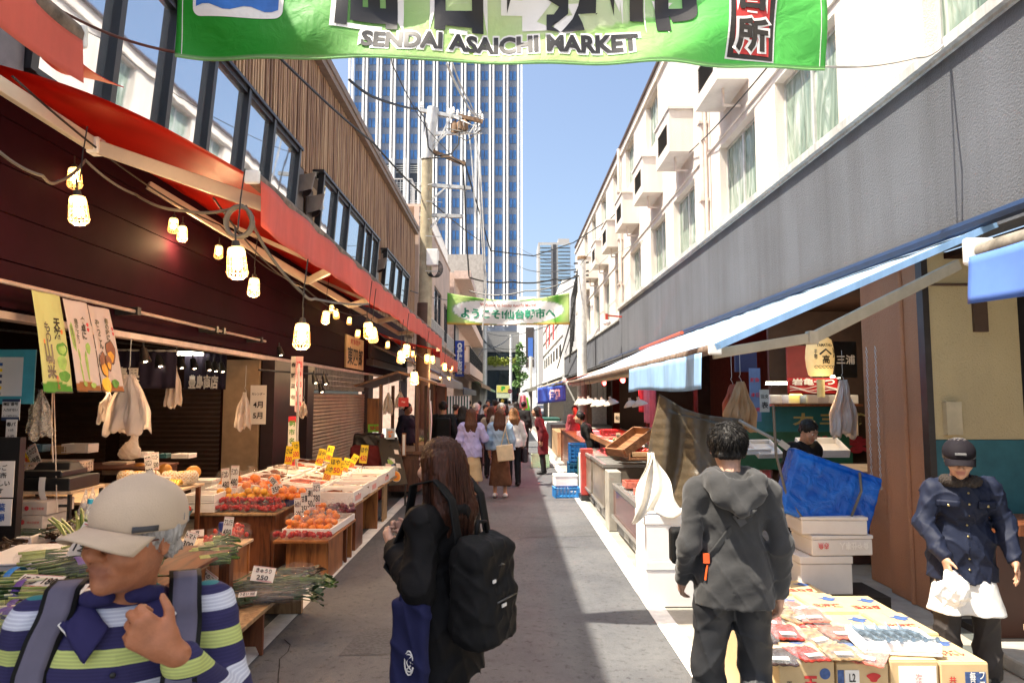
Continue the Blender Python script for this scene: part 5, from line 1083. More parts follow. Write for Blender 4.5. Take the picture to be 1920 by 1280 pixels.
card(gz(556,985,.44)+V((0,-.02,.0)),.20,.085,['いちご 480'],'white card leaning on the front of the mandarin tray',-.2,.5,roll=.7,stick=False)
table('fish_table','long wooden stand of white foam fish boxes with yellow price cards',-3.4,-1.8,8.15,11.2,.55,m_wbench,m_wo,[(-2.25,-1.83,8.72,8.76,m_wo,0),(-1.87,-1.82,8.3,8.7,m_wr,0),(-2.1,-1.82,9.66,9.70,m_wo,0),(-1.86,-1.83,10.2,10.5,m_wbench,0),(-3.3,-2.9,8.3,8.34,m_wr,0)])
m_fish=M('fish_brown',(.16,.045,.02),.25,var=.5,sc=30);m_fishs=M('fish_silver',(.35,.28,.24),.2,var=.5,sc=25,metal=.2);m_squid=M('squid_pink',(.5,.14,.10),.25,var=.4,sc=25);k=0
m_foamp=M('foam_pinkish',(.78,.55,.5),.6,var=.1)
dsc=['nearest row','second row','third row','fourth row','fifth row','farthest row'];dcol=['at the road edge','in the middle','on the shop side']
for r_ in range(6):
    for c_ in range(3):
        o=foambox(.50,.46,.15 if c_ == 0 else .11);z=.552+.07*c_+.015*(r_ % 2);o['label']=f'white foam fish box, {dsc[r_]}, {dcol[c_]} of the fish stand';o['group']='foam fish boxes on the fish stand';rd=random.Random(k)
        f=B();mm=[m_fish,m_fishs,m_squid,m_fish][(r_+c_) % 4]
        for q in range(7+k % 4):
            x,y,a=rd.uniform(-.19,.19),rd.uniform(-.17,.17),rd.uniform(-.5,.5);L=rd.uniform(.06,.11);d=V((math.cos(a),math.sin(a),0));p=V((x,y,.085+rd.uniform(0,.025)));f.tube([p - d*L,p - d*L*.6,p,p+d*L*.7,p+d*L*.85,p+d*L],[.004,.018,.024,.01,.006,.018],7)
        f.obj('fish',mm,o,smooth=True);b=B();b.bb((-.24,-.215,.055),(.24,.215,.07));b.obj('liner',m_foamp if (r_+c_) % 2 else m_foam,o)
        if k % 3 == 0: b=B();b.bb((.251,-.15,.04),(.254,.1,.1));b.obj('sticker',m_card if k % 2 else M('sticker_pink',(.7,.35,.32),.6),o)
        place(o,(-2.06 - .53*c_,8.4+r_*.49,z),rd.uniform(-.04,.04),(0,.10*(c_ > 0)));k+=1
YC=[(540,860,'nearest to the pillar'),(555,850,'second from the pillar'),(597,862,'tall one before the shutter'),(614,855,'tilted tall one before the shutter'),(602,886,'lower of the pair in front'),(610,893,'tilted lower of the pair in front'),(627,880,'broad one in the middle of the boxes'),(633,884,'overlapping the broad one'),(643,878,'single one on the middle boxes'),(654,868,'leaning over the far boxes'),(680,858,'last one at the far end')]
for i,(px,py,lb) in enumerate(YC): p=gy(px,py+10,9.2+(i % 5)*.4);card(p,.10 if i != 6 else .16,.24,[['さば','300'],['いか','500'],['ほや','450'],['あじ','380']][i % 4],'yellow fish price card, '+lb,.1*(i % 3),.15,True,[.05,-.1,.25,.2,.1,.3,.05,.2,.3,.5,.1][i],'yellow price cards on the fish stand')
# counter, crates and cash desk at the rear of the near stall
table('fruit_counter','tan plywood counter with netted melons behind the capped man',-5.2,-3.15,5.9,7.2,.93,m_ply,m_wr,[(-3.2,-3.16,5.92,5.96,None,0),(-3.2,-3.16,7.1,7.14,None,0),(-5.1,-5.06,5.95,5.99,None,0)])
m_net=M('foam_net',(.72,.64,.5),.7,var=.05)
def melon(net=True):
    o=E('melon','x','melon',(0,0,0));b=B();b.sph((0,0,.075),(.078,.078,.072),16);b.obj('flesh',M('melon_skin',(.72,.33,.06),.5,var=.2),o,smooth=True)
    if net:
        b=B()
        for d in (1,-1):
            for j in range(12):
                b.tube([V((.081*math.sin(t)*math.cos(j*pi/6+d*t*1.2),.081*math.sin(t)*math.sin(j*pi/6+d*t*1.2),.075 - .075*math.cos(t))) for t in np.linspace(.3,2.5,14)],.0075,4)
        b.obj('foam_net',m_net,o,smooth=True)
    return o
MO=[(236,908,1,'netted melon nearest the capped man, first in the row'),(258,910,1,'second netted melon in the row'),(283,908,1,'third netted melon, behind the price cards'),(318,909,1,'netted melon beside the bananas'),(340,910,1,'netted melon nearest the road'),(355,908,1,'last netted melon at the counter end'),(262,892,0,'bare orange melon behind the netted ones'),(308,894,0,'bare tan melon behind the second card'),(362,898,0,'bare orange melon at the counter end')]
for px,py,n_,lb in MO: o=melon(n_);place(o,gz(px,py,.935),px,(0,0),lb);o['group']='melons on the plywood counter'
m_ban=M('banana',(.72,.40,.02),.45,var=.2,sc=9)
for i,(px,py,lb) in enumerate([(287,915,'banana bunch nearest the cap'),(303,918,'middle banana bunch'),(325,917,'banana bunch nearest the road')]):
    b=B();c_=gz(px,py+2,.95)
    for q in range(5): b.tube([c_+V((-.05+.024*q+.02*math.cos(a)*(q - 2)*.4,-.09*math.cos(a)+.02,.07*math.sin(a)+.012)) for a in np.linspace(.3,2.7,7)],[.005,.015,.019,.02,.018,.013,.005],7)
    b.obj('banana_bunch',m_ban,smooth=True,label=lb+' on the plywood counter',cat='bananas')
card(gy(282,893,6.35),.07,.17,['メロン','980'],'white card, lower of two crossing above the melons',.1,.1,roll=-.2);card(gy(279,875,6.5),.06,.12,['千葉'],'white card, upper left of two crossing above the melons'.replace('left ',''),.1,.1,roll=-.2);card(gy(292,880,6.45),.06,.16,['マンゴー','1500'],'upright white card between the netted melons',.1,.1,roll=-.1);card(gz(305,905,.98),.14,.07,['バナナ 200'],'low white card behind the bananas',.1,.4)
o=E('carton','small white carton with a dark blue printed band on the plywood counter','carton',(0,0,0));b=B();b.box((0,0,.07),(.27,.2,.14));b.obj('body',M('carton_white',(.62,.5,.38),.7),o,bev=.003);b=B();b.bb((-.12,-.104,.07),(.12,-.1,.105));b.obj('band',M('band_navy',(.02,.04,.12),.6),o);lettering('ドラキュラマット',o,(0,-.1045,.088),(1,0,0),(0,0,1),.21,.024,m_card,.01);place(o,gz(222,888,.935),.06)
o=E('carrier_bag','crumpled translucent carrier bag standing on the rear shelf','bag',(0,0,0));s_=S();s_.e((0,0,.07),(.09,.07,.08),k=.05).c((0.02,0,.1),(.06,0,.28),.05,.025,.06).c((-.07,0,.03),(.06,0,.03),.05,.05,.05);s_.obj('body',m_bagw,.008,o,fold=folds(.008,2.2));place(o,gy(243,856,7.6))
table('rear_shelf','dark rear shelf cluttered with boxes behind the plywood counter',-7.4,-3.9,7.5,8.2,1.05,m_tabw,m_tabw,[(-3.95,-3.92,7.5,8.2,None,0),(-7.4,-7.36,7.5,8.2,None,0)])
for i,(px,py,w_,d,h_,m,lb) in enumerate([(150,848,.30,.2,.10,m_foam,'long white foam box on the rear shelf'),(120,850,.18,.2,.09,m_cart,'open cardboard box on the rear shelf beside the foam box'),(268,857,.18,.15,.06,m_foam,'white tray of packets on the rear shelf next to the carrier bag'),(308,858,.1,.12,.05,m_crate_t,'small teal tub on the rear shelf'),(345,858,.2,.2,.05,m_foam,'flat stacked white trays at the rear shelf end'),(75,846,.15,.15,.08,M('tub_blue',(.1,.2,.3),.5),'blue tub at the photo edge of the rear shelf')]):
    o=foambox(w_,d,h_,False,m);o.name='shelf_box';place(o,gy(px,py,7.75),0,(0,0),lb)
for i,(px,py,m,lb) in enumerate([(90,905,m_crate_o,'orange crate under the cash desk'),(145,925,m_crate_o,'orange crate beside the cash desk leg'),(205,950,m_crate_o,'orange crate nearest the cap')]): crate(.5,.36,.30,m,lb,gz(px,py+70,.02)*.0+V((gy(px,py,6.0).x,6.0+.05*i,.35)),0)
for i in range(3): crate(.5,.36,.30,m_crate_o,['lower orange crate under the cash desk','lower orange crate in the middle','lower orange crate nearest the cap'][i],(gy((90,145,205)[i],900,6.0).x,6.02+.05*i,.03),0)
crate(.36,.5,.33,m_crate_t,'dark teal crate on the floor beside the white persimmon boxes',(-3.55,6.9,.34));crate(.36,.5,.33,m_crate_g,'dark green crate stacked under the tomato shelf',(-3.5,6.85,.0));crate(.4,.5,.30,m_crate_g,'green crate behind the plywood table',(-3.35,6.25,.0));crate(.4,.5,.30,m_crate_g,'upper green crate behind the plywood table',(-3.35,6.25,.31))
o=E('tomato_bowl','pale blue basket of big tomatoes behind the cap','basket',(0,0,0));b=B();b.lathe([(.05,0),(.075,.05),(.08,.055),(.07,.05),(.045,.01)],n=14,cap=False);b.obj('basket',M('basket_blue',(.2,.42,.5),.4),o,smooth=True)
for q in range(4): b=B();b.sph((.03*math.cos(q*1.6),.03*math.sin(q*1.6),.06),.035,12);b.obj('tomato',m_tom,o,smooth=True)
place(o,gz(346,966,.66));dup(o,gz(336,972,.66),label='second pale blue tomato basket partly behind the cap')
b=B();b.bb((-3.7,6.2,.625),(-3.1,6.5,.645));b.obj('shelf_board',m_ply,label='narrow plywood shelf board under the tomato baskets',cat='board')
o=E('cash_desk','black metal cash desk stand with a wooden top','desk',(-4.2,5.6,0));p=gy(100,915,5.6)
b=B();b.bb((p.x - .3,5.4,p.z - .02),(p.x+.27,5.85,p.z));b.obj('tabletop',m_ply,o)
for xx in (-.28,.25):
    for yy in (5.42,5.83): b=B();b.bb((p.x+xx - .012,yy - .012,0),(p.x+xx+.012,yy+.012,p.z - .02));b.obj('leg',m_black,o)
b=B();b.bb((p.x - .28,5.41,p.z - .12),(p.x+.25,5.43,p.z - .1));b.obj('rail',m_black,o)
o=E('cash_register','black cash register with a drawer and a white receipt','cash register',(0,0,0));b=B();b.bb((-.25,-.2,.002),(.25,.2,.10));b.obj('drawer',m_black,o,bev=.006);b=B();b.bb((-.19,-.16,.101),(.16,.18,.15));b.box((0,.05,.175),(.3,.2,.06),top=(.85,.6));b.obj('body',M('register_black',(.02,.018,.018),.35),o,bev=.008);b=B();b.grid(lambda u,v: (.02+.05*u+.03*v,-.206 - .03*math.sin(v*2.5),.11 - .17*v),3,8,.001);b.obj('receipt',m_card,o);place(o,(p.x - .01,5.62,p.z))
o=E('apple_carton','lower white fruit carton with a red cherry print under the cash desk','carton',(0,0,0));b=B();b.box((0,0,.05),(.36,.30,.10));b.obj('body',M('carton_grey',(.6,.52,.46),.7),o,bev=.003);b=B();b.sph((.02,-.152,.05),(.018,.002,.018),10);b.obj('print',m_penr,o);lettering('山形特産',o,(-.09,-.152,.05),(1,0,0),(0,0,1),.14,.045,M('print_green',(.1,.16,.08),.6),.015);lettering('味の宅配便',o,(.11,-.152,.05),(1,0,0),(0,0,1),.1,.02,m_penr,.005)
place(o,gy(66,984,5.45),-.1);o2=dup(o,o.location+V((.02,0,.103)),label='upper white fruit carton with a red cherry print under the cash desk');o2.rotation_euler.z=-.06
b=B();q=gy(167,990,4.9);b.lathe([(.03,0),(.034,.01),(.034,.10),(.03,.13),(.014,.16),(.014,.17)],q,12);o=E('drink_bottle','clear drink bottle with a bright blue cap beside the cap wearer','bottle',q);b.obj('body',film('bottle_clear',(.8,.85,.85),.35),o,smooth=True);b=B();b.lathe([(.018,.171),(.018,.20),(.016,.203)],q,12);b.obj('cap',M('cap_blue',(.02,.35,.55),.4),o,smooth=True)
for i,(px,py) in enumerate([(150,978),(163,975)]): b=B();q=gy(px,py,5.2);b.tube([q+V((0,0,-.05)),q+V((.03,0,.14)),q+V((.035,0,.24))],[.05,.03,.004],10);b.obj('film_cone',film('cone_film',(.85,.8,.75),.5),smooth=True,label=['clear wrapping film cone','white paper cone'][i]+' standing beside the orange crates',cat='cone')
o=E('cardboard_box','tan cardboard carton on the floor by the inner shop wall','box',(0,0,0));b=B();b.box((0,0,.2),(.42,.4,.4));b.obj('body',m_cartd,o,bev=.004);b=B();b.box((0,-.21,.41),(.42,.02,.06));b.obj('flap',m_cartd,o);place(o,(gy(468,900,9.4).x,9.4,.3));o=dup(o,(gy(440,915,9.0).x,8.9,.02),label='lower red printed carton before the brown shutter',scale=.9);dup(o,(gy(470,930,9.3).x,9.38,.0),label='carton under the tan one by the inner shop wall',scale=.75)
foam_x=foambox(.26,.26,.22,True);place(foam_x,gz(385,930,.55),0,(0,0),'small white foam box between the counter and the fruit table')
# cloths, boards and lamps of the left shops
m_navy=M('noren_navy',(.014,.009,.03),.8,var=.15)
def noren(label,px0,px1,pyt,pyb,Y,text,tw,th_,tx_,tz_,m=None):
    a,c_=gy(px0,pyt,Y),gy(px1,pyb,Y);w_=c_.x - a.x;h_=a.z - c_.z;o=E('noren',label,'curtain',((a.x+c_.x)/2,Y,c_.z))
    sheetmesh('cloth',lambda u,v: (a.x+w_*u,Y+.018*math.sin(u*17)*(1 - v)+.01*math.sin(u*41),c_.z+h_*v),50,8,m or m_navy,o)
    lettering(text,o,(gy(tx_,tz_,Y).x,Y - .03,gy(tx_,tz_,Y).z),(1,0,0),(0,0,1),tw,th_,m_card,.035,rough=.02);return o
noren('navy shop curtain with white characters behind the white bags',172,330,655,728,7.4,'武田青果',.52,.17,220,703,)
noren('navy shop curtain with white characters next to the inner wall, smaller',347,424,662,730,9.6,'豊島商店',.41,.20,383,716)
b=B();b.tube([gy(170,655,7.4),gy(330,658,7.4)],.012,6);b.obj('curtain_rod',m_alu,label='thin rod above the larger navy curtain',cat='rod')
b=B();b.tube([(-3.42,3.9,2.60),(-3.42,9.6,2.60)],.016,8);o=b.obj('banner_pole',M('pole_chrome',(.55,.45,.4),.35,metal=.5),smooth=True,label='long metal pole carrying the vegetable banners along the purple fascia',cat='pole')
for y in (6.25,7.95,8.15,9.4): b=B();b.bb((-3.6,y - .03,2.57),(-3.39,y+.03,2.64));b.obj('pole_clip',m_black,o)
def nobori(label,y0,y1,top,bot,base,hills,draw,slant):
    o=E('vegetable_banner',label,'banner',(-3.4,(y0+y1)/2,bot));w_=y1 - y0;h_=top - bot
    def s(x,z): v=1 - z/h_;return V((-3.395+.17*v+.01*math.sin(x*22+z*4),y0+x - slant*v,bot+z))
    def colf(u,v):
        if v < .07+.05*math.sin(u*3.1+.3): return hills
        return base
    sheetmesh('cloth',lambda u,v: s(u*w_,v*h_),24,50,m_print_cloth,o,colf);rod=B();rod.tube([s(0,.004),s(w_,.004)],.006,5);rod.obj('weight_bar',m_black,o)
    for kind,a in draw:
        if kind == 't': lettering(a[0],o,(0,0,0),(0,1,0),(0,0,1),a[3],a[4],a[5] if len(a) > 5 else m_ink,.035,vertical=True,fn=lambda x,y,a=a: s(a[1]+x,a[2]+y)+V((.004,0,0)),cut=.06,rough=.03)
        else:
            c_,rx,rz,m,lay=a;p=[]
            for t in range(18): th_=2*pi*t/18;p.append(s(c_[0]+rx*math.cos(th_)*(1+.1*math.sin(3*th_)),c_[1]+rz*math.sin(th_)*(1+.1*math.cos(5*th_)))+V((.0025*lay,0,0)))
            q=B();q.quad(*p);q.obj('painted_shape',m,o)
    return o
pg_=M('paint_green',(.10,.30,.04),.7,var=.3,sc=30);pg2=M('paint_lime',(.3,.5,.12),.7,var=.3,sc=20);pb_=M('paint_brown',(.25,.09,.05),.7,var=.3);pa_=M('paint_amber',(.75,.38,.04),.7,var=.3);po_=M('paint_orange',(.75,.22,.05),.7)
nobori('pale green vegetable banner with black brush writing, nearest of the three',4.83,5.14,2.58,1.85,(.62,.66,.30),(.10,.35,.05),[('t',('天然',.22,.47,.06,.16)),('t',('もの',.13,.44,.06,.15)),('t',('山菜',.11,.24,.13,.28)),('s',((.25,.32),.05,.05,pg_,1)),('s',((.245,.315),.03,.03,pg2,2)),('s',((.24,.22),.04,.055,pg2,1)),('s',((.25,.12),.05,.04,pg_,1)),('s',((.07,.36),.012,.025,po_,1)),('s',((.26,.45),.012,.018,po_,1)),('t',('おいしい',.18,.075,.03,.1,m_penr))],.06)
nobori('white vegetable banner with asparagus drawings, middle of the three',5.17,5.47,2.57,1.86,(.78,.70,.68),(.42,.18,.06),[('t',('食卓に',.20,.50,.05,.18)),('t',('春だより',.13,.47,.045,.2)),('s',((.05,.42),.035,.11,pg2,1)),('t',('山形のアスパラ',.05,.42,.028,.16)),('s',((.22,.34),.022,.045,pg2,1)),('s',((.19,.20),.015,.12,pg2,1)),('s',((.10,.28),.018,.05,pg2,1)),('s',((.09,.15),.014,.09,pg2,1)),('s',((.10,.06),.03,.02,pg2,3)),('s',((.22,.05),.03,.02,pg2,3)),('s',((.245,.53),.014,.016,m_penr,1)),('s',((.245,.49),.014,.016,m_penr,1))],.03)
nobori('white vegetable banner with bamboo shoot drawings, farthest of the three',5.48,5.78,2.56,1.86,(.78,.70,.68),(.5,.2,.07),[('t',('春の味に',.21,.52,.045,.19)),('t',('ぞっこん',.10,.47,.07,.24)),('s',((.21,.33),.055,.1,m_ink,1)),('s',((.21,.33),.047,.09,pb_,2)),('s',((.20,.29),.035,.045,pa_,3)),('s',((.08,.22),.075,.11,m_ink,1)),('s',((.08,.22),.066,.1,pb_,2)),('s',((.07,.18),.05,.05,pa_,3)),('s',((.155,.24),.05,.07,m_ink,3)),('s',((.155,.24),.043,.062,pb_,4)),('s',((.15,.215),.03,.03,pa_,5)),('s',((.06,.06),.06,.06,M('paint_yellow',(.85,.55,.05),.7),3)),('t',('筍',.06,.06,.08,.08)),('s',((.20,.07),.05,.035,pg_,3)),('s',((.275,.53),.014,.016,m_penr,1)),('s',((.275,.49),.014,.016,m_penr,1))],.02)
m_spotglow=M('spot_glow',(1,.8,.6),.4,emit=(1,.75,.5),es=9.)
def spotlamp(label,px,py,Y,s=1.,down=(0.3,-.2,-1),light=0,parts=True):
    o=E('spotlight',label,'lamp',(0,0,0));q=V(down).to_track_quat('-Z','Y').to_matrix();b=B();b.lathe([(.055,0),(.05,.03),(.042,.07),(.035,.14),(.02,.15)],rot=q,n=14);b.obj('shade',m_black,o,smooth=True)
    b=B();b.lathe([(.001,.012),(.048,.012)],rot=q,n=14,cap=False);b.lathe([(.03,.02),(.045,.008),(.02,.0),(.001,-.002)],rot=q,n=12,cap=False);b.obj('bulb',m_spotglow,o,smooth=True);b=B();b.tube([q @ V((0,0,.12)),q @ V((0,0,.15))+V((0,0,.06))],.008,5);b.obj('arm',m_black,o);place(o,gy(px,py,Y),sc=s)
    if light: l=spot(o.location+V(down).normalized()*.03,o.location+V(down),light,ang=100);l.parent=o;l.location=V(down).normalized()*.03
    return o
SPL=[(212,672,6.2,'first black track spotlight above the larger curtain',30),(273,678,6.8,'second black track spotlight above the larger curtain',30),(301,687,7.4,'third black track spotlight beside the curtain end',0),(341,690,8.2,'fourth track spotlight left of the smaller curtain'.replace('left of','just before'),30),(365,691,8.6,'track spotlight over the smaller curtain, first of five',0),(393,694,9.0,'track spotlight over the smaller curtain, second of five',20),(405,696,9.2,'track spotlight over the smaller curtain, third of five',0),(418,697,9.5,'track spotlight over the smaller curtain, fourth of five',0),(527,666,9.9,'spotlight on the rail end by the white hanging strip',30),(592,718,10.2,'first dangling spotlight above the fish stand',35),(611,720,10.3,'second dangling spotlight above the fish stand',35),(604,735,10.4,'greenish lowest spotlight above the fish stand',0)]
for px,py,Y,lb,en in SPL: spotlamp(lb,px,py,Y,1.0 if Y < 8 else .95,(.35,-.25,-1),en)
b=B();b.tube([(-4.6,5.8,2.42),(-3.95,9.8,2.42)],.012,5);b.obj('track_rail',m_black,label='black lamp rail under the shop ceiling',cat='rail')
b=B();b.tube([(-3.5,9.6,2.2),(-3.1,10.6,2.18),(-2.9,11,2.18)],.015,5);b.obj('lamp_rail',m_black,label='black rail end carrying the dangling spotlights',cat='rail')
b=B();q=gy(330,668,9.8);b.bb((q.x - .1,9.5,q.z),(q.x+.5,9.56,q.z+.05));b.obj('tube_lamp',M('tube_glow',(1,1,.9),.4,emit=(1,.9,.7),es=6),label='lit fluorescent tube behind the smaller curtain',cat='lamp')
hangbag('large sheaf of white carrier bags hanging before the larger curtain',gy(243,702,5.9),.33,.5,m_bagw,1,n=4);hangbag('small white carrier bag tucked behind the large sheaf',gy(206,735,6.2),.2,.26,m_bagw,2,n=1)
hangbag('narrow sheaf of white bags hanging before the smaller curtain',gy(330,690,7.6),.2,.46,m_bagw,3,n=2);hangbag('thin white bags on a long hook by the inner wall',gy(460,735,8.2),.24,.55,m_bagw,4,n=2);hangbag('clear brownish bags hanging under the pale green banner',gy(80,730,5.6),.2,.38,m_bagc,5,n=2)
b=B();b.tube([gy(98,735,5.7),gy(97,800,5.7),gy(100,880,5.62)],.005,4);b.tube([gy(101,735,5.7),gy(103,800,5.7),gy(107,960,5.3)],.004,4);b.obj('power_cord',m_bagw,label='white power cords dropping behind the banners to the cash register',cat='cord')
o=E('card_payment_board','light blue board of payment stickers behind the pale green banner','sign',gy(20,757,5.3));a,c_=gy(-30,655,5.3),gy(62,757,5.3);b=B();b.bb((a.x,5.3,c_.z),(c_.x,5.31,a.z));b.obj('board',M('board_cyan',(.08,.42,.5),.5),o);b=B();b.bb((a.x+.1,5.294,c_.z+.06),(c_.x - .09,5.297,a.z - .06));b.obj('sheet',m_card,o);rd=random.Random(2)
for i in range(30): b=B();x=gy(6+(i % 5)*8.5,0,5.29).x;z=gy(0,682+(i // 5)*11,5.29).z;b.bb((x,5.288,z - .015),(x+.027,5.291,z+.008));b.obj('sticker',[m_penr,M('st_blue',(.03,.1,.35),.5),M('st_green',(.05,.3,.1),.5),M('st_grey',(.4,.4,.42),.5),m_cardy,M('st_navy',(.04,.06,.12),.5)][rd.randrange(6)],o)
def notice(label,px0,py0,px1,py1,Y,lines,hd=None,cat='notice',m=None,tm=None):
    a,c_=gy(px0,py0,Y),gy(px1,py1,Y);w_,h_=c_.x - a.x,a.z - c_.z;o=E('notice',label,cat,((a.x+c_.x)/2,Y,c_.z));b=B();b.bb((a.x,Y,c_.z),(c_.x,Y+.004,a.z));b.obj('sheet',m or m_card,o);n=len(lines)
    if hd: b=B();b.bb((a.x,Y - .002,a.z - h_*.12),(c_.x,Y - .0005,a.z));b.obj('band',hd,o);b=B();b.bb((a.x,Y - .002,c_.z),(c_.x,Y - .0005,c_.z+h_*.16));b.obj('band',hd,o)
    for i,t in enumerate(lines): lettering(t,o,((a.x+c_.x)/2,Y - .003,a.z - h_*((i+.8)/(n+.6))),(1,0,0),(0,0,1),None,min(h_*.62/n,w_*.82/max(1,len(t))),tm or (m_pen if i % 3 else m_ink),.02,off=.002)
    return o
notice('white notice with a dark blue border about payment codes under the cyan board',5,748,36,788,5.25,['暗証番号','入力がない','カードは使えません'],M('st_navy',(.04,.06,.12),.5));notice('small handwritten white slip below the bordered notice',12,786,30,826,5.24,['春パ','3 5月','ム 3円']);notice('white poster with a pink photo at the photo edge',-30,864,24,932,4.9,['いちご','直売所','おいしい','です']);notice('white sheet with blue leaf marks leaning at the photo edge',-30,935,20,985,4.7,['青葉','市場'],tm=M('st_blue',(.03,.1,.35),.5))
b=B();a,c_=gy(-40,820,5.0),gy(28,1000,5.0);b.bb((a.x,5.0,.72),(c_.x,5.06,a.z));b.obj('notice_stand',m_black,label='black upright stand behind the notices at the photo edge',cat='stand')
for i,(px,py) in enumerate([(52,845),(72,842),(60,852)]): card(gy(px,py+30,6.6),.08,.24,['わさび','特売'],['yellow and white tilted label card, nearest of three in the basket','tilted label card leaning backmost in the basket','middle tilted label card in the basket'][i],.1,.4,i == 0,-.7+.1*i,stick=False)
o=crate(.5,.3,.11,m_bagw,'cream mesh basket of wrapped packets behind the cash register',gy(105,885,6.7),cat='basket',slats=3)
for i,(px,py,m,lb) in enumerate([(160,880,m_bagw,'white crumpled packet beside the cash register'),(170,875,m_penr,'red packet on the counter beside the white one'),(155,890,m_bagc,'clear bag of dried greens on the counter end'),(46,884,M('packet_tan',(.5,.3,.2),.5),'tan packets behind the cash register')]): blob(.06,i,.3,12,sq=(1.3,1,.6));q=blob(.06,i+1,.35,14,sq=(1.3,1,.6));o=q.obj('packet',m,smooth=True,label=lb,cat='packet');o.location=gz(px,py+6,.935)
notice('pink vertical paper strip with red characters on the dark pillar',555,668,566,772,10.1,['売','り','出','し','中'],m=M('paper_pink',(.75,.4,.42),.6),tm=m_penr);notice('white vertical paper strip with ink characters beside the pink strip',546,668,554,760,10.15,['春','野','菜','市'],);notice('tall bright poster strip on the lower dark pillar',541,780,553,872,10.2,['朝','市','名','物','品'],hd=m_penr,tm=pg_);notice('printed calendar sheets on the inner tan wall',470,722,498,795,10.3,['カレンダー','4月','5月'],)
hangbag('small string of paper tags hanging by the pillar',gy(570,752,9.6),.12,.22,M('tag_paper',(.6,.5,.4),.6),9,n=2,cat='tags')
b=B();b.tube([(gy(560,700,9.8).x,9.8,.02),(gy(560,700,9.8).x,9.8,2.3)],.018,8);b.obj('support_post',m_alu,smooth=True,label='thin grey metal post before the dark pillar',cat='post')
# wooden kiosk, poster stand and what stands behind
K=E('wooden_kiosk','brown wooden kiosk cart with a pitched roof past the fish stand','kiosk',(-1.95,13,0));m_kw=wood('kiosk_wood',(.05,.02,.012),(.13,.055,.03),.5,'Z',2)
b=B();b.bb((-2.35,12.5,.12),(-1.62,13.9,.78));b.obj('body',m_kw,K,bev=.01);b=B();b.bb((-2.4,12.45,.78),(-1.56,13.95,.84));b.obj('counter',m_kw,K,bev=.006)
for k in range(2): b=B();b.bb((-2.28+.36*k,12.488,.2),(-2.0+.36*k,12.499,.7));b.obj('panel',m_kw,K,bev=.004)
for k in range(3): b=B();b.bb((-1.619,12.6+.43*k,.2),(-1.609,12.95+.43*k,.7));b.obj('panel',m_kw,K,bev=.004)
for x in (-2.33,-1.66):
    for y in (12.55,13.85): b=B();b.bb((x - .03,y - .03,.84),(x+.03,y+.03,2.05));b.obj('post',m_kw,K)
b=B();b.prism([(-2.75,12.3,2.0),(-1.98,12.3,2.25),(-1.98,12.3,2.29),(-2.78,12.3,2.03)],(0,1.8,0));b.obj('roof',m_kw,K);b=B();b.prism([(-1.975,12.3,2.25),(-1.28,12.3,2.03),(-1.28,12.3,2.07),(-1.975,12.3,2.29)],(0,1.8,0));b.obj('roof',wood('kiosk_roof',(.15,.07,.035),(.28,.14,.07),.6,'X',2),K)
hangbag('white bags hanging under the kiosk roof, nearest',(-2.2,12.6,1.9),.2,.4,m_bagw,31,n=2);hangbag('white bags hanging under the kiosk roof, second',(-2.0,12.7,1.92),.2,.3,m_bagw,32,n=2)
notice('small red sign with white letters under the kiosk roof',747,745,766,762,12.45,['Paje'],m=M('sign_red',(.5,.015,.02),.5),tm=m_card);o=E('feather_flag','tall narrow white feather flag beside the kiosk','flag',(-1.42,12.4,0));b=B();b.tube([(-1.42,12.4,0),(-1.42,12.4,1.95)],.012,6);b.obj('pole',m_alu,o);sheetmesh('cloth',lambda u,v: (-1.40+.02*math.sin(6*v)+.005,12.4 - .0 - u*.22*(.3+.7*math.sin(pi*min(1,.5+v*.5))),.35+1.4*(1 - v)),6,20,m_card,o);b=B();b.bb((-1.5,12.3,0),(-1.34,12.5,.05));b.obj('base',m_black,o)
o=E('menu_frame','small wooden menu frame leaning on the kiosk','menu board',(-1.9,12.35,1));a,c_=gy(754,812,12.4),gy(761,855,12.4);b=B();b.bb((a.x,12.38,c_.z),(c_.x,12.41,a.z));b.obj('frame',m_wo,o);b=B();b.bb((a.x+.012,12.375,c_.z+.02),(c_.x - .012,12.379,a.z - .02));b.obj('sheet',m_card,o)
PS=E('poster_stand','black easel with a green market poster and an orange slice print beside the kiosk','poster stand',(-2.3,11.9,0));Yp=11.7;tl_,tr_,br_,bl_=gy(710,824,Yp+.35),gy(744,822,Yp+.35),gy(762,905,Yp),gy(724,908,Yp)
def pq(u,v,d=0.): return tl_.lerp(tr_,u).lerp(bl_.lerp(br_,u),v)+V((0,-d,d*.3))
m_post=M('poster_mix',(.25,.38,.15),.4,var=.7,sc=18);b=B();b.grid(lambda u,v: pq(u*1.1 - .05,v*1.06 - .03,-.01),2,2,.02);b.obj('frame',m_black,PS);b=B();b.grid(lambda u,v: pq(u,v,.004),4,6);b.obj('poster',m_post,PS)
b=B();b.quad(pq(.02,.02,.008),pq(.98,.02,.008),pq(.98,.2,.008),pq(.02,.2,.008));b.obj('title_band',M('poster_lime',(.2,.5,.08),.4),PS);lettering('仙台朝市',PS,(0,0,0),(1,0,0),(0,0,1),.9,.14,m_ink,.04,fn=lambda x,y: pq(.5+x,.11 - y,.014))
for i in range(16): rd=random.Random(i+5);u,v=rd.uniform(.02,.75),rd.uniform(.24,.7);b=B();b.quad(pq(u,v,.008+.0005*i),pq(u+.22,v+.02,.008+.0005*i),pq(u+.22,v+.12,.008+.0005*i),pq(u,v+.1,.008+.0005*i));b.obj('picture',[m_card,pg2,M('pic_blue',(.08,.14,.3),.5),m_foamp,M('pic_grey',(.3,.33,.3),.5)][i % 5],PS)
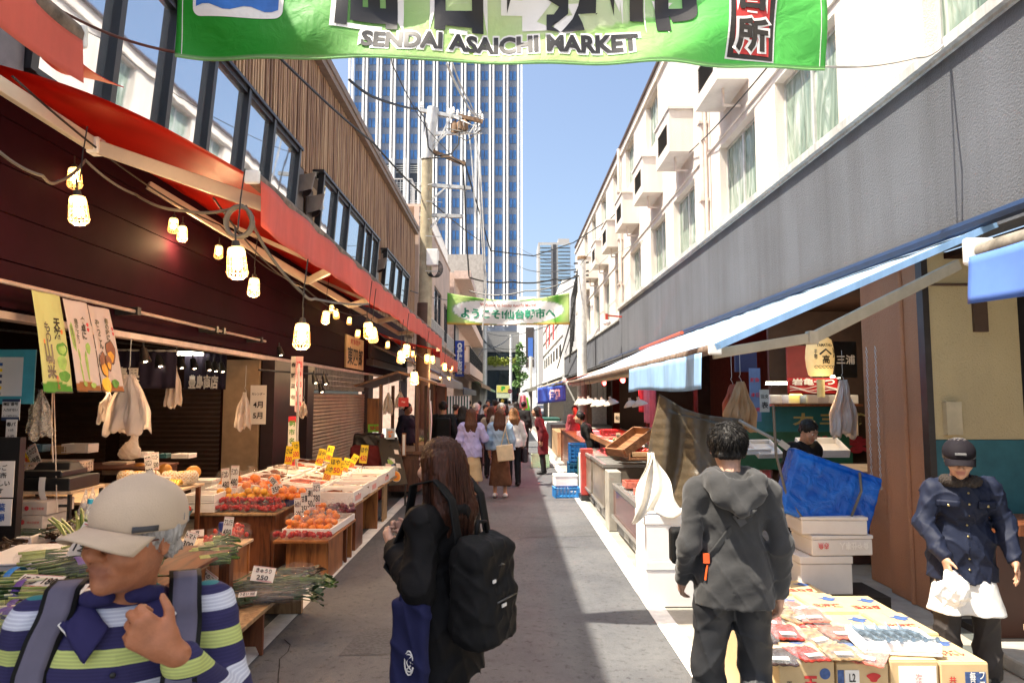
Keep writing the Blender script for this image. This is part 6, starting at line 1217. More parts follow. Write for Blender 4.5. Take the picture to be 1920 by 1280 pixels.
for r_,m,d in ((.2,m_card,.02),(.185,m_or,.023),(.16,m_cardy,.026),(.14,m_or,.029)): b=B();b.quad(*[pq(.55+r_*math.cos(t)*1.25,.84+r_*.62*math.sin(t),d) for t in np.linspace(0,2*pi,24)[:-1]]);b.obj('orange_slice',m,PS)
for u in (.05,.95): b=B();b.bar(pq(u,1.0,-.02),(pq(u,1,0).x,Yp,0),.03);b.obj('leg',m_black,PS)
b=B();b.bar((tl_.x,Yp+.3,tl_.z),(tl_.x+.05,Yp+1.0,0),.03);b.obj('leg',m_black,PS)
notice('small poster with an orange dish clipped above the green market poster',724,803,740,823,11.95,['丼'],m=M('poster_dish',(.35,.4,.45),.5),tm=m_or)
o=E('cloth_chair','dark red cloth over a chair between the fish stand and the poster','chair',(-2.9,12.6,0));s_=S();s_.b((0,0,.5),(.22,.2,.42),rr=.05).c((-.2,.15,.95),(.2,.15,.95),.06);a_=s_.obj('cloth',M('cloth_darkred',(.12,.008,.01),.8),.02,o,fold=folds(.015,.8));s_=S();s_.b((0,.05,1.02),(.2,.12,.1),rr=.05);s_.obj('jacket',m_black,.02,o,fold=folds(.015,.8));place(o,(gy(690,850,12.3).x,12.3,0))
b=B();q=gy(700,780,13.5);b.bb((q.x - .12,13.5,q.z - .25),(q.x+.12,13.53,q.z+.35));b.obj('wooden_board',m_wo,label='hanging plain wooden board above the green tags',cat='board');notice('lime green tags pinned under the hanging wooden board',690,795,716,810,13.3,['特価'],m=M('tag_lime',(.25,.7,.05),.5),tm=m_penr)
o=E('trellis_screen','brown lattice trellis screen under the dark canopy','trellis',(-3,21,0));b=B();a,c_=gy(793,738,21),gy(836,786,21)
for k in range(22):
    for s in (1,-1):
        x=a.x+(c_.x - a.x)*k/14;d=s*(a.z - c_.z);p0,p1=V((x,21,c_.z)),V((x+d,21,a.z))
        if min(p0.x,p1.x) > a.x - .05 and max(p0.x,p1.x) < c_.x+.05: b.bar(p0,p1,.03,.012,(0,1,0))
b.obj('lattice',m_wo,o);b=B();b.bb((a.x,21.02,0),(c_.x,21.06,a.z+.4));b.obj('back_board',m_brown,o)
for xx in (a.x,(a.x+c_.x)/2,c_.x): b=B();b.bb((xx - .03,20.95,0),(xx+.03,21,a.z+.3));b.obj('post',m_wr,o)
o=E('striped_sheet','dark green and white striped sheet wall beyond the trellis','sheet',(-2.3,27,1));a,c_=gy(838,742,27),gy(880,770,27)
for k in range(16): b=B();x=a.x+(c_.x - a.x)*k/16;b.bb((x,27,c_.z - .6),(x+(c_.x - a.x)/16 - .001,27.02,a.z));b.obj('stripe',m_card if k % 2 else m_crate_g,o)
for i in range(3): b=B();b.bb((-2.6+.0*i,15.5+i*1.6,0),(-1.95,16.9+i*1.6,.75));o=b.obj('stall_counter',[m_wbench,m_crate_g,m_dkgrey][i],label=['pale counter with produce past the kiosk','green fronted counter past the utility pole','dark counter before the striped sheet'][i],cat='counter',bev=.01)
rd=random.Random(77)
for i in range(10): o=fruitbag(5,.06,[m_or,m_lgreen,m_tom,m_green,m_leafd][i % 5],300+i);place(o,(-2.3+.25*(i % 2),15.7+i*.45,.755),i,(0,0),['orange','pale green','red','green','brown'][i % 5]+' produce bag on the counters past the kiosk, '+['shop','road'][i % 2]+' side');o['group']='produce on the far counters'
# near right shop
m_stl=M('steel_dull',(.3,.29,.27),.35,metal=.5);m_redp=M('freezer_red',(.13,.035,.03),.12,var=.15,coat=.3);m_frz=M('freezer_dull',(.20,.17,.135),.35,dirt=.4)
def freezer(label,x0,x1,y0,y1,z,panel,top=None):
    o=E('freezer_counter',label,'freezer',((x0+x1)/2,(y0+y1)/2,0));b=B();b.bb((x0+.02,y0+.01,.22),(x1,y1 - .01,z - .06));b.obj('body',panel,o,bev=.006)
    b=B();b.bb((x0+.06,y0+.02,.04),(x1,y1 - .02,.215));b.obj('base',m_dkgrey,o)
    b=B()
    for k in range(int((y1 - y0)/.6)):
        for j in range(5): b.bb((x0+.05,y0+.15+k*.6,.07+j*.026),(x0+.059,y0+.5+k*.6,.082+j*.026))
    b.obj('vent',m_stl,o)
    b=B();b.bb((x0,y0,z - .055),(x0+.05,y1,z));b.bb((x1 - .05,y0,z - .055),(x1,y1,z));b.bb((x0+.05,y0,z - .055),(x1 - .05,y0+.05,z));b.bb((x0+.05,y1 - .05,z - .055),(x1 - .05,y1,z));b.bb((x0 - .01,y0,.215),(x0+.018,y1,.25));b.obj('rim',m_stl,o,bev=.004)
    b=B();b.bb((x0+.052,y0+.052,z - .03),(x1 - .052,y1 - .052,z - .024));b.obj('glass',film('freezer_glass',(.5,.5,.48),.5,.05),o);return o
freezer('dark red glossy freezer counter behind the white foam boxes',1.40,2.3,7.0,9.35,.66,m_redp);freezer('beige freezer counter beyond the dark red one',1.36,2.3,9.9,11.3,.86,m_frz);freezer('third lower freezer counter with a wooden shelf, farthest of three',1.36,2.3,11.5,13.2,.84,m_frz)
b=B();b.bb((1.37,9.45,0),(1.55,9.8,.8));b.obj('concrete_post',m_conc_l,label='pale concrete block between the red and beige freezers',cat='block',bev=.01)
m_shelf=wood('shelf_wood',(.12,.05,.02),(.3,.14,.06),.5,'Y',2)
for i,(y0,y1,z,lb) in enumerate([(9.0,10.4,1.0,'brown wooden display shelf above the beige freezer'),(10.6,13.2,1.04,'long wooden display shelf with trays above the farthest freezer')]):
    o=E('display_shelf',lb,'shelf',(2,y0,z));b=B();b.bb((1.6,y0,z),(2.6,y1,z+.03));b.bb((1.57,y0,z+.0),(1.598,y1,z+.09));b.obj('board',m_shelf,o)
    for y in (y0+.1,y1 - .14): b=B();b.bb((2.35,y,0),(2.42,y+.05,z - .001));b.obj('leg',m_shelf,o)
rd=random.Random(9)
for i in range(14):
    o=foambox(.3,.22,.06,False,[m_cart,m_foam,m_black][i % 3]);o.name='goods_tray';c_=[m_tom,m_fish,m_green,m_squid][i % 4];q=B()
    for k in range(9): q.sph((rd.uniform(-.11,.11),rd.uniform(-.08,.08),.06+rd.uniform(0,.03)),(.035,.028,.024),8)
    q.obj('goods',c_,o,smooth=True);r_,s_=divmod(i,2)
    place(o,(1.76+.34*s_,9.15+.3*r_+(.2 if r_ > 3 else 0),1.04+.04*s_+(.035 if r_ > 3 else 0)),.1,(0,.12*s_),f'{["red", "brown", "green", "pink"][i % 4]} goods in a {["cardboard", "white", "black"][i % 3]} tray, {["nearest", "second", "third", "fourth", "fifth", "sixth", "farthest"][r_]} pair on the {["road", "wall"][s_]} side of the freezer shelves')
b=B();p=[(1.5+.25*k,8.2,.67) for k in range(3)]
for i in range(5): o=foambox(.34,.3,.08,False,m_foam if i % 2 else m_squid);o.name='goods_tray';place(o,(1.66+.3*(i % 2),7.3+.4*i,.665),.0,(0,0),['first','second','third','fourth','fifth'][i]+' tray on the dark red freezer from the near end')
o=E('wooden_crate','slanted wooden crate on the shelf beside the brown tarp','crate',(0,0,0));b=B();b.bb((-.28,-.2,0),(.28,.2,.02));b.obj('base',m_shelf,o)
for s_ in (-1,1): b=B();b.bb((-.28,s_*.2 - .01,.021),(.28,s_*.2+.01,.12));b.obj('side',m_shelf,o);b=B();b.bb((s_*.28 - .01,-.189,.021),(s_*.28+.01,.189,.12));b.obj('side',m_shelf,o)
place(o,gy(1185,835,9.3),.5,(0,-.5));notice('small cream price sheet hung among the lamps above the freezers',1152,774,1162,792,10.5,['旬'],m=M('sheet_cream',(.75,.55,.35),.6));notice('lower cream price sheet standing in the goods',1155,811,1163,824,10.2,['特'],m=M('sheet_cream',(.75,.55,.35),.6))
m_shade=M('shade_white',(.5,.42,.36),.5)
for i,(px,py,lb) in enumerate([(1088,754,'farthest of the row'),(1096,755,'second farthest'),(1106,754,'third farthest'),(1120,757,'slightly low one'),(1131,757,'tilted one'),(1147,756,'wide middle one'),(1184,759,'second nearest'),(1200,758,'nearest to the brown tarp')]):
    o=E('pendant_lamp','white enamel lampshade over the freezers, '+lb,'lamp',(0,0,0));q=Euler((.0,-.25,0)).to_matrix();b=B();b.lathe([(.15,0),(.145,.02),(.07,.09),(.03,.11),(.025,.16)],rot=q,n=16,cap=False);b.obj('shade',m_shade,o,smooth=True);b=B();b.lathe([(.001,.008),(.125,.008)],rot=q,n=16,cap=False);b.obj('bulb',M('pendant_glow',(1,.8,.6),.4,emit=(1,.72,.45),es=1.2),o);b=B();b.tube([(0,0,.15),(0,0,.55)],.006,4);b.obj('cord',m_cable,o);place(o,gy(px,py+2,13.2 - i*.35),sc=.85)
    if i in (2,6): l=spot(o.location - V((0,0,.05)),o.location - V((.2,0,1)),25,(1,.55,.35),110);l.parent=o;l.location=(0,0,-.05)
for i,y in enumerate((15.5,18.5)):
    o=E('red_lamp',['nearer','farther'][i]+' red glowing lamp over the red lit stall','lamp',(2.6,y,2.2));b=B();b.sph((2.6,y,2.2),.06,10);b.obj('bulb',M('red_glow',(1,.1,.1),.4,emit=(1,.06,.05),es=8),o,smooth=True);l=point((0,0,-.12),75,(1,.05,.05));l.parent=o;b=B();b.tube([(2.6,y,2.25),(2.6,y,2.8)],.006,4);b.obj('cord',m_cable,o)
o=table('red_stall','long stall counter bathed in red light beyond the freezers',1.5,3.2,14.2,20,.9,m_wr,m_wr,[(1.52,1.6,14.3,14.4,None,0),(1.52,1.6,19.8,19.9,None,0),(1.55,1.6,14.4,19.8,None,0)])
m_pinkp=M('pack_pink',(.62,.3,.32),.4)
for i in range(8): b=B();b.bb((1.65+.5*(i % 2),14.4+.6*(i // 2),.902),(2.0+.5*(i % 2),14.8+.6*(i // 2),1.0+.04*(i % 3)));b.obj('meat_pack',[m_pinkp,m_squid][i % 2],label=f'{["pink", "reddish"][i % 2]} pack in red light, {["nearest", "second", "third", "farthest"][i // 2]} row of the red stall',cat='pack',bev=.01)
for i,(y,lb) in enumerate([(12.8,'pink cloth hanging behind the freezers, nearest'),(13.6,'pink cloth hanging behind the freezers, second'),(14.4,'red cloth hanging by the stall post')]): sheetmesh('hanging_cloth',lambda u,v: (2.75+.03*math.sin(u*14)+.05*i,y+.5*u,2.0 - (.9 - .2*i)*v),14,10,[M('cloth_pink',(.6,.12,.17),.7),M('cloth_rose',(.6,.2,.25),.7),m_penr][i],label=lb,cat='cloth')
crate(.55,.4,.35,M('bin_blue',(.01,.12,.35),.4),'bright blue bin at the front of the red stall',(1.5,13.75,.55));crate(.6,.45,.5,M('bin_teal',(.01,.10,.22),.4),'dark blue bin under the bright one',(1.5,13.75,.03));crate(.45,.3,.18,M('crate_blue',(.03,.22,.55),.4),'low blue crate on the ground before the freezers',gz(1062,931,0),.1);o=foambox(.42,.32,.2,True);place(o,gz(1060,928,0)+V((0,.02,.185)),.1,(0,0),'white foam box on the low blue crate');crate(.45,.35,.34,M('crate_mint',(.45,.6,.42),.5),'pale green crate standing at the road edge',gz(1013,875,0),.0)
o=E('sign_frame','dark frame rack with hanging goods at the road side of the blue bins','rack',(1.3,12.6,0));b=B()
for k in range(3): b=B();b.bb((1.3,12.2+k*.3,.1),(1.5,12.42+k*.3,.9 - .1*k));b.obj('panel',[M('pn_red',(.4,.05,.04),.5),m_card,m_crate_g][k],o)
b=B();b.bb((1.28,12.15,0),(1.52,13.1,.09));b.obj('base',m_black,o)
for i in range(5): b=B();b.bb((1.5,21+i*3.4,0),(2.4,23.6+i*3.4,.75+.1*(i % 2)));b.obj('stall_counter',[m_wbench,m_dkgrey,m_foam,m_crate_g,m_wo][i],label=['worn wooden','dark','white','green','orange wood'][i]+' stall counter far along the sunny side',cat='counter',bev=.01)
for i,(m,lb) in enumerate([(M('cl_pink',(.7,.2,.25),.7),'pink garment hanging far along the sunny side'),(M('cl_lime',(.2,.75,.05),.7),'bright lime garment hanging far along the sunny side'),(m_card,'white cloth hanging beside the lime garment')]): q=gy([981,985,978][i],[752,756,748][i],38+i);sheetmesh('hanging_cloth',lambda u,v: (q.x+.5*(u - .5)*(.6+.4*v),q.y+.04*math.sin(9*u),q.z+.35 - .75*v),10,8,m,label=lb,cat='cloth')
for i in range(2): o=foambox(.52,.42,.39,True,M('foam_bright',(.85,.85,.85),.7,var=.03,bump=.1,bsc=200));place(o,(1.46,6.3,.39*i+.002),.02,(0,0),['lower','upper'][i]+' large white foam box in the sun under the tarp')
m_tarp,nt,bs,out=newmat('brown_tarp');v=coords(nt,(3,3,3));n=nd(nt,'TexNoise',{'Vector': v,'Scale': 1.,'Detail': 6.});wv=nd(nt,'TexWave',{'Vector': coords(nt,(1,1,1)),'Scale': 3.2,'Distortion': 2.},bands_direction='Z')
c=ramp(nt,n.outputs['Fac'],[(.3,(.055,.04,.024)),(.7,(.105,.08,.05))]);nt.links.new(c,bs.inputs['Base Color']);bs.inputs['Roughness'].default_value=.33;bs.inputs['Metallic'].default_value=.1
n3=nd(nt,'TexNoise',{'Vector': coords(nt,(40,40,40)),'Scale': 1.,'Detail': 3.});h_=nd(nt,'Math',{0: wv.outputs['Fac'],1: n3.outputs['Fac']},operation='ADD');bp=nd(nt,'Bump',{'Height': h_.outputs[0],'Strength': .35,'Distance': .008});nt.links.new(bp.outputs[0],bs.inputs['Normal'])
ta,tb,tc,td=gy(1236,738,6.85),gy(1395,790,6.7),gy(1330,985,6.55),gy(1190,968,6.8)
sheetmesh('tarp',lambda u,v: ta.lerp(tb,u).lerp(td.lerp(tc,u),v)+V((0,-.06*math.sin(u*8+v*2)*(.3+v) - .03*math.sin(u*17 - v*5),.05*math.sin(pi*u)*(-1 if v < .1 else 0) - .02*math.sin(13*v+5*u))),60,50,m_tarp,label='shiny brown tarp hung like a curtain beside the freezer counter',cat='tarp',th=.004)
sa,sb,sc2,sd2=gy(1214,848,6.25),gy(1228,848,6.2),gy(1278,960,6.0),gy(1180,975,6.1)
sheetmesh('tarp',lambda u,v: sa.lerp(sb,u).lerp(sd2.lerp(sc2,u),v)+V((.018*math.sin(v*9+u*4),-.06*math.sin(u*6+v*2)*v - .02*math.sin(u*15+v*9),-.035*math.sin(u*9+.5)*v)),40,30,M('tarp_silver',(.72,.68,.6),.4,metal=.15,bump=.5,bsc=40),label='crumpled silver white sheet draped over the white foam boxes',cat='tarp',th=.004)
m_bt,nt,bs,out=newmat('blue_tarp');n=nd(nt,'TexNoise',{'Vector': coords(nt,(9,9,9)),'Scale': 1.,'Detail': 5.,'Distortion': .6});c=ramp(nt,n.outputs['Fac'],[(.3,(.0,.055,.36)),(.7,(.01,.14,.60))]);nt.links.new(c,bs.inputs['Base Color']);bs.inputs['Roughness'].default_value=.3;bp=nd(nt,'Bump',{'Height': n.outputs['Fac'],'Strength': .7,'Distance': .04});nt.links.new(bp.outputs[0],bs.inputs['Normal'])
o=E('tarp_bundle','folded bright blue tarp hanging tilted from a cord','tarp',gy(1550,925,5.7));c_=gy(1550,925,5.7);s_=S();Rb=Euler((0,R(19),R(6))).to_matrix();s_.b(c_,(.385,.05,.25),Rb,.012,.01);s_.b(c_+Rb @ V((.01,-.055,-.015)),(.37,.012,.225),Rb,.01,.008);me=s_.mesh('tarp',.011,folds(.0035,1.6));me.materials.append(m_bt)
for v_ in me.vertices: v_.co -= c_
q=bpy.data.objects.new('folded_tarp',me);COL.objects.link(q);q.parent=o
b=B();b.tube([gy(1450,760,5.6),gy(1455,850,5.6),gy(1475,930,5.6),gy(1515,985,5.6),gy(1560,1010,5.62),gy(1590,985,5.6),gy(1615,920,5.6),gy(1612,885,5.62)],.011,6);b.obj('cord',m_cableg,o,smooth=True)
o=E('crank_arm','grey metal awning crank pole reaching over the blue tarp','pole',gy(1440,820,5.7));b=B();b.tube([gy(1385,788,5.9),gy(1480,838,5.7)],.014,8);b.obj('tube',m_stl,o);b=B();b.bar(gy(1462,828,5.7),gy(1478,840,5.68),.03,.05);b.obj('joint',m_stl,o)
o=E('foam_box','x','foam box',(0,0,0));bpy.data.objects.remove(o)
FBX=[(1548,1112,.002,.42,.32,.20,'bottom'),(1572,1062,.21,.50,.36,.14,'middle'),(1562,1040,.36,.50,.36,.13,'top')]
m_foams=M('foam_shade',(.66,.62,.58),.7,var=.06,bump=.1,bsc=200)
x0=gy(1560,1000,5.55).x
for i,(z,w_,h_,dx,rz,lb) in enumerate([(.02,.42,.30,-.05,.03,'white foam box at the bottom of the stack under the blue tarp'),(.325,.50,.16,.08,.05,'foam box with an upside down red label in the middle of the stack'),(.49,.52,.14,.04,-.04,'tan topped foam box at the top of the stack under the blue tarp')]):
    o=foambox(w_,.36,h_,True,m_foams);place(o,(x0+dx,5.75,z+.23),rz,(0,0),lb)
    if i == 1:
        q=B();q.bb((-.05,-.1885,.03),(.235,-.1865,.13));q.obj('label',m_penr,o);me=o
        l=lettering('魚や仕事人',o,(x0+dx+.09,5.75 - .191,z+.31),(-1,0,0),(0,0,-1),.24,.06,m_card,.02,off=.003);
        l.data.transform(Matrix.Translation((0,0,0)))
        l2=lettering('赤魚',o,(x0+dx - .16,5.75 - .191,z+.31),(-1,0,0),(0,0,-1),.09,.05,m_penr,.01)
b=B();b.bb((x0 - .35,5.55,.0),(x0+.45,6.0,.235));b.obj('crate_base',m_dark,label='dark low block under the foam box stack',cat='block')
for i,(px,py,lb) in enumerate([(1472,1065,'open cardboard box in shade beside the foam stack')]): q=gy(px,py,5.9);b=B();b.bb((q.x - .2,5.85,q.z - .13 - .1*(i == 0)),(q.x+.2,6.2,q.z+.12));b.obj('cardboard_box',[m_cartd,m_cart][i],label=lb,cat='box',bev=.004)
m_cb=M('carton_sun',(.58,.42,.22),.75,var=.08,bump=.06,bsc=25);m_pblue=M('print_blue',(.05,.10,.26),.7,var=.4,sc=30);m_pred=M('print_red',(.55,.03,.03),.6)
XS=[1.50,1.82,2.12,2.40,2.68];LB=['at the near corner by the hooded man','second in the front row','third in the front row with a white label','at the near corner by the old man']
TX=[[('天ぷら粉','r'),('正味20','b')],[('L2','b'),('10kg詰','r')],[('海水・濃縮','r')],[('毎日食べて、ファミリー。','w'),('共計','r')]]
rows=['front','second','third','rear']
for r_ in range(4):
    for c_ in range(4):
        if r_ == 3 and c_ == 3: continue
        x0_,x1_=XS[c_]+.006,XS[c_+1] - .006;y0=3.92+r_*.43;h_=.36 - .012*((r_+c_) % 2)
        o=E('produce_carton',f'tan printed carton {LB[c_]}' if r_ == 0 else f'tan printed carton, {rows[r_]} row of the dried fish display, {["nearest the hooded man", "second from the hooded man", "second from the old man", "nearest the old man"][c_]}','carton',((x0_+x1_)/2,y0+.2,0))
        b=B();b.bb((x0_,y0,0),(x1_,y0+.42,h_ - .004));b.obj('body',m_cb,o,bev=.006)
        b=B();b.bb((x0_+.004,y0+.004,h_ - .003),((x0_+x1_)/2 - .001,y0+.416,h_));b.obj('flap',m_cb,o);b=B();b.bb(((x0_+x1_)/2+.001,y0+.004,h_ - .003),(x1_ - .004,y0+.416,h_));b.obj('flap',m_cb,o)
        xm=(x0_+x1_)/2
        if r_ == 0:
            if c_ == 3: b=B();b.bb((xm - .0,y0 - .003,.03),(x1_ - .02,y0 - .001,h_ - .05));b.obj('print',m_pblue,o);lettering('毎日食べて、',o,(xm+.04,y0 - .003,.17),(1,0,0),(0,0,1),.035,.26,m_card,.02,vertical=True);lettering('ファミリー。',o,(xm+.09,y0 - .003,.17),(1,0,0),(0,0,1),.035,.26,m_card,.02,vertical=True);lettering('共計',o,(xm - .07,y0,.24),(1,0,0),(0,0,1),.04,.07,m_pred,.02,vertical=True)
            elif c_ == 2: b=B();b.bb((xm - .09,y0 - .003,.0),(xm+.12,y0 - .001,h_ - .03));b.obj('print',m_card,o);lettering('海水濃縮',o,(xm+.02,y0 - .003,.17),(1,0,0),(0,0,1),.04,.24,M('print_pink',(.6,.25,.25),.6),.01,vertical=True)
            elif c_ == 1:
                b=B();b.bb((xm - .1,y0 - .003,.23),(xm - .02,y0 - .001,.31));b.obj('print',m_card,o);b=B();b.bb((xm - .14,y0 - .003,.23),(xm - .105,y0 - .001,.31));b.obj('print',m_pblue,o);lettering('L2',o,(xm - .06,y0 - .003,.27),(1,0,0),(0,0,1),.035,.045,m_ink,.02);lettering('10kg詰',o,(xm+.1,y0,.12),(1,0,0),(0,0,1),.045,.16,m_pred,.02,vertical=True)
                b=B();b.quad(*[(xm - .03+.05*math.cos(t),y0 - .002,.08+.05*math.sin(t)) for t in np.linspace(0,6.28,20)[:-1]]);b.obj('print',m_pblue,o);b=B();b.quad(*[(xm+.06+.035*math.cos(t)*(1+.3*math.sin(3*t)),y0 - .002,.27+.025*math.sin(t)) for t in np.linspace(0,6.28,20)[:-1]]);b.obj('print',m_pred,o)
            else: lettering('玉ねぎ',o,(xm+.02,y0,.16),(1,0,0),(0,0,1),.08,.24,m_pred,.05,vertical=True);lettering('正味20',o,(xm - .1,y0,.15),(1,0,0),(0,0,1),.03,.2,m_ink,.01,vertical=True);b=B();b.quad(*[(xm+.1+.03*math.cos(t),y0 - .002,.29+.03*math.sin(t)) for t in np.linspace(0,6.28,20)[:-1]]);b.obj('print',m_pblue,o)
            b=B();b.bb((xm - .04,y0 - .002,.1),(xm - .01,y0 - .0005,.15));b.obj('handle_hole',m_black,o)
        b=B();b.quad(*[(xm+.06+.055*math.cos(t)*(1+.35*math.sin(5*t)),y0+.30+.045*math.sin(t)*(1+.3*math.cos(4*t)),h_+.002) for t in np.linspace(0,6.28,24)[:-1]]);b.obj('print',m_pblue,o);lettering(['北海道','玉ねぎ','富良野','とうもろこし'][(r_+c_) % 4],o,(xm - .02,y0+.14,h_),(1,0,0),(0,1,0),.2,.08,m_pred,.03)
rd=random.Random(31);m_dk=M('pack_dark',(.035,.02,.018),.25,var=.9,sc=25);m_rp=M('pack_red',(.28,.03,.02),.25,var=.8,sc=24);m_yp=M('pack_mixed',(.28,.18,.09),.3,var=.9,sc=26)
for i in range(16):
    q=E('snack_pack',['dark','red','pale mixed','film wrapped'][i % 4]+' flat dried food packet, '+['nearest','second','third','rearmost'][i // 4]+' row of the packets on the cartons' ,'packet',(0,0,0),'flat dried food packets on the cartons');b=B();b.grid(lambda u,v: ((u - .5)*.17,(v - .5)*.22,.012*math.sin(pi*u)*math.sin(pi*v)+.004*math.sin(20*u+9*v)),8,8,.006);b.obj('pouch',[m_dk,m_rp,m_yp,m_squid][i % 4],q,smooth=True);b=B();b.grid(lambda u,v: ((u - .5)*.19,(v - .5)*.25,.016+.014*math.sin(pi*u)*math.sin(pi*v)+.004*math.sin(30*u - 19*v)),10,10,.001);b.obj('wrapper',m_film_b,q,smooth=True);b=B();b.bb((-.05,-.09,.018),(.04,-.05,.021));b.obj('label',m_card,q)
    place(q,(1.56+.15*(i % 4)+rd.uniform(-.03,.03),4.0+.30*(i // 4)+rd.uniform(-.04,.04),.366+.012*(i % 3)),rd.uniform(-.7,.5),(rd.uniform(0,.1),rd.uniform(-.06,.06)))
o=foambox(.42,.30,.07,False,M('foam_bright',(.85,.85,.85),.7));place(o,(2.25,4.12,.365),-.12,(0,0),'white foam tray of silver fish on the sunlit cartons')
m_mack=M('mackerel',(.12,.16,.2),.25,var=.8,sc=20,metal=.2)
for i in range(5):
    b=B();x=2.10+.07*i;z=.425;b.tube([(x - .02,4.26,z+.03),(x - .01,4.23,z),(x,4.18,z),(x+.02,4.1,z+.005),(x+.03,4.05,z),(x+.045,4.0,z+.02)],[.004,.014,.022,.02,.012,.004],8);b.tube([(x+.045,4.0,z+.02),(x+.05,3.97,z+.03)],[.003,.016],6);b.obj('mackerel',m_mack,smooth=True,label='silver mackerel in the white tray, '+['nearest the packets','second','middle one','fourth','nearest the old man'][i],cat='fish',group='mackerel in the white tray')
for i,(x,y,lb) in enumerate([(1.42,4.3,'upright cardboard flap box beside the hooded man leg'),(1.42,4.75,'upright carton behind the flap box near the white foam boxes')]): b=B();b.bb((x - .06,y - .18,0),(x+.06,y+.2,.46+.03*i));o=b.obj('cardboard_box',m_cb,label=lb,cat='box',bev=.004)
notice('black board with white characters beside the lantern',1563,640,1608,708,8.2,['三浦'],m=m_black,tm=m_card)
o=E('paper_lantern','glowing cream barrel lantern with a black roof emblem','lantern',gy(1537,705,7.9));c_=gy(1537,670,7.9);b=B();b.lathe([(.10,-.225),(.13,-.2),(.15,-.1),(.158,0),(.15,.1),(.13,.2),(.10,.225)],c_,24);b.obj('paper',M('lantern_paper',(.72,.55,.28),.6,emit=(1,.62,.22),es=.22),o,smooth=True)
for z in (-.235,.225): b=B();b.lathe([(.09,z),(.105,z),(.105,z+.02),(.09,z+.02)],c_,20);b.obj('rim',m_black,o)
def lan(x,y): r_=.160 - .9*max(0,abs(y) - .03) ** 2*1.2;return c_+V((r_*math.sin(x/.158),-r_*math.cos(x/.158) - .004,y))
for s_,x,y,w_,h_,v_ in (('YAMATAKA',0,.135,.2,.035,0),('高',.0,-.03,.085,.10,0),('干物',-.11,.03,.035,.11,1),('魚漬',.11,.05,.035,.12,1)): lettering(s_,o,(0,0,0),(1,0,0),(0,0,1),w_,h_,m_ink,.025,vertical=bool(v_),fn=lambda a,d,x=x,y=y: lan(x+a,y+d),cut=.03)
for sg in (-1,1): b=B();b.quad(lan(0,.095),lan(0,.075),lan(sg*.06,.02),lan(sg*.075,.035));b.obj('emblem',m_ink,o)
for k in range(6): b=B();b.tube([lan(-.11+.044*k+.02*math.cos(t),-.115+.015*math.sin(t)) for t in np.linspace(0,5.5,10)],.003,4);b.obj('wave_mark',m_ink,o)
point((c_.x - .1,c_.y - .3,c_.z - .5),4,(1,.7,.35))
o=E('wave_banner','red shop banner with white waves and characters under the lantern','banner',gy(1530,735,8.8));a,c2_=gy(1476,708,8.8),gy(1572,738,8.8);w_=c2_.x - a.x;h_=a.z - c2_.z;sheetmesh('cloth',lambda u,v: (a.x+w_*u,8.8+.01*math.sin(20*u),c2_.z+h_*v),30,6,M('wave_red',(.42,.012,.015),.6),o)
for k in range(3): b=B();b.tube([(a.x+w_*u,8.775,c2_.z+.035+.025*k+.02*math.sin(u*9+k)) for u in np.linspace(.03,.97,24)],.005,4);b.obj('wave',m_card,o)
lettering('岩亀一つ',o,((a.x+c2_.x)/2,8.78,c2_.z+h_*.75),(1,0,0),(0,0,1),w_*.85,.09,m_card,.04);b=B();a2=gy(1474,655,9.2);b.bb((a2.x,9.2,a2.z - .45),(a2.x+.33,9.22,a2.z+.05));b.obj('red_banner',M('banner_dark_red',(.16,.012,.012),.7),label='dark red cloth beside the lantern, behind the wave banner',cat='banner')
o=E('painted_board','blue and green painted board with characters behind the shop worker','board',gy(1500,830,9.4));a,c2_=gy(1380,762,9.4),gy(1600,880,9.4);zm=(a.z*.6+c2_.z*.4);b=B();b.bb((a.x,9.4,zm),(c2_.x,9.43,a.z));b.obj('upper_band',M('pb_blue',(.02,.16,.2),.5),o);b=B();b.bb((a.x,9.4,c2_.z),(c2_.x,9.43,zm - .001));b.obj('lower_band',M('pb_green',(.02,.10,.06),.5),o);lettering('大 三 浦',o,(gy(1525,0,9.4).x,9.4,(a.z+zm)/2),(1,0,0),(0,0,1),1.0,.17,M('gold_letter',(.5,.42,.18),.5),.04);lettering('栄 ま',o,(gy(1545,0,9.4).x,9.4,(c2_.z+zm)/2+.08),(1,0,0),(0,0,1),.8,.25,M('red_letter',(.28,.02,.03),.5),.06)
o=E('wall_shelf','dark red shelf under the wave banner','shelf',gy(1530,758,9.2));a,c2_=gy(1440,756,9.2),gy(1604,761,9.2);b=B();b.bb((a.x,9.0,c2_.z),(c2_.x,9.38,c2_.z+.03));b.obj('board',m_wr,o)
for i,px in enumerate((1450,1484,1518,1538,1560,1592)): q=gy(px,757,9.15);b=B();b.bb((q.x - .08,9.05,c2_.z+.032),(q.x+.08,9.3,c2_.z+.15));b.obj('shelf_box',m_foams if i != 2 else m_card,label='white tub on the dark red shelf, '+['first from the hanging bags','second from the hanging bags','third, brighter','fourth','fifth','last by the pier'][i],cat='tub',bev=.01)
for i,(p0,p1,Y) in enumerate([((1438,719),(1477,721),9.0),((1555,707),(1576,707),9.0)]): a,c2_=gy(*p0,Y),gy(*p1,Y);b=B();b.bb((a.x,Y,a.z - .012),(c2_.x,Y+.05,a.z+.025));b.obj('tube_lamp',M('tube_glow2',(1,1,.9),.4,emit=(1,.95,.75),es=8),label=['bright fluorescent tube behind the hanging bags','short fluorescent tube beside the lantern'][i],cat='lamp')
point((4.2,8.4,2.3),9,(1,.8,.55),.15)
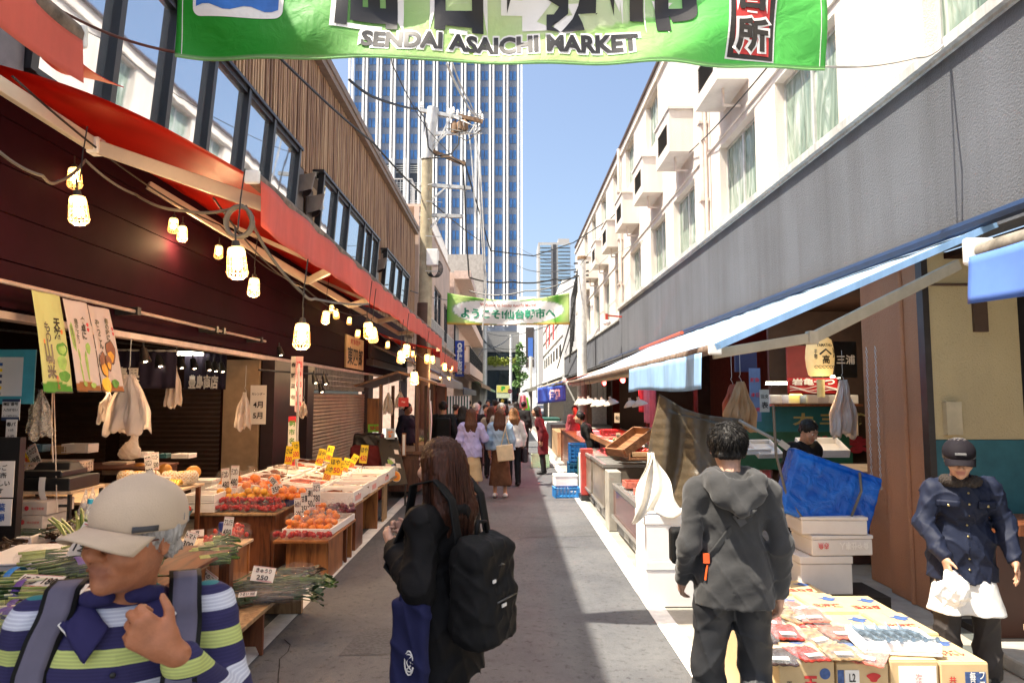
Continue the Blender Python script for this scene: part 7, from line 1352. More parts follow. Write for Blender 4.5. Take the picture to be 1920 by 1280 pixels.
o=E('shade_lamp','yellow glowing lamp among the tubs on the shelf','lamp',gy(1492,742,9));b=B();b.lathe([(.08,0),(.07,.02),(.03,.05)],gy(1492,741,9),14);b.obj('shade',M('lamp_yellow',(.8,.6,.1),.4,emit=(1,.8,.15),es=2.),o,smooth=True);b=B();q=gy(1539,726,8.5);b.tube([q+V((0,0,-.12)),q+V((0,0,.1))],.045,10);b.obj('paper_roll',M('roll_cream',(.7,.6,.3),.5),smooth=True,label='cream paper roll hanging under the lantern',cat='roll')
table('shop_counter','pale counter with red fish roe packs in the near right shop'.replace('near right ','lantern '),3.35,4.75,7.6,8.5,1.0,m_ply,m_foams,[(3.4,3.45,7.62,8.4,None,0),(4.65,4.7,7.62,8.4,None,0),(3.45,4.65,7.62,7.66,m_brown,0)])
o=foambox(.48,.36,.09);place(o,gy(1540,845,7.8),-.05,(.35,0),'white tray of four red fish roe packs on the shop counter')
for i in range(4): b=B();x,y=-.11+.22*(i % 2),-.08+.16*(i // 2);b.box((x,y,.075),(.19,.14,.03));b.obj('roe_pack',m_squid,o,bev=.008);b=B();b.bb((x - .02,y - .01,.091),(x+.02,y+.02,.093));b.obj('sticker',m_card,o)
for i,(px,py,lb) in enumerate([(1432,845,'slanted white price tray beside the shop worker'),(1410,850,'stacked white lids beside the slanted tray')]): o=foambox(.3,.3,.06,i == 1);place(o,gy(px,py,7.7),.2,(.5 if i == 0 else 0,0),lb)
hangbag('sheaf of brownish carrier bags hanging beside the brown tarp',gy(1388,715,6.9),.32,.5,M('bag_tan',(.55,.36,.2),.45,translucent=.4,tcol=(.7,.45,.2)),41,n=4);hangbag('orange printed bag behind the brownish carrier bags',gy(1372,720,7.1),.22,.4,M('bag_orange',(.5,.12,.06),.45,translucent=.3),42,n=2);hangbag('pinkish bags and clear film hanging by the brown pier',gy(1580,712,7.4),.3,.62,m_bagw,43,n=3)
notice('blue and red printed poster behind the brownish carrier bags',1404,690,1428,790,7.6,['鮮魚','本日','特売'],m=M('poster_blue2',(.12,.2,.38),.5),tm=m_penr);notice('tilted grey clipboard hanging beside the carrier bags',1424,730,1443,772,7.2,['注文','表'],m=M('clip_grey',(.42,.44,.42),.5));b=B();a=gy(1378,664,7.8);b.bb((a.x,7.8,a.z - .2),(a.x+.25,7.83,a.z+.1));b.obj('dark_poster',M('poster_navy',(.02,.03,.10),.5),label='dark navy poster high beside the awning arm',cat='poster')
for i,x in enumerate((3.585,3.587)):
    b=B();y=6.8 - .16*i
    for k in range(46): z=2.3 - k*.03;b.tube([(x+(.008 if k % 2 else 0)*math.cos(t),y+.008*math.sin(t),z+.017*math.sin(t+.5)) for t in np.linspace(0,6.28,7)],.0028,3)
    b.obj('chain',m_steel,label=['farther','nearer'][i]+' thin metal chain hanging down the brown pier',cat='chain')
o=E('wooden_bench','dark reddish wooden bench end behind the old man','bench',(4.3,5.3,0));b=B();b.bb((3.6,5.1,.80),(5.2,5.6,.88));b.obj('seat',m_wr,o);b=B();b.bb((3.62,5.15,.06),(5.2,5.2,.799));b.obj('panel',M('dark_red_wood',(.03,.01,.006),.5),o);b=B();b.bb((3.6,5.1,0),(5.2,5.6,.055));b.obj('base',m_dark,o)
b=B();b.bb((3.32,4.0,0),(5.2,4.95,.11));b.obj('concrete_step',m_conc_l,label='sunlit pale concrete step behind the old man shoe',cat='step',bev=.02)
for i,(a,c2_) in enumerate([((3.5,4.75,.26),(4.2,4.4,.24)),((3.55,4.8,.13),(4.2,4.55,.13))]): b=B();b.bar(a,c2_,.07,.035);b.obj('plank',m_ply,label=['upper','lower'][i]+' loose plank end on the concrete step',cat='plank')
# people
def rotm(yaw=0,pitch=0,roll=0): return Matrix.Rotation(yaw,3,'Z') @ Matrix.Rotation(pitch,3,'X') @ Matrix.Rotation(roll,3,'Y')
m_skin=vcol('skin',.55,sub=.08,bump=.3,bsc=180,var=.28,vsc=38);m_eye=M('eye_white',(.7,.68,.64),.25);m_iris=M('iris_dark',(.015,.01,.008),.2)
def head(s,c,Rh,k=1.,sk=(.5,.27,.17),lips=(.36,.13,.10),brow=(.05,.035,.03)):
    c=V(c);f=lambda x,y,z: c+Rh @ V((x*k,y*k,z*k));r=lambda*a: tuple(q*k for q in a)
    s.e(f(0,.015,.035),r(.077,.095,.085),Rh,.02,sk).e(f(0,-.02,-.03),r(.063,.07,.075),Rh,.03,sk).e(f(0,-.045,-.075),r(.042,.04,.032),Rh,.03,sk).e(f(0,-.078,-.092),r(.02,.016,.017),Rh,.02,sk)
    for x in (-1,1):
        s.e(f(x*.043,-.062,-.025),r(.026,.026,.024),Rh,.02,sk);s.c(f(x*.014,-.088,.034),f(x*.05,-.074,.036),.009*k,.007*k,.012,sk)
        s.e(f(x*.033,-.098,.012),r(.02,.016,.013),Rh,.012,None,'s');s.e(f(x*.032,-.076,.012),r(.016,.014,.011),Rh,.004,sk)
        s.c(f(x*.016,-.0945,.041),f(x*.05,-.078,.044),.0045*k,.003*k,.003,brow);s.e(f(x*.013,-.101,-.022),r(.009,.011,.008),Rh,.006,sk)
        s.e(f(x*.079,.012,.0),r(.009,.02,.032),Rh @ rotm(x*.35),.008,sk);s.e(f(x*.088,.006,.004),r(.007,.01,.018),Rh,.004,None,'s')
        s.c(f(x*.018,-.1,-.03),f(x*.034,-.088,-.062),.003*k,.002*k,.006,sk)
    s.c(f(0,-.09,.03),f(0,-.114,-.014),.009*k,.0125*k,.012,sk);s.e(f(0,-.116,-.017),r(.012,.011,.01),Rh,.008,sk)
    s.c(f(-.021,-.0915,-.0535),f(.021,-.0915,-.0535),.0042*k,None,.004,lips);s.c(f(-.017,-.0905,-.062),f(.017,-.0905,-.062),.005*k,None,.004,lips);s.c(f(-.024,-.098,-.0578),f(.024,-.098,-.0578),.002*k,None,.003,None,'s')
def eyes(o,c,Rh,k=1.):
    for x in (-1,1):
        p=V(c)+Rh @ V((x*.032*k,-.0805*k,.012*k));b=B();b.sph(p,.011*k,10);e=b.obj('eye',m_eye,None,True);e.location=(0,0,0);e.data.transform(Matrix.Translation(V((np.array(b.v)[:,0].mean(),0,0))*0));bpy.data.objects.remove(e)
        me=bpy.data.meshes.new('eye');me.from_pydata(b.v,[],b.f);me.materials.append(m_eye);e=bpy.data.objects.new('eye',me);COL.objects.link(e);e.parent=o
        b=B();b.sph(p+Rh @ V((0,-.0075*k,0)),.0055*k,8);me=bpy.data.meshes.new('iris');me.from_pydata(b.v,[],b.f);me.materials.append(m_iris);i_=bpy.data.objects.new('iris',me);COL.objects.link(i_);i_.parent=e
def hand(s,W,d,n,side,curl=.45,sk=(.5,.27,.17),k=1.,fr=1.):
    """W wrist, d towards the fingers, n palm side, side = thumb's direction"""
    W,d,n,t=V(W),V(d).normalized(),V(n).normalized(),V(side).normalized()
    s.c(W - d*.02,W+d*.02,.024*k,.026*k,.015,sk)
    for i,(o_,L) in enumerate(((.030,.072),(.010,.080),(-.010,.074),(-.029,.058))):
        kn=W+(d*(.088 - .008*abs(i - 1))+t*o_)*k;s.c(W+(d*.015+t*o_*.7)*k,kn,.0155*k,.0115*k,.012,sk);p=kn;a=0
        for j,f_ in enumerate((.45,.31,.24)):
            a+=curl*(.8,1.15,.8)[j]*(1+.12*(i - 1));q=p+(d*math.cos(a)+n*math.sin(a))*L*f_*k;s.c(p,q,(.0098,.009,.008)[j]*k*fr,(.0092,.0082,.0066)[j]*k*fr,.003,sk);p=q
    b0=W+(d*.025+t*.026)*k;d2=(d*.62+t*.68+n*.3).normalized();m_=b0+d2*.042*k;s.c(W+d*.01*k,b0,.017*k,.015*k,.014,sk).c(b0,m_,.0145*k,.0105*k,.008,sk).c(m_,m_+(d*.8+t*.35+n*.35).normalized()*.034*k,.0102*k,.0078*k,.003,sk)
BASE=dict(pelvis=(0,0,.95),waist=(0,0,1.08),chest=(0,-.005,1.27),neck=(0,.015,1.43),head=(0,-.015,1.585),shl=(.158,.01,1.368),shr=(-.158,.01,1.368),ell=(.225,.04,1.11),elr=(-.225,.04,1.11),wrl=(.225,-.05,.87),wrr=(-.225,-.05,.87),
 hipl=(.085,0,.92),hipr=(-.085,0,.92),knl=(.095,-.02,.49),knr=(-.095,-.02,.49),anl=(.1,.02,.08),anr=(-.1,.02,.08))
def person(label,loc,rz,H=1.65,J=None,lean=0.,sk=(.5,.27,.17),hyaw=0.,hpitch=0.,hroll=0.,top=None,bot=None,hair=None,shoe=(.02,.02,.02),h=.014,hands=None,lips=(.36,.13,.10),group=None,hair_fn=None,k=1.,wide=1.):
    j={a: V(p) for a,p in BASE.items()}
    for a in ('waist','chest','neck','head','shl','shr','ell','elr','wrl','wrr'): j[a]=V((0,0,.95))+Matrix.Rotation(lean,3,'X') @ (j[a] - V((0,0,.95))) if lean else j[a]
    for a,p in (J or {}).items(): j[a]=V(p)
    s_=H/1.7;j={a: p*s_ for a,p in j.items()}
    for a in ('shl','shr'): j[a].x *= wide
    Rh=rotm(hyaw,hpitch,hroll);s=S();head(s,j['head'],Rh,k*s_,sk,lips)
    s.c(j['neck'] - V((0,0,.03)),j['head']+Rh @ V((0,.02,-.05))*s_,.056*s_,.05*s_,.03,sk)
    s.e(j['chest'],(.125*s_,.075*s_,.15*s_),k=.05,col=sk).c(j['shl'],j['shr'],.036*s_,None,.02,sk).e(j['waist'],(.115*s_,.08*s_,.12*s_),k=.05,col=sk).e(j['pelvis'],(.135*s_,.09*s_,.1*s_),k=.05,col=sk)
    for a in 'lr':
        s.c(j['sh'+a],j['el'+a],.033*s_,.025*s_,.012,sk).c(j['el'+a],j['wr'+a],.025*s_,.024*s_,.012,sk).c(j['hip'+a],j['kn'+a],.068*s_,.046*s_,.03,sk).c(j['kn'+a],j['an'+a],.046*s_,.033*s_,.02,sk).c(j['an'+a],j['an'+a]+V((0,-.1,-.035))*s_,.03*s_,.024*s_,.02,sk)
        sd=1 if a == 'l' else -1;d=(j['wr'+a] - j['el'+a]).normalized();hd=(hands or {}).get(a) or (d,(-sd,0,0),(0,-1,.2),.4)
        hand(s,j['wr'+a]+d*.012,*[V(x) if isinstance(x,tuple) else x for x in hd[:3]],hd[3],sk,s_*(1.0 if h < .009 else 1.1),1. if h < .009 else 1.25)
    o=s.obj('person',m_skin,h,None,(0,0,0),colour=sk,label=label,cat='person',group=group,sig=.003 if h < .009 else .006)
    if h < .011: eyes(o,j['head'],Rh,k*s_)
    if top:
        c,pad,hem=top['col'],top.get('pad',.022),top.get('hem',.84)*s_;t=S();p_=pad*s_;fl=top.get('flare',0)
        t.e(j['chest'],(.150*s_*wide+p_,.098*s_+p_,.17*s_),k=.035).c(j['shl'] - V((0,0,.012)),j['shr'] - V((0,0,.012)),.046*s_+p_,None,.03).e(j['waist'],(.135*s_+p_+fl*.4,.09*s_+p_+fl*.3,.15*s_),k=.035).c(j['neck'] - V((0,0,.045)),j['neck'] - V((0,0,.01)),.062*s_+p_*.5,.056*s_,.03)
        low=V((j['pelvis'].x,j['pelvis'].y,min(hem,.95*s_)));t.e(j['pelvis'],(.14*s_+p_+fl*.7,.095*s_+p_+fl*.6,.16*s_),k=.035)
        if hem < .9*s_: t.c(j['pelvis']+V((-.06,0,0)),(low.x - .065,low.y,hem - .04),.095*s_+p_,.10*s_+p_+fl,.06).c(j['pelvis']+V((.06,0,0)),(low.x+.065,low.y,hem - .04),.095*s_+p_,.10*s_+p_+fl,.06)
        for a in 'lr':
            e_=j['el'+a].lerp(j['wr'+a],top.get('sleeve',.97)) if top.get('sleeve',.97) > 0 else j['sh'+a].lerp(j['el'+a],-top['sleeve'])
            sp=p_*top.get('sl',1.)
            if top.get('sleeve',.97) > 0: t.c(j['sh'+a],j['el'+a],.046*s_+sp,.04*s_+sp,.022).c(j['el'+a],e_,.04*s_+sp,.032*s_+sp*.8,.03)
            else: t.c(j['sh'+a],e_,.052*s_+sp,.05*s_+sp,.03)
        for q in top.get('extra',()): q(t,j,s_)
        t.cut((0,0,hem),(0,0,-1));u=t.obj(top.get('name','jacket'),top['mat'],h,o,colour=c,fold=folds(top.get('fold',.006),top.get('ff',1.),rz),post=top.get('post'));o['_t']=0;del o['_t'];top['_s']=t
    if bot:
        c,pad=bot['col'],bot.get('pad',.02)*s_;t=S();t.e(j['pelvis'],(.137*s_+pad,.09*s_+pad,.11*s_),k=.05)
        if bot.get('skirt'):
            z=bot['skirt']*s_;t.c(j['pelvis'] - V((.03,0,.05)),(-.06,.0,z),.115*s_,.16*s_,.05).c(j['pelvis'] - V((-.03,0,.05)),(.06,0,z),.115*s_,.16*s_,.05).cut((0,0,z),(0,0,-1))
        else:
            for a in 'lr': t.c(j['hip'+a],j['kn'+a],.072*s_+pad,.05*s_+pad,.03).c(j['kn'+a],j['an'+a]+V((0,0,-.01)),.05*s_+pad,.042*s_+pad*bot.get('fl',1.),.02)
            t.cut((0,0,.055*s_),(0,0,-1))
        t.cut((0,0,1.06*s_),(0,0,1));t.obj('skirt' if bot.get('skirt') else 'trousers',bot['mat'],h,o,colour=c,fold=folds(bot.get('fold',.006),.8,rz+2))
    for a in 'lr':
        t=S();an=j['an'+a];t.c(an+V((0,.03,-.02)),an+V((0,-.03,-.02)),.042*s_,.042*s_,.02).c(an+V((0,-.02,-.035)),an+V((0,-.14,-.045)),.044*s_,.036*s_,.02).cut((0,0,an.z - .078*s_),(0,0,-1));t.obj('shoe',M('shoe_%.2f_%.2f' % shoe[:2],shoe,.5),max(.008,h*.7),o)
    if hair:
        kd,c,L=hair;t=S();hc=j['head'];K=k*s_;f=lambda x,y,z: hc+Rh @ V((x,y,z))*K;m=hair_mat(c)
        t.e(f(0,.022,.042),tuple(q*K for q in (.09,.101,.094)),Rh,.02)
        if kd == 'long':
            dn=V((0,.05,-L));
            for x in (-.06,-.02,.02,.06): t.c(f(x*.9,.055,.02),f(x*1.2,.07,0)+dn*.5,.05*K,.048*K,.03).c(f(x*1.2,.07,0)+dn*.5,f(x*.95,.055,0)+dn,.047*K,.022*K,.03)
            for x in (-1,1): t.c(f(x*.075,-.01,.03),f(x*.085,.01,-.1),.022*K,.02*K,.02)
        else:
            for x in (-1,1): t.c(f(x*.074,.02,.02),f(x*.066,.05,-.03),.018*K,.014*K,.02)
            t.c(f(-.04,.085,-.03),f(.04,.085,-.03),.02*K,None,.02)
        t.e(f(0,-.092,-.035),tuple(q*K for q in (.066,.062,.092)),Rh,.012,None,'s')
        def fold(x,y,z): return .004*np.sin(x*190+4*np.sin(z*21))*np.sin(y*170+3*np.sin(z*17))+.003*np.sin(x*410+y*370)
        t.obj('hair',m,max(h*.8,.0055),o,fold=fold)
        if hair_fn: hair_fn(o,f,K,m)
    o.location=loc;o.rotation_euler.z=rz;return o,j,top['_s'] if top else None
def hair_mat(c):
    nm='hair_%.3f' % sum(c)
    if nm in MATS: return MATS[nm]
    m,nt,b,out=newmat(nm);n=nd(nt,'TexNoise',{'Vector': coords(nt,(150,150,6)),'Scale': 1.,'Detail': 4.});cc=ramp(nt,n.outputs['Fac'],[(.3,mul(c,.5)),(.6,c),(.75,mul(c,1.9))]);nt.links.new(cc,b.inputs['Base Color']);b.inputs['Roughness'].default_value=.5;b.inputs['Specular IOR Level'].default_value=.25
    bp=nd(nt,'Bump',{'Height': n.outputs['Fac'],'Strength': .6,'Distance': .004});nt.links.new(bp.outputs[0],b.inputs['Normal']);MATS[nm]=m;return m
def cloth(nm,c,rough=.8,bump=.35,bs=18.,sheen=.0,var=.15): return M(nm,c,rough,var=var,sc=5,bump=bump,bsc=bs,sheen=sheen,spec=.22)
def march(s,x,z,sg=-1,y0=.5):
    """y of the garment's surface seen from the front (sg -1) or the back"""
    ys=np.linspace(sg*y0,0,160);X=np.stack([np.full(160,x),ys,np.full(160,z)],-1);F=np.full(160,9.)
    for p in s.p:
        d=S.dist(p,X)
        if p[7] == 'u': kk=max(p[5],1e-4);hh=np.clip(.5+.5*(F - d)/kk,0,1);F=F+(d - F)*hh - kk*hh*(1 - hh)
    i=np.argmax(F < 0);return ys[i] if (F < 0).any() else 0.
def ribbon(o,nm,pts,w_,m,th=.006,n=24):
    """flat strap through pts (x, y, z), w_ wide along x"""
    P=[V(p) for p in pts]
    def at_(t): q=t*(len(P) - 1);i=min(int(q),len(P) - 2);return P[i].lerp(P[i+1],q - i)
    b=B();b.grid(lambda u,v: at_(v)+V(((u - .5)*w_,0,0)),4,n,th);q=b.obj(nm,m,None,True);me=q.data;bpy.data.objects.remove(q)
    me=bpy.data.meshes.new(nm);me.from_pydata(b.v,[],b.f);me.materials.append(m);me.polygons.foreach_set('use_smooth',[True]*len(b.f));q=bpy.data.objects.new(nm,me);COL.objects.link(q);q.parent=o;return q
def local(o,b,nm,m,smooth=True):
    me=bpy.data.meshes.new(nm);me.from_pydata([tuple(x) for x in b.v],[],b.f);me.materials.append(m);me.polygons.foreach_set('use_smooth',[smooth]*len(b.f))
    q=bpy.data.objects.new(nm,me);COL.objects.link(q);q.parent=o;return q
def held(label,cat,loc,rz,nm): o=E(nm,label,cat,loc);o.rotation_euler.z=rz;return o
# the capped man in the striped polo shirt
m_polo,nt,bs,out=newmat('polo_stripes');sx=nd(nt,'SeparateXYZ',{0: nd(nt,'TexCoord').outputs['Object']});zz=nd(nt,'MapRange',{'Value': sx.outputs[2],'From Min': .9,'From Max': 1.5});rp=nd(nt,'ValToRGB',{'Fac': zz.outputs[0]});cr=rp.color_ramp;cr.interpolation='CONSTANT'
NV,WH,LM,TL=(.022,.018,.085),(.60,.62,.68),(.50,.56,.17),(.02,.22,.22);st=[(0,NV)]
for z0,z1,c in ((.93,.96,LM),(.99,1.02,WH),(1.06,1.09,LM),(1.13,1.16,TL),(1.2,1.232,WH),(1.27,1.303,LM),(1.342,1.374,WH),(1.39,1.414,TL)): st+=[((z0 - .9)/.6,c),((z1 - .9)/.6,NV)]
while len(cr.elements) < len(st): cr.elements.new(.5)
for i,(p,c) in enumerate(st): cr.elements[i].position=p;cr.elements[i].color=c4(c)
wv=nd(nt,'Math',{0: nd(nt,'Math',{0: sx.outputs[2],1: 900.},operation='MULTIPLY').outputs[0]},operation='SINE');wr_=ramp(nt,wv.outputs[0],[(.0,(.72,.72,.8)),(.5,(1,1,1))]);mc=nd(nt,'MixRGB',{'Fac': .8,'Color1': rp.outputs[0],'Color2': wr_},blend_type='MULTIPLY');nt.links.new(mc.outputs[0],bs.inputs['Base Color']);bs.inputs['Roughness'].default_value=.85
nz=nd(nt,'TexNoise',{'Vector': coords(nt,(300,300,300)),'Scale': 1.});bp=nd(nt,'Bump',{'Height': nz.outputs['Fac'],'Strength': .25,'Distance': .002});nt.links.new(bp.outputs[0],bs.inputs['Normal'])
m_navyc=cloth('collar_navy',(.025,.022,.09));m_skt=(.44,.165,.075)
HY=-.60;HP=.0
ml=V((-.845,1.55,0))
hk=dict(l=(V((-.76,-.08,.62)),V((.05,.95,-.1)),V((.62,-.1,.76)),1.05),r=None)
pm,jm,ts=person('elderly man in a beige cap and striped navy polo shirt, hand at his chest',ml,.36,1.60,dict(head=(.02,-.06,1.612),neck=(.0,.01,1.475),shl=(.178,.02,1.425),shr=(-.178,.02,1.42),chest=(0,0,1.32),ell=(.245,-.06,1.19),wrl=(.125,-.22,1.40),elr=(-.225,.03,1.15),wrr=(-.22,-.1,.93)),0,m_skt,HY,HP,.10,
 dict(col=NV,pad=.013,hem=.84,mat=m_polo,name='polo_shirt',fold=.004,sleeve=.86,sl=1.),dict(col=(.1,.1,.1),mat=cloth('trousers_grey',(.08,.08,.085))),('short',(.42,.40,.38),0),h=.0055,hands=hk,k=.98,wide=1.0,lips=(.34,.115,.06))
Rh=rotm(HY,HP,.10);hs=1.60/1.7;hc=jm['head'];hf=lambda x,y,z: hc+Rh @ V((x,y,z))*hs*.98
m_cap=M('cap_beige',(.52,.40,.285),.85,var=.06,bump=.25,bsc=420,sheen=.1)
s_=S();s_.e(hf(0,.012,.052),tuple(q*hs for q in (.094,.112,.094)),Rh,.01).cut(hf(0,0,.032),tuple(Rh @ V((0,0,-1))));s_.e(hf(0,.03,.148),.007,k=.006)
s_.obj('cap',m_cap,.0045,pm,fold=lambda x,y,z: .0016*np.sin(x*60)*np.sin(y*55))
def brim(hf,L,dp):
    def g(u,v): a=(u - .5)*2.3;k_=L*v*math.cos(a*.75);return hf(.096*math.sin(a)*(1 - .06*v),.012 - .114*math.cos(a) - k_,.036 - .016*math.sin(a) ** 2 - dp*v - .035*v*math.sin(a) ** 2)
    return g
b=B();b.grid(brim(hf,.085,.004),24,10,.004);local(pm,b,'cap_brim',m_cap)
b=B();b.grid(lambda u,v: hf(.066+.024*u,-.081+.052*u,.036+.013*v),3,2,.003);local(pm,b,'cap_tag',m_dkgrey)
m_gl=M('glasses_frame',(.12,.035,.02),.3)
b=B()
for x in (-1,1): b.tube([hf(x*.033+.022*math.cos(t),-.1 - .0*math.sin(t)+abs(.3*math.cos(t))*.0+.012*(x*math.cos(t) > 0)*abs(math.cos(t)),.008+.016*math.sin(t)) for t in np.linspace(0,2*pi,17)],.0016,5);b.tube([hf(x*.056,-.088,.012),hf(x*.076,-.04,.012),hf(x*.083,.01,.012),hf(x*.082,.03,-.005)],.0019,5)
b.tube([hf(-.011,-.1,.012),hf(0,-.106,.015),hf(.011,-.1,.012)],.0016,5);local(pm,b,'glasses',m_gl)
nk=jm['neck'];s_=S();ring=[nk+V((.072*math.sin(a),-.066*math.cos(a) - .012,.012+.022*-math.cos(a)*-1 - .02)) for a in np.linspace(.35,2*pi - .35,16)];s_.chain(ring,.017,.01)
s_.obj('collar',m_navyc,.0045,pm)
b=B()
cb_=B()
def flap(sg):
    A,Bq,C_,D=(.014,-.045),(.068,.012),(.052,-.105),(.108,-.035)
    def g(u,v): x=(A[0]*(1 - u)+Bq[0]*u)*(1 - v)+(C_[0]*(1 - u)+D[0]*u)*v;z=(A[1]*(1 - u)+Bq[1]*u)*(1 - v)+(C_[1]*(1 - u)+D[1]*u)*v;y=min(march(ts,sg*x,nk.z+z) - .010 - .008*math.sin(pi*v),nk.y - .078+.055*u*(1 - v));return V((sg*x,y,nk.z+z))
    return g
for sg in (1,-1): g=flap(sg);cb_.grid(g,10,8,.005*sg);b.tube([g(u,1) for u in np.linspace(0,1,9)]+[g(1,v) for v in (.7,.4)],.0026,5)
local(pm,cb_,'collar_flap',m_navyc);local(pm,b,'collar_piping',m_card)
yf=lambda x,z,d=.006: march(ts,x,z) - d
b=B()
for z in (1.255,1.20): b.lathe([(.006,0),(.006,.002),(.002,.003)],(.0,yf(.0,z),z),10,Euler((pi/2,0,0)).to_matrix())
local(pm,b,'button',m_black)
bp_=held('black backpack with grey purple shoulder straps worn by the capped man','backpack',ml,.36,'backpack');m_strap=cloth('strap_greypurple',(.13,.12,.17),.8);m_bk=cloth('nylon_black',(.006,.006,.0065),.7,.5,12)
for sg,xs in ((-1,(-.115,-.135,-.155,-.165,-.165)),(1,(.125,.128,.13,.135,.14))):
    zs=(1.375,1.33,1.26,1.16,1.02);pts=[(xs[0]*.9,.07,1.40),(xs[0]*.93,.03,1.418),(xs[0]*.98,-.03,1.412)]+[(x,min(-.06,yf(x,z,.014)),z) for x,z in zip(xs,zs)]
    ribbon(bp_,'strap',[V(p)+V((0,.004,0)) for p in pts],.066,m_bk);ribbon(bp_,'strap',pts,.048,m_strap)
s_=S();s_.b((0,.18,1.10),(.10,.03,.15),rr=.04,k=.02).b((0,.24,1.04),(.07,.01,.08),rr=.03,k=.03);s_.obj('body',m_bk,.009,bp_,fold=folds(.006))
# the woman in the black coat
def strands(o,f,K,m):
    b=B();rd=random.Random(6)
    for i in range(260):
        a=rd.uniform(-2.5,2.5);r0=rd.uniform(0,.5);x,y=math.sin(a),math.cos(a);L=rd.uniform(.30,.43);sw=rd.uniform(-.012,.012)
        b.tube([f(x*.04*r0,.03+y*.04*r0,.138 - .02*r0),f(x*.075,.025+y*.083,.10),f(x*.095,.03+y*.10,.02),f(x*.098+sw,.045+y*.10,-L*.45),f(x*.082+sw*2,.045+y*.085,-L*.8),f(x*.06+sw*3,.03+y*.075,-L)],[.0014,.0024,.0026,.0026,.002,.0006],3)
    local(o,b,'hair_strands',m)
m_coat=cloth('coat_black',(.0055,.005,.0055),.75,.5,14);m_jean=cloth('denim_dark',(.012,.02,.055),.85)
wl=V((-.285,2.98,0));wr_z=R(-118)
pw,jw,tw=person('woman with long brown hair in an oversized black coat facing the fruit stalls',wl,wr_z,1.63,dict(ell=(.235,.045,1.11),wrl=(.13,-.155,1.225),elr=(-.235,.03,1.12),wrr=(-.09,-.18,1.245)),0,(.62,.36,.26),-.22,.05,0,
 dict(col=(0,0,0),pad=.034,hem=.70,flare=.028,mat=m_coat,name='coat',fold=.010,ff=1.1,sl=.75,extra=(lambda t,j,s: t.chain([j['neck']+V((.085*math.sin(a),.02 - .075*math.cos(a),-.02)) for a in np.linspace(0,6.28,13)],.028,.03),)),dict(col=(0,0,0),mat=m_jean,pad=.028),('long',(.055,.018,.009),.36),h=.0085,hands=dict(l=(V((-.35,-.75,.35)),V((-.8,.3,.1)),V((0,-.3,.9)),.9),r=(V((.4,-.8,.3)),V((.8,.3,.1)),V((0,-.3,.9)),.9)),hair_fn=strands,wide=1.0)
bk=held('black nylon backpack hanging low on the back of the woman in the black coat','backpack',wl,wr_z,'backpack');s_=S();s_.b((0.02,.215,1.04),(.10,.035,.15),rr=.05,k=.02).e((.02,.235,.92),(.14,.075,.11),k=.04).b((.02,.285,.96),(.075,.012,.08),rr=.03,k=.025).c((-.08,.2,1.22),(.12,.2,1.22),.035,k=.03).e((.14,.22,.95),(.03,.05,.10),k=.03).cut((0,.13,0),(0,-1,0));s_.obj('body',m_bk,.008,bk,fold=folds(.007,1.5))
b=B();b.tube([(-.04,.2,1.25),(-.03,.2,1.30),(.03,.2,1.31),(.05,.2,1.25)],.009,6);local(bk,b,'handle',m_bk);b=B();b.tube([(-.1,.275,1.12),(0.02,.305,1.15),(.14,.275,1.12)],.005,5);b.tube([(-.06,.33,1.02),(.1,.33,1.02)],.004,5);local(bk,b,'zip',M('zip_grey',(.06,.06,.06),.4));b=B();b.box((.05,.332,1.0),(.035,.004,.012));local(bk,b,'badge',m_card,False);b=B();b.box((.1,.315,1.10),(.02,.006,.012));local(bk,b,'badge',m_card,False)
for x in (-.11,.12):
    pts=[(x,.16,1.22),(x,.125,1.40),(x,.05,1.475),(x,-.06,1.45),(x,march(tw,x,1.32) - .012,1.32),(x*1.3,march(tw,x*1.3,1.12) - .01,1.12),(x*1.5,.02,1.0)];ribbon(bk,'strap',pts,.05,m_bk,.008)
tt=held('navy cloth tote bag with a white emblem on the arm of the coated woman','tote bag',wl,wr_z,'tote_bag');m_tote=cloth('tote_navy',(.016,.018,.065),.85,.25,10);s_=S();s_.b((.245,.02,.80),(.008,.062,.205),None,.018,.02).e((.245,.02,.66),(.03,.075,.08),k=.03);s_.obj('body',m_tote,.008,tt,fold=folds(.010,.9))
for dy in (-.035,.035): b=B();b.tube([(.235,.02+dy,.99),(.235,.0+dy*.5,1.08),(.215,-.03,1.16),(.25,.0+dy*.3,1.1),(.262,.02+dy,.99)],.011,6);local(tt,b,'strap',m_tote)
b=B();b.tube([(.273,.035+.02*math.cos(t),.80+.045*math.sin(t)) for t in np.linspace(0,6,14)],.0035,4);b.tube([(.273,.035+.011*math.cos(3*t),.80+.032*math.sin(t)) for t in np.linspace(0,6,20)],.003,4);local(tt,b,'emblem',m_card)
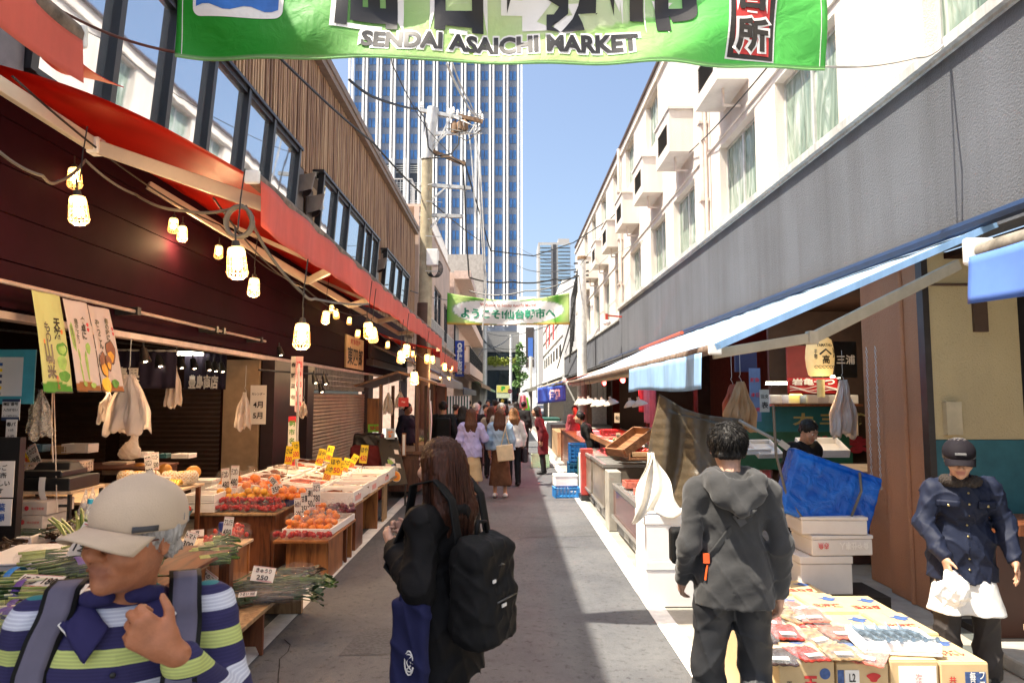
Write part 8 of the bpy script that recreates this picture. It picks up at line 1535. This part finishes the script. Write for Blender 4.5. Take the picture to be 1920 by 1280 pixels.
# the man in the hooded sweatshirt
m_hood=cloth('hoodie_grey',(.042,.042,.043),.9,.4,22,.2);m_blkt=cloth('trousers_charcoal',(.03,.031,.034),.5,.5,9)
def hoodie(t,j,s):
    n=j['neck'];t.chain([n+V((.10*math.sin(a),.03 - .085*math.cos(a),-.0+.012*math.cos(a))) for a in np.linspace(0,6.28,15)],.036,.03);t.e(n+V((0,.125,-.065)),(.125,.055,.085),rotm(0,.35),.03);t.c(n+V((-.11,.09,-.01)),n+V((0,.175,-.13)),.035,.03,.03);t.c(n+V((.11,.09,-.01)),n+V((0,.175,-.13)),.035,.03,.03);t.e(n+V((0,.10,.02)),(.07,.05,.04),None,.02,None,'s')
def curls(o,f,K,m):
    b=B();rd=random.Random(3)
    for i in range(900):
        a=rd.uniform(0,2*pi);e_=rd.uniform(-.25,1.45);d=V((math.cos(a)*math.cos(e_),math.sin(a)*math.cos(e_),math.sin(e_)))
        if d.y < -.5 and d.z < .35: continue
        p=V((d.x*.088,.02+d.y*.102,.042+d.z*.094));t=V((rd.uniform(-.6,.6),rd.uniform(-.6,.6),rd.uniform(-1.6,-.5)));t=(t - d*t.dot(d)*.9).normalized();q=[p - d*.008,p+d*.001+t*.015,p+d*.002+t*.035,p+d*.003+t*.055]
        b.tube([f(*x) for x in q],[.002,.0026,.002,.0005],3)
    local(o,b,'hair_curls',m)
hl=V((1.10,3.42,0));hz=R(176)
ph_,jh,th=person('dark haired man walking away in a charcoal grey hooded sweatshirt',hl,hz,1.695,dict(ell=(.222,.06,1.11),elr=(-.222,.06,1.11),wrl=(.225,-.10,.91),wrr=(-.228,-.02,.87),knl=(.12,-.05,.50),anl=(.11,-.10,.09),knr=(-.11,-.06,.49),anr=(-.11,.17,.12),head=(.0,-.035,1.565)),-.02,(.58,.33,.23),-.15,.05,.0,
 dict(col=(0,0,0),pad=.020,hem=.82,flare=.010,mat=m_hood,name='hooded_sweatshirt',fold=.007,ff=1.15,sl=.5,extra=(hoodie,)),dict(col=(0,0,0),mat=m_blkt,pad=.026,fl=1.7,fold=.010),('short',(.014,.012,.011),0),h=.0075,hair_fn=curls,wide=1.06)
b=B();nm=local(ph_,B().sph(jh['head']+V((.0,.055,.122)),(.028,.026,.006),12),'bald_patch',M('scalp',(.30,.19,.14),.6)) if False else None
cb=held('thin dark crossbody strap with a bright orange tag on the back of the hooded man','strap bag',hl,hz,'crossbody_bag');pts=[(.0 - .05+.19*t,march(th,-.05+.19*t,1.30 - .26*t,1)+.010,1.30 - .26*t) for t in np.linspace(0,1,10)];ribbon(cb,'strap',pts,.035,cloth('strap_grey',(.05,.05,.05)),.004)
p=V(pts[-1])+V((.0,.012,-.02));b=B();b.box(p+V((.005,0,.03)),(.03,.014,.045));b.tube([p,p+V((.012,.006,-.07))],.005,6);local(cb,b,'orange_tag',M('tag_orange',(.9,.12,.02),.35),False);b=B();b.box(V(pts[2])+V((0,.006,0)),(.04,.008,.06),Euler((0,.6,0)).to_matrix());local(cb,b,'strap_slider',m_dkgrey,False);s_=S();s_.b((.2,-.2,1.05),(.05,.03,.07),rr=.02);s_.obj('pouch',m_bk,.01,cb)
# the old man in the navy work jacket
m_work=cloth('jacket_navy',(.010,.014,.032),.65,.6,11);m_apr=cloth('apron_white',(.72,.71,.68),.7,.3,14);m_wpant=cloth('trousers_brown',(.04,.034,.032),.7,.5,10)
ol=V((2.93,4.50,0));oz=R(-14)
po,jo,to=person('old man in a navy work jacket, dark cap and white apron bending over the cartons',ol,oz,1.60,dict(head=(-.05,-.20,1.52),neck=(-.02,-.10,1.40),chest=(0,-.06,1.24),shl=(.165,-.06,1.325),shr=(-.165,-.07,1.305),ell=(.255,-.05,1.09),wrl=(.25,-.17,.88),elr=(-.25,-.09,1.08),wrr=(-.20,-.30,.90),knl=(.12,-.03,.49),knr=(-.12,-.05,.49),anl=(.13,.0,.08),anr=(-.12,-.02,.08)),0,(.55,.30,.19),-.25,.34,0,
 dict(col=(0,0,0),pad=.032,hem=.70,flare=.015,mat=m_work,name='work_jacket',fold=.009,ff=1.3,sl=.6),dict(col=(0,0,0),mat=m_wpant,pad=.026,fl=1.5,fold=.011),('short',(.10,.09,.085),0),h=.0075,hands=dict(r=(V((0,-.45,-.9)),V((.9,0,0)),V((.1,-.9,.4)),.7),l=(V((.05,-.3,-.95)),V((-.9,-.2,0)),V((-.2,-.8,.2)),.3)),wide=1.03)
s2_=1.6/1.7;Ro=rotm(-.25,.34);of=lambda x,y,z: jo['head']+Ro @ V((x,y,z))*s2_
s_=S();s_.e(of(0,.012,.05),tuple(q*s2_ for q in (.097,.115,.086)),Ro,.01).cut(of(0,0,.03),tuple(Ro @ V((0,0,-1))));m_dcap=cloth('cap_dark',(.007,.005,.008),.8);s_.obj('cap',m_dcap,.006,po)
b=B();b.grid(brim(of,.065,.01),20,8,.004);local(po,b,'cap_brim',m_dcap);b=B();b.box(of(0,-.101,.078),(.06,.004,.012),Ro);local(po,b,'cap_lettering',M('thread_grey',(.3,.3,.3),.6),False)
s_=S();c_=V((0,-.02,0));s_.c((-.05,-.02,.82),(-.09,-.04,.45),.085,.13,.04).c((.05,-.02,.82),(.09,-.04,.45),.085,.13,.04).cut((0,0,.46),(0,0,-1)).cut((0,.08,0),(0,1,0)).c((-.02,-.17,.66),(-.02,-.19,.40),.02,.055,.01,None,'s');s_.obj('apron',m_apr,.008,po,fold=folds(.004,.8))
b=B();yo=lambda x,z,d=.004: march(to,x,z) - d
for z in np.linspace(.74,1.22,8): b.lathe([(.007,0),(.007,.003),(.002,.004)],(.0,yo(0,z),z),8,Euler((pi/2,0,0)).to_matrix())
local(po,b,'snap',M('snap_brass',(.4,.32,.15),.3,metal=.8))
for x in (-.11,.11): b=B();b.grid(lambda u,v: (x+(u - .5)*.12,yo(x+(u - .5)*.12,1.17 - .045*v,.008),1.17 - .045*v),6,3,.006);local(po,b,'pocket_flap',m_work);b=B();b.lathe([(.009,0),(.009,.003),(.002,.004)],(x,yo(x,1.14,.014),1.14),8,Euler((pi/2,0,0)).to_matrix());local(po,b,'snap',M('snap_brass',(.4,.32,.15),.3,metal=.8))
s_=S();s_.chain([jo['neck']+V((.085*math.sin(a),-.012 - .08*math.cos(a),-.03)) for a in np.linspace(.3,5.98,14)],.03,.02);s_.obj('fur_collar',M('fur_dark',(.03,.022,.018),.95,bump=1.,bsc=120),.007,po,fold=lambda x,y,z: .006*np.sin(x*210)*np.sin(y*190+z*170))
rag=held('crumpled white plastic bag held in the hand of the old man','plastic bag',ol,oz,'held_bag');s_=S();w_=jo['wrr'];s_.c(w_+V((.0,-.06,-.09)),w_+V((.02,-.10,-.17)),.03,.075,.03).e(w_+V((-.02,-.11,-.20)),(.09,.03,.07),rotm(0,0,.5),.03);s_.obj('bag',M('bag_bright',(.78,.77,.74),.35,bump=.5,bsc=30),.007,rag,fold=folds(.012,1.8))
# shoppers and sellers farther on
C=lambda nm,c,**k: cloth('cloth_'+nm,c,**k)
JE=dict(col=(0,0,0),mat=C('jeans',(.05,.075,.13)),pad=.02);JB=dict(col=(0,0,0),mat=C('black_trousers',(.014,.014,.016)),pad=.02);JG=dict(col=(0,0,0),mat=C('grey_trousers',(.13,.13,.13)),pad=.02)
def tp(nm,c,**k): d=dict(col=(0,0,0),mat=C(nm,c),pad=.03);d.update(k);return d
BR=('long',(.085,.034,.02),.36);BK=('short',(.015,.013,.012),0);BL=('long',(.02,.016,.014),.3);GY=('short',(.32,.31,.3),0)
def P(lb,px,pyh,Y,H,rz,tpd,bt,hr,**kw): q=gy(px,pyh,Y);return person(lb,(q.x,Y,0),R(rz),H,top=tpd,bot=bt,hair=hr,**kw)[0]
P('woman with long brown hair in a lavender shirt and beige skirt, walking away',884,765,12.4,1.6,178,tp('lavender',(.40,.38,.66),hem=.80,pad=.035,fold=.01),dict(col=(0,0,0),mat=C('beige_skirt',(.5,.37,.22)),skirt=.35),BR,h=.011,J=dict(elr=(-.26,.0,1.15),wrr=(-.22,-.2,1.1)))
pd=P('woman in a pale denim jacket and brown pleated skirt with a cream shoulder bag',938,770,12.6,1.59,172,tp('denim_pale',(.28,.40,.55),hem=.92,pad=.04,fold=.009),dict(col=(0,0,0),mat=C('brown_skirt',(.10,.045,.025),var=.5),skirt=.24),BR,h=.011,shoe=(.6,.6,.6))
sb=held('large cream leather shoulder bag on the woman in the denim jacket','shoulder bag',pd.location,pd.rotation_euler.z,'shoulder_bag');s_=S();s_.b((-.12,.18,.82),(.13,.035,.125),Matrix.Rotation(.12,3,'Y'),.02);s_.obj('body',M('leather_cream',(.58,.47,.32),.5),.012,sb)
for x in (-.2,-.04): b=B();b.tube([(x,.19,.94),(-.11,.12,1.25),(-.13,.02,1.44),(-.12,-.1,1.3)],.01,5);local(sb,b,'strap',M('leather_cream',(.58,.47,.32),.5))
P('grey haired man in a beige jacket facing the camera behind the denim jacket',940,754,14.6,1.68,2,tp('beige_jacket',(.42,.39,.33)),JG,GY,h=.011,sk=(.5,.28,.18))
pwh=P('woman in a white top carrying a black patterned bag on the sunny side',963,764,14.2,1.58,195,tp('white_top',(.75,.72,.68),hem=.86),JB,('long',(.25,.12,.05),.22),h=.012)
sb=held('black patterned hand bag carried by the woman in the white top','hand bag',pwh.location,pwh.rotation_euler.z,'hand_bag');s_=S();s_.b((-.24,-.08,.62),(.02,.11,.11),rr=.04);s_.obj('body',M('bag_pattern',(.03,.02,.025),.6,var=.9,sc=40),.012,sb);b=B();b.tube([(-.24,-.15,.75),(-.23,-.06,.9),(-.24,.0,.75)],.008,5);local(sb,b,'handle',m_black)
pb=P('man in a black jacket with a black backpack at the shady stalls',831,757,14.2,1.72,185,tp('black_jacket',(.012,.012,.013),pad=.04),JE,BK,h=.012)
sb=held('black backpack worn by the man in the black jacket','backpack',pb.location,pb.rotation_euler.z,'backpack');s_=S();s_.b((0,.21,1.18),(.11,.05,.17),rr=.05);s_.obj('body',m_bk,.012,sb)
for x in (-.12,.12): b=B();b.tube([(x,.16,1.35),(x,.05,1.47),(x,-.08,1.44),(x,-.15,1.3),(x*1.3,-.1,1.1),(x,.12,1.05)],.014,5);local(sb,b,'strap',m_bk)
P('seller in dark navy clothes and knit cap behind the wooden kiosk',764,772,14.9,1.68,60,tp('seller_navy',(.012,.014,.03),pad=.04),JB,BK,h=.014)
P('shopper in a plaid apron bending over the red lit stall',1018,785,16.4,1.6,-95,tp('plaid_red',(.10,.015,.02),hem=.5,var=.6),JB,BL,h=.014,lean=.25)
P('seller in a black top and khaki trousers leaning over the freezer shelves',1112,800,13.6,1.58,-100,tp('top_black',(.01,.01,.01)),dict(col=(0,0,0),mat=C('khaki',(.22,.19,.07)),pad=.03),BK,h=.014,lean=.45)
P('seller in pinkish red clothes standing inside the red lit stall',1078,776,19,1.58,-20,tp('rose_top',(.22,.05,.06)),JB,BK,h=.016)
P('shop worker in black with a red glove behind the blue tarp',1490,790,7.25,1.6,25,tp('worker_black',(.012,.011,.012),pad=.045),JB,BK,h=.010,lean=.28,hpitch=.5,J=dict(wrr=(-.3,-.3,.98),elr=(-.28,-.12,1.05)),hands=dict(r=(V((-.1,-.4,-.8)),V((.8,0,0)),V((0,-1,0)),.5)))
FAR=[('woman in a dark navy coat beside the lavender shirt',868,768,14.4,1.62,175,tp('dark_navy',(.014,.017,.035)),JB,BL),('white haired man in black behind the lavender shirt',893,760,16.5,1.66,182,tp('black2',(.013,.013,.014)),JB,('short',(.6,.59,.57),0)),('shopper in a pink red cap past the white haired man',911,765,18.5,1.6,20,tp('wine',(.22,.03,.06)),JG,BK),('shopper with wavy brown hair in beige behind the denim jacket',921,764,15.6,1.6,180,tp('oat',(.4,.33,.24)),JB,BR),
 ('shopper in black at the counters next to the utility pole',855,768,18,1.62,120,tp('black3',(.014,.014,.016)),JB,BK),('tall man in dark clothes near the middle of the crowd',928,752,21,1.72,183,tp('charcoal',(.03,.03,.035)),JB,BK),('woman in a cream coat deep in the crowd',948,760,22,1.58,178,tp('cream_coat',(.55,.48,.38)),JB,BL),('man in a pale shirt coming towards the camera in the crowd',915,755,24,1.7,5,tp('pale_shirt',(.5,.5,.52)),JE,BK),('shopper in a grey coat on the shady side of the crowd',899,756,26,1.66,170,tp('grey_coat',(.14,.14,.15)),JB,BK),('shopper in black on the sunny side of the crowd',968,757,25,1.64,190,tp('black4',(.014,.013,.014)),JB,BL),
 ('woman in a red brown coat in the far crowd',935,754,32,1.6,180,tp('rust',(.2,.07,.04)),JB,BR),('man in a yellow hat in the far crowd',942,750,38,1.68,176,tp('far_dark',(.03,.03,.04)),JB,('short',(.55,.38,.04),0)),('shopper in white in the far crowd',955,752,36,1.62,185,tp('far_white',(.6,.6,.58)),JE,BK),('shopper in navy in the far crowd',925,750,42,1.66,182,tp('far_navy',(.02,.03,.07)),JB,BK),('shopper in beige at the far end of the crowd',962,750,46,1.64,180,tp('far_beige',(.4,.35,.28)),JB,BK),('shopper in a black coat by the far sunny counters',982,752,22,1.66,150,tp('black5',(.012,.012,.013)),JB,BK),('shopper in a dark coat at the far shady counters',880,754,30,1.66,160,tp('far_coat',(.03,.025,.03)),JB,BK)]
for i,a in enumerate(FAR): P(*a,h=.014 if a[3] < 20 else .02)
o=E('parking_sign','green and yellow parking sign panel under the podium at the street end','sign',(-.6,88,2));q0,q1=gy(931,737,88),gy(956,725,88);b=B();b.bb((q0.x,88,q0.z - .6),(q1.x,88.1,q1.z+.2));b.obj('panel',M('panel_white',(.6,.66,.45),.5),o);b=B();b.bb((q0.x+.05,87.97,q0.z+.1),(q1.x - .05,87.995,q1.z+.15));b.obj('upper_panel',M('panel_yellow',(.7,.62,.12),.5),o);lettering('P',o,((q0.x+q1.x)/2,87.96,(q0.z+q1.z)/2+.2),(1,0,0),(0,0,1),.5,.6,M('panel_green',(.03,.4,.05),.5),.06)
for x in (q0.x+.2,q1.x - .2): b=B();b.bar((x,88.05,0),(x,88.05,q0.z - .55),.1);b.obj('post',m_steel,o)
o=E('road_sign','round red no entry sign with a white bar at the street end','sign',gy(956,733,80));q=gy(956,733,80);b=B();b.lathe([(.26,0),(.26,.03)],q,20,Euler((pi/2,0,0)).to_matrix());b.obj('disc',m_penr,o);b=B();b.box(q+V((0,-.035,0)),(.36,.01,.08));b.obj('bar',m_card,o);b=B();b.bar(V((q.x,80.05,0)),q+V((0,.05,.2)),.06);b.obj('post',m_steel,o)
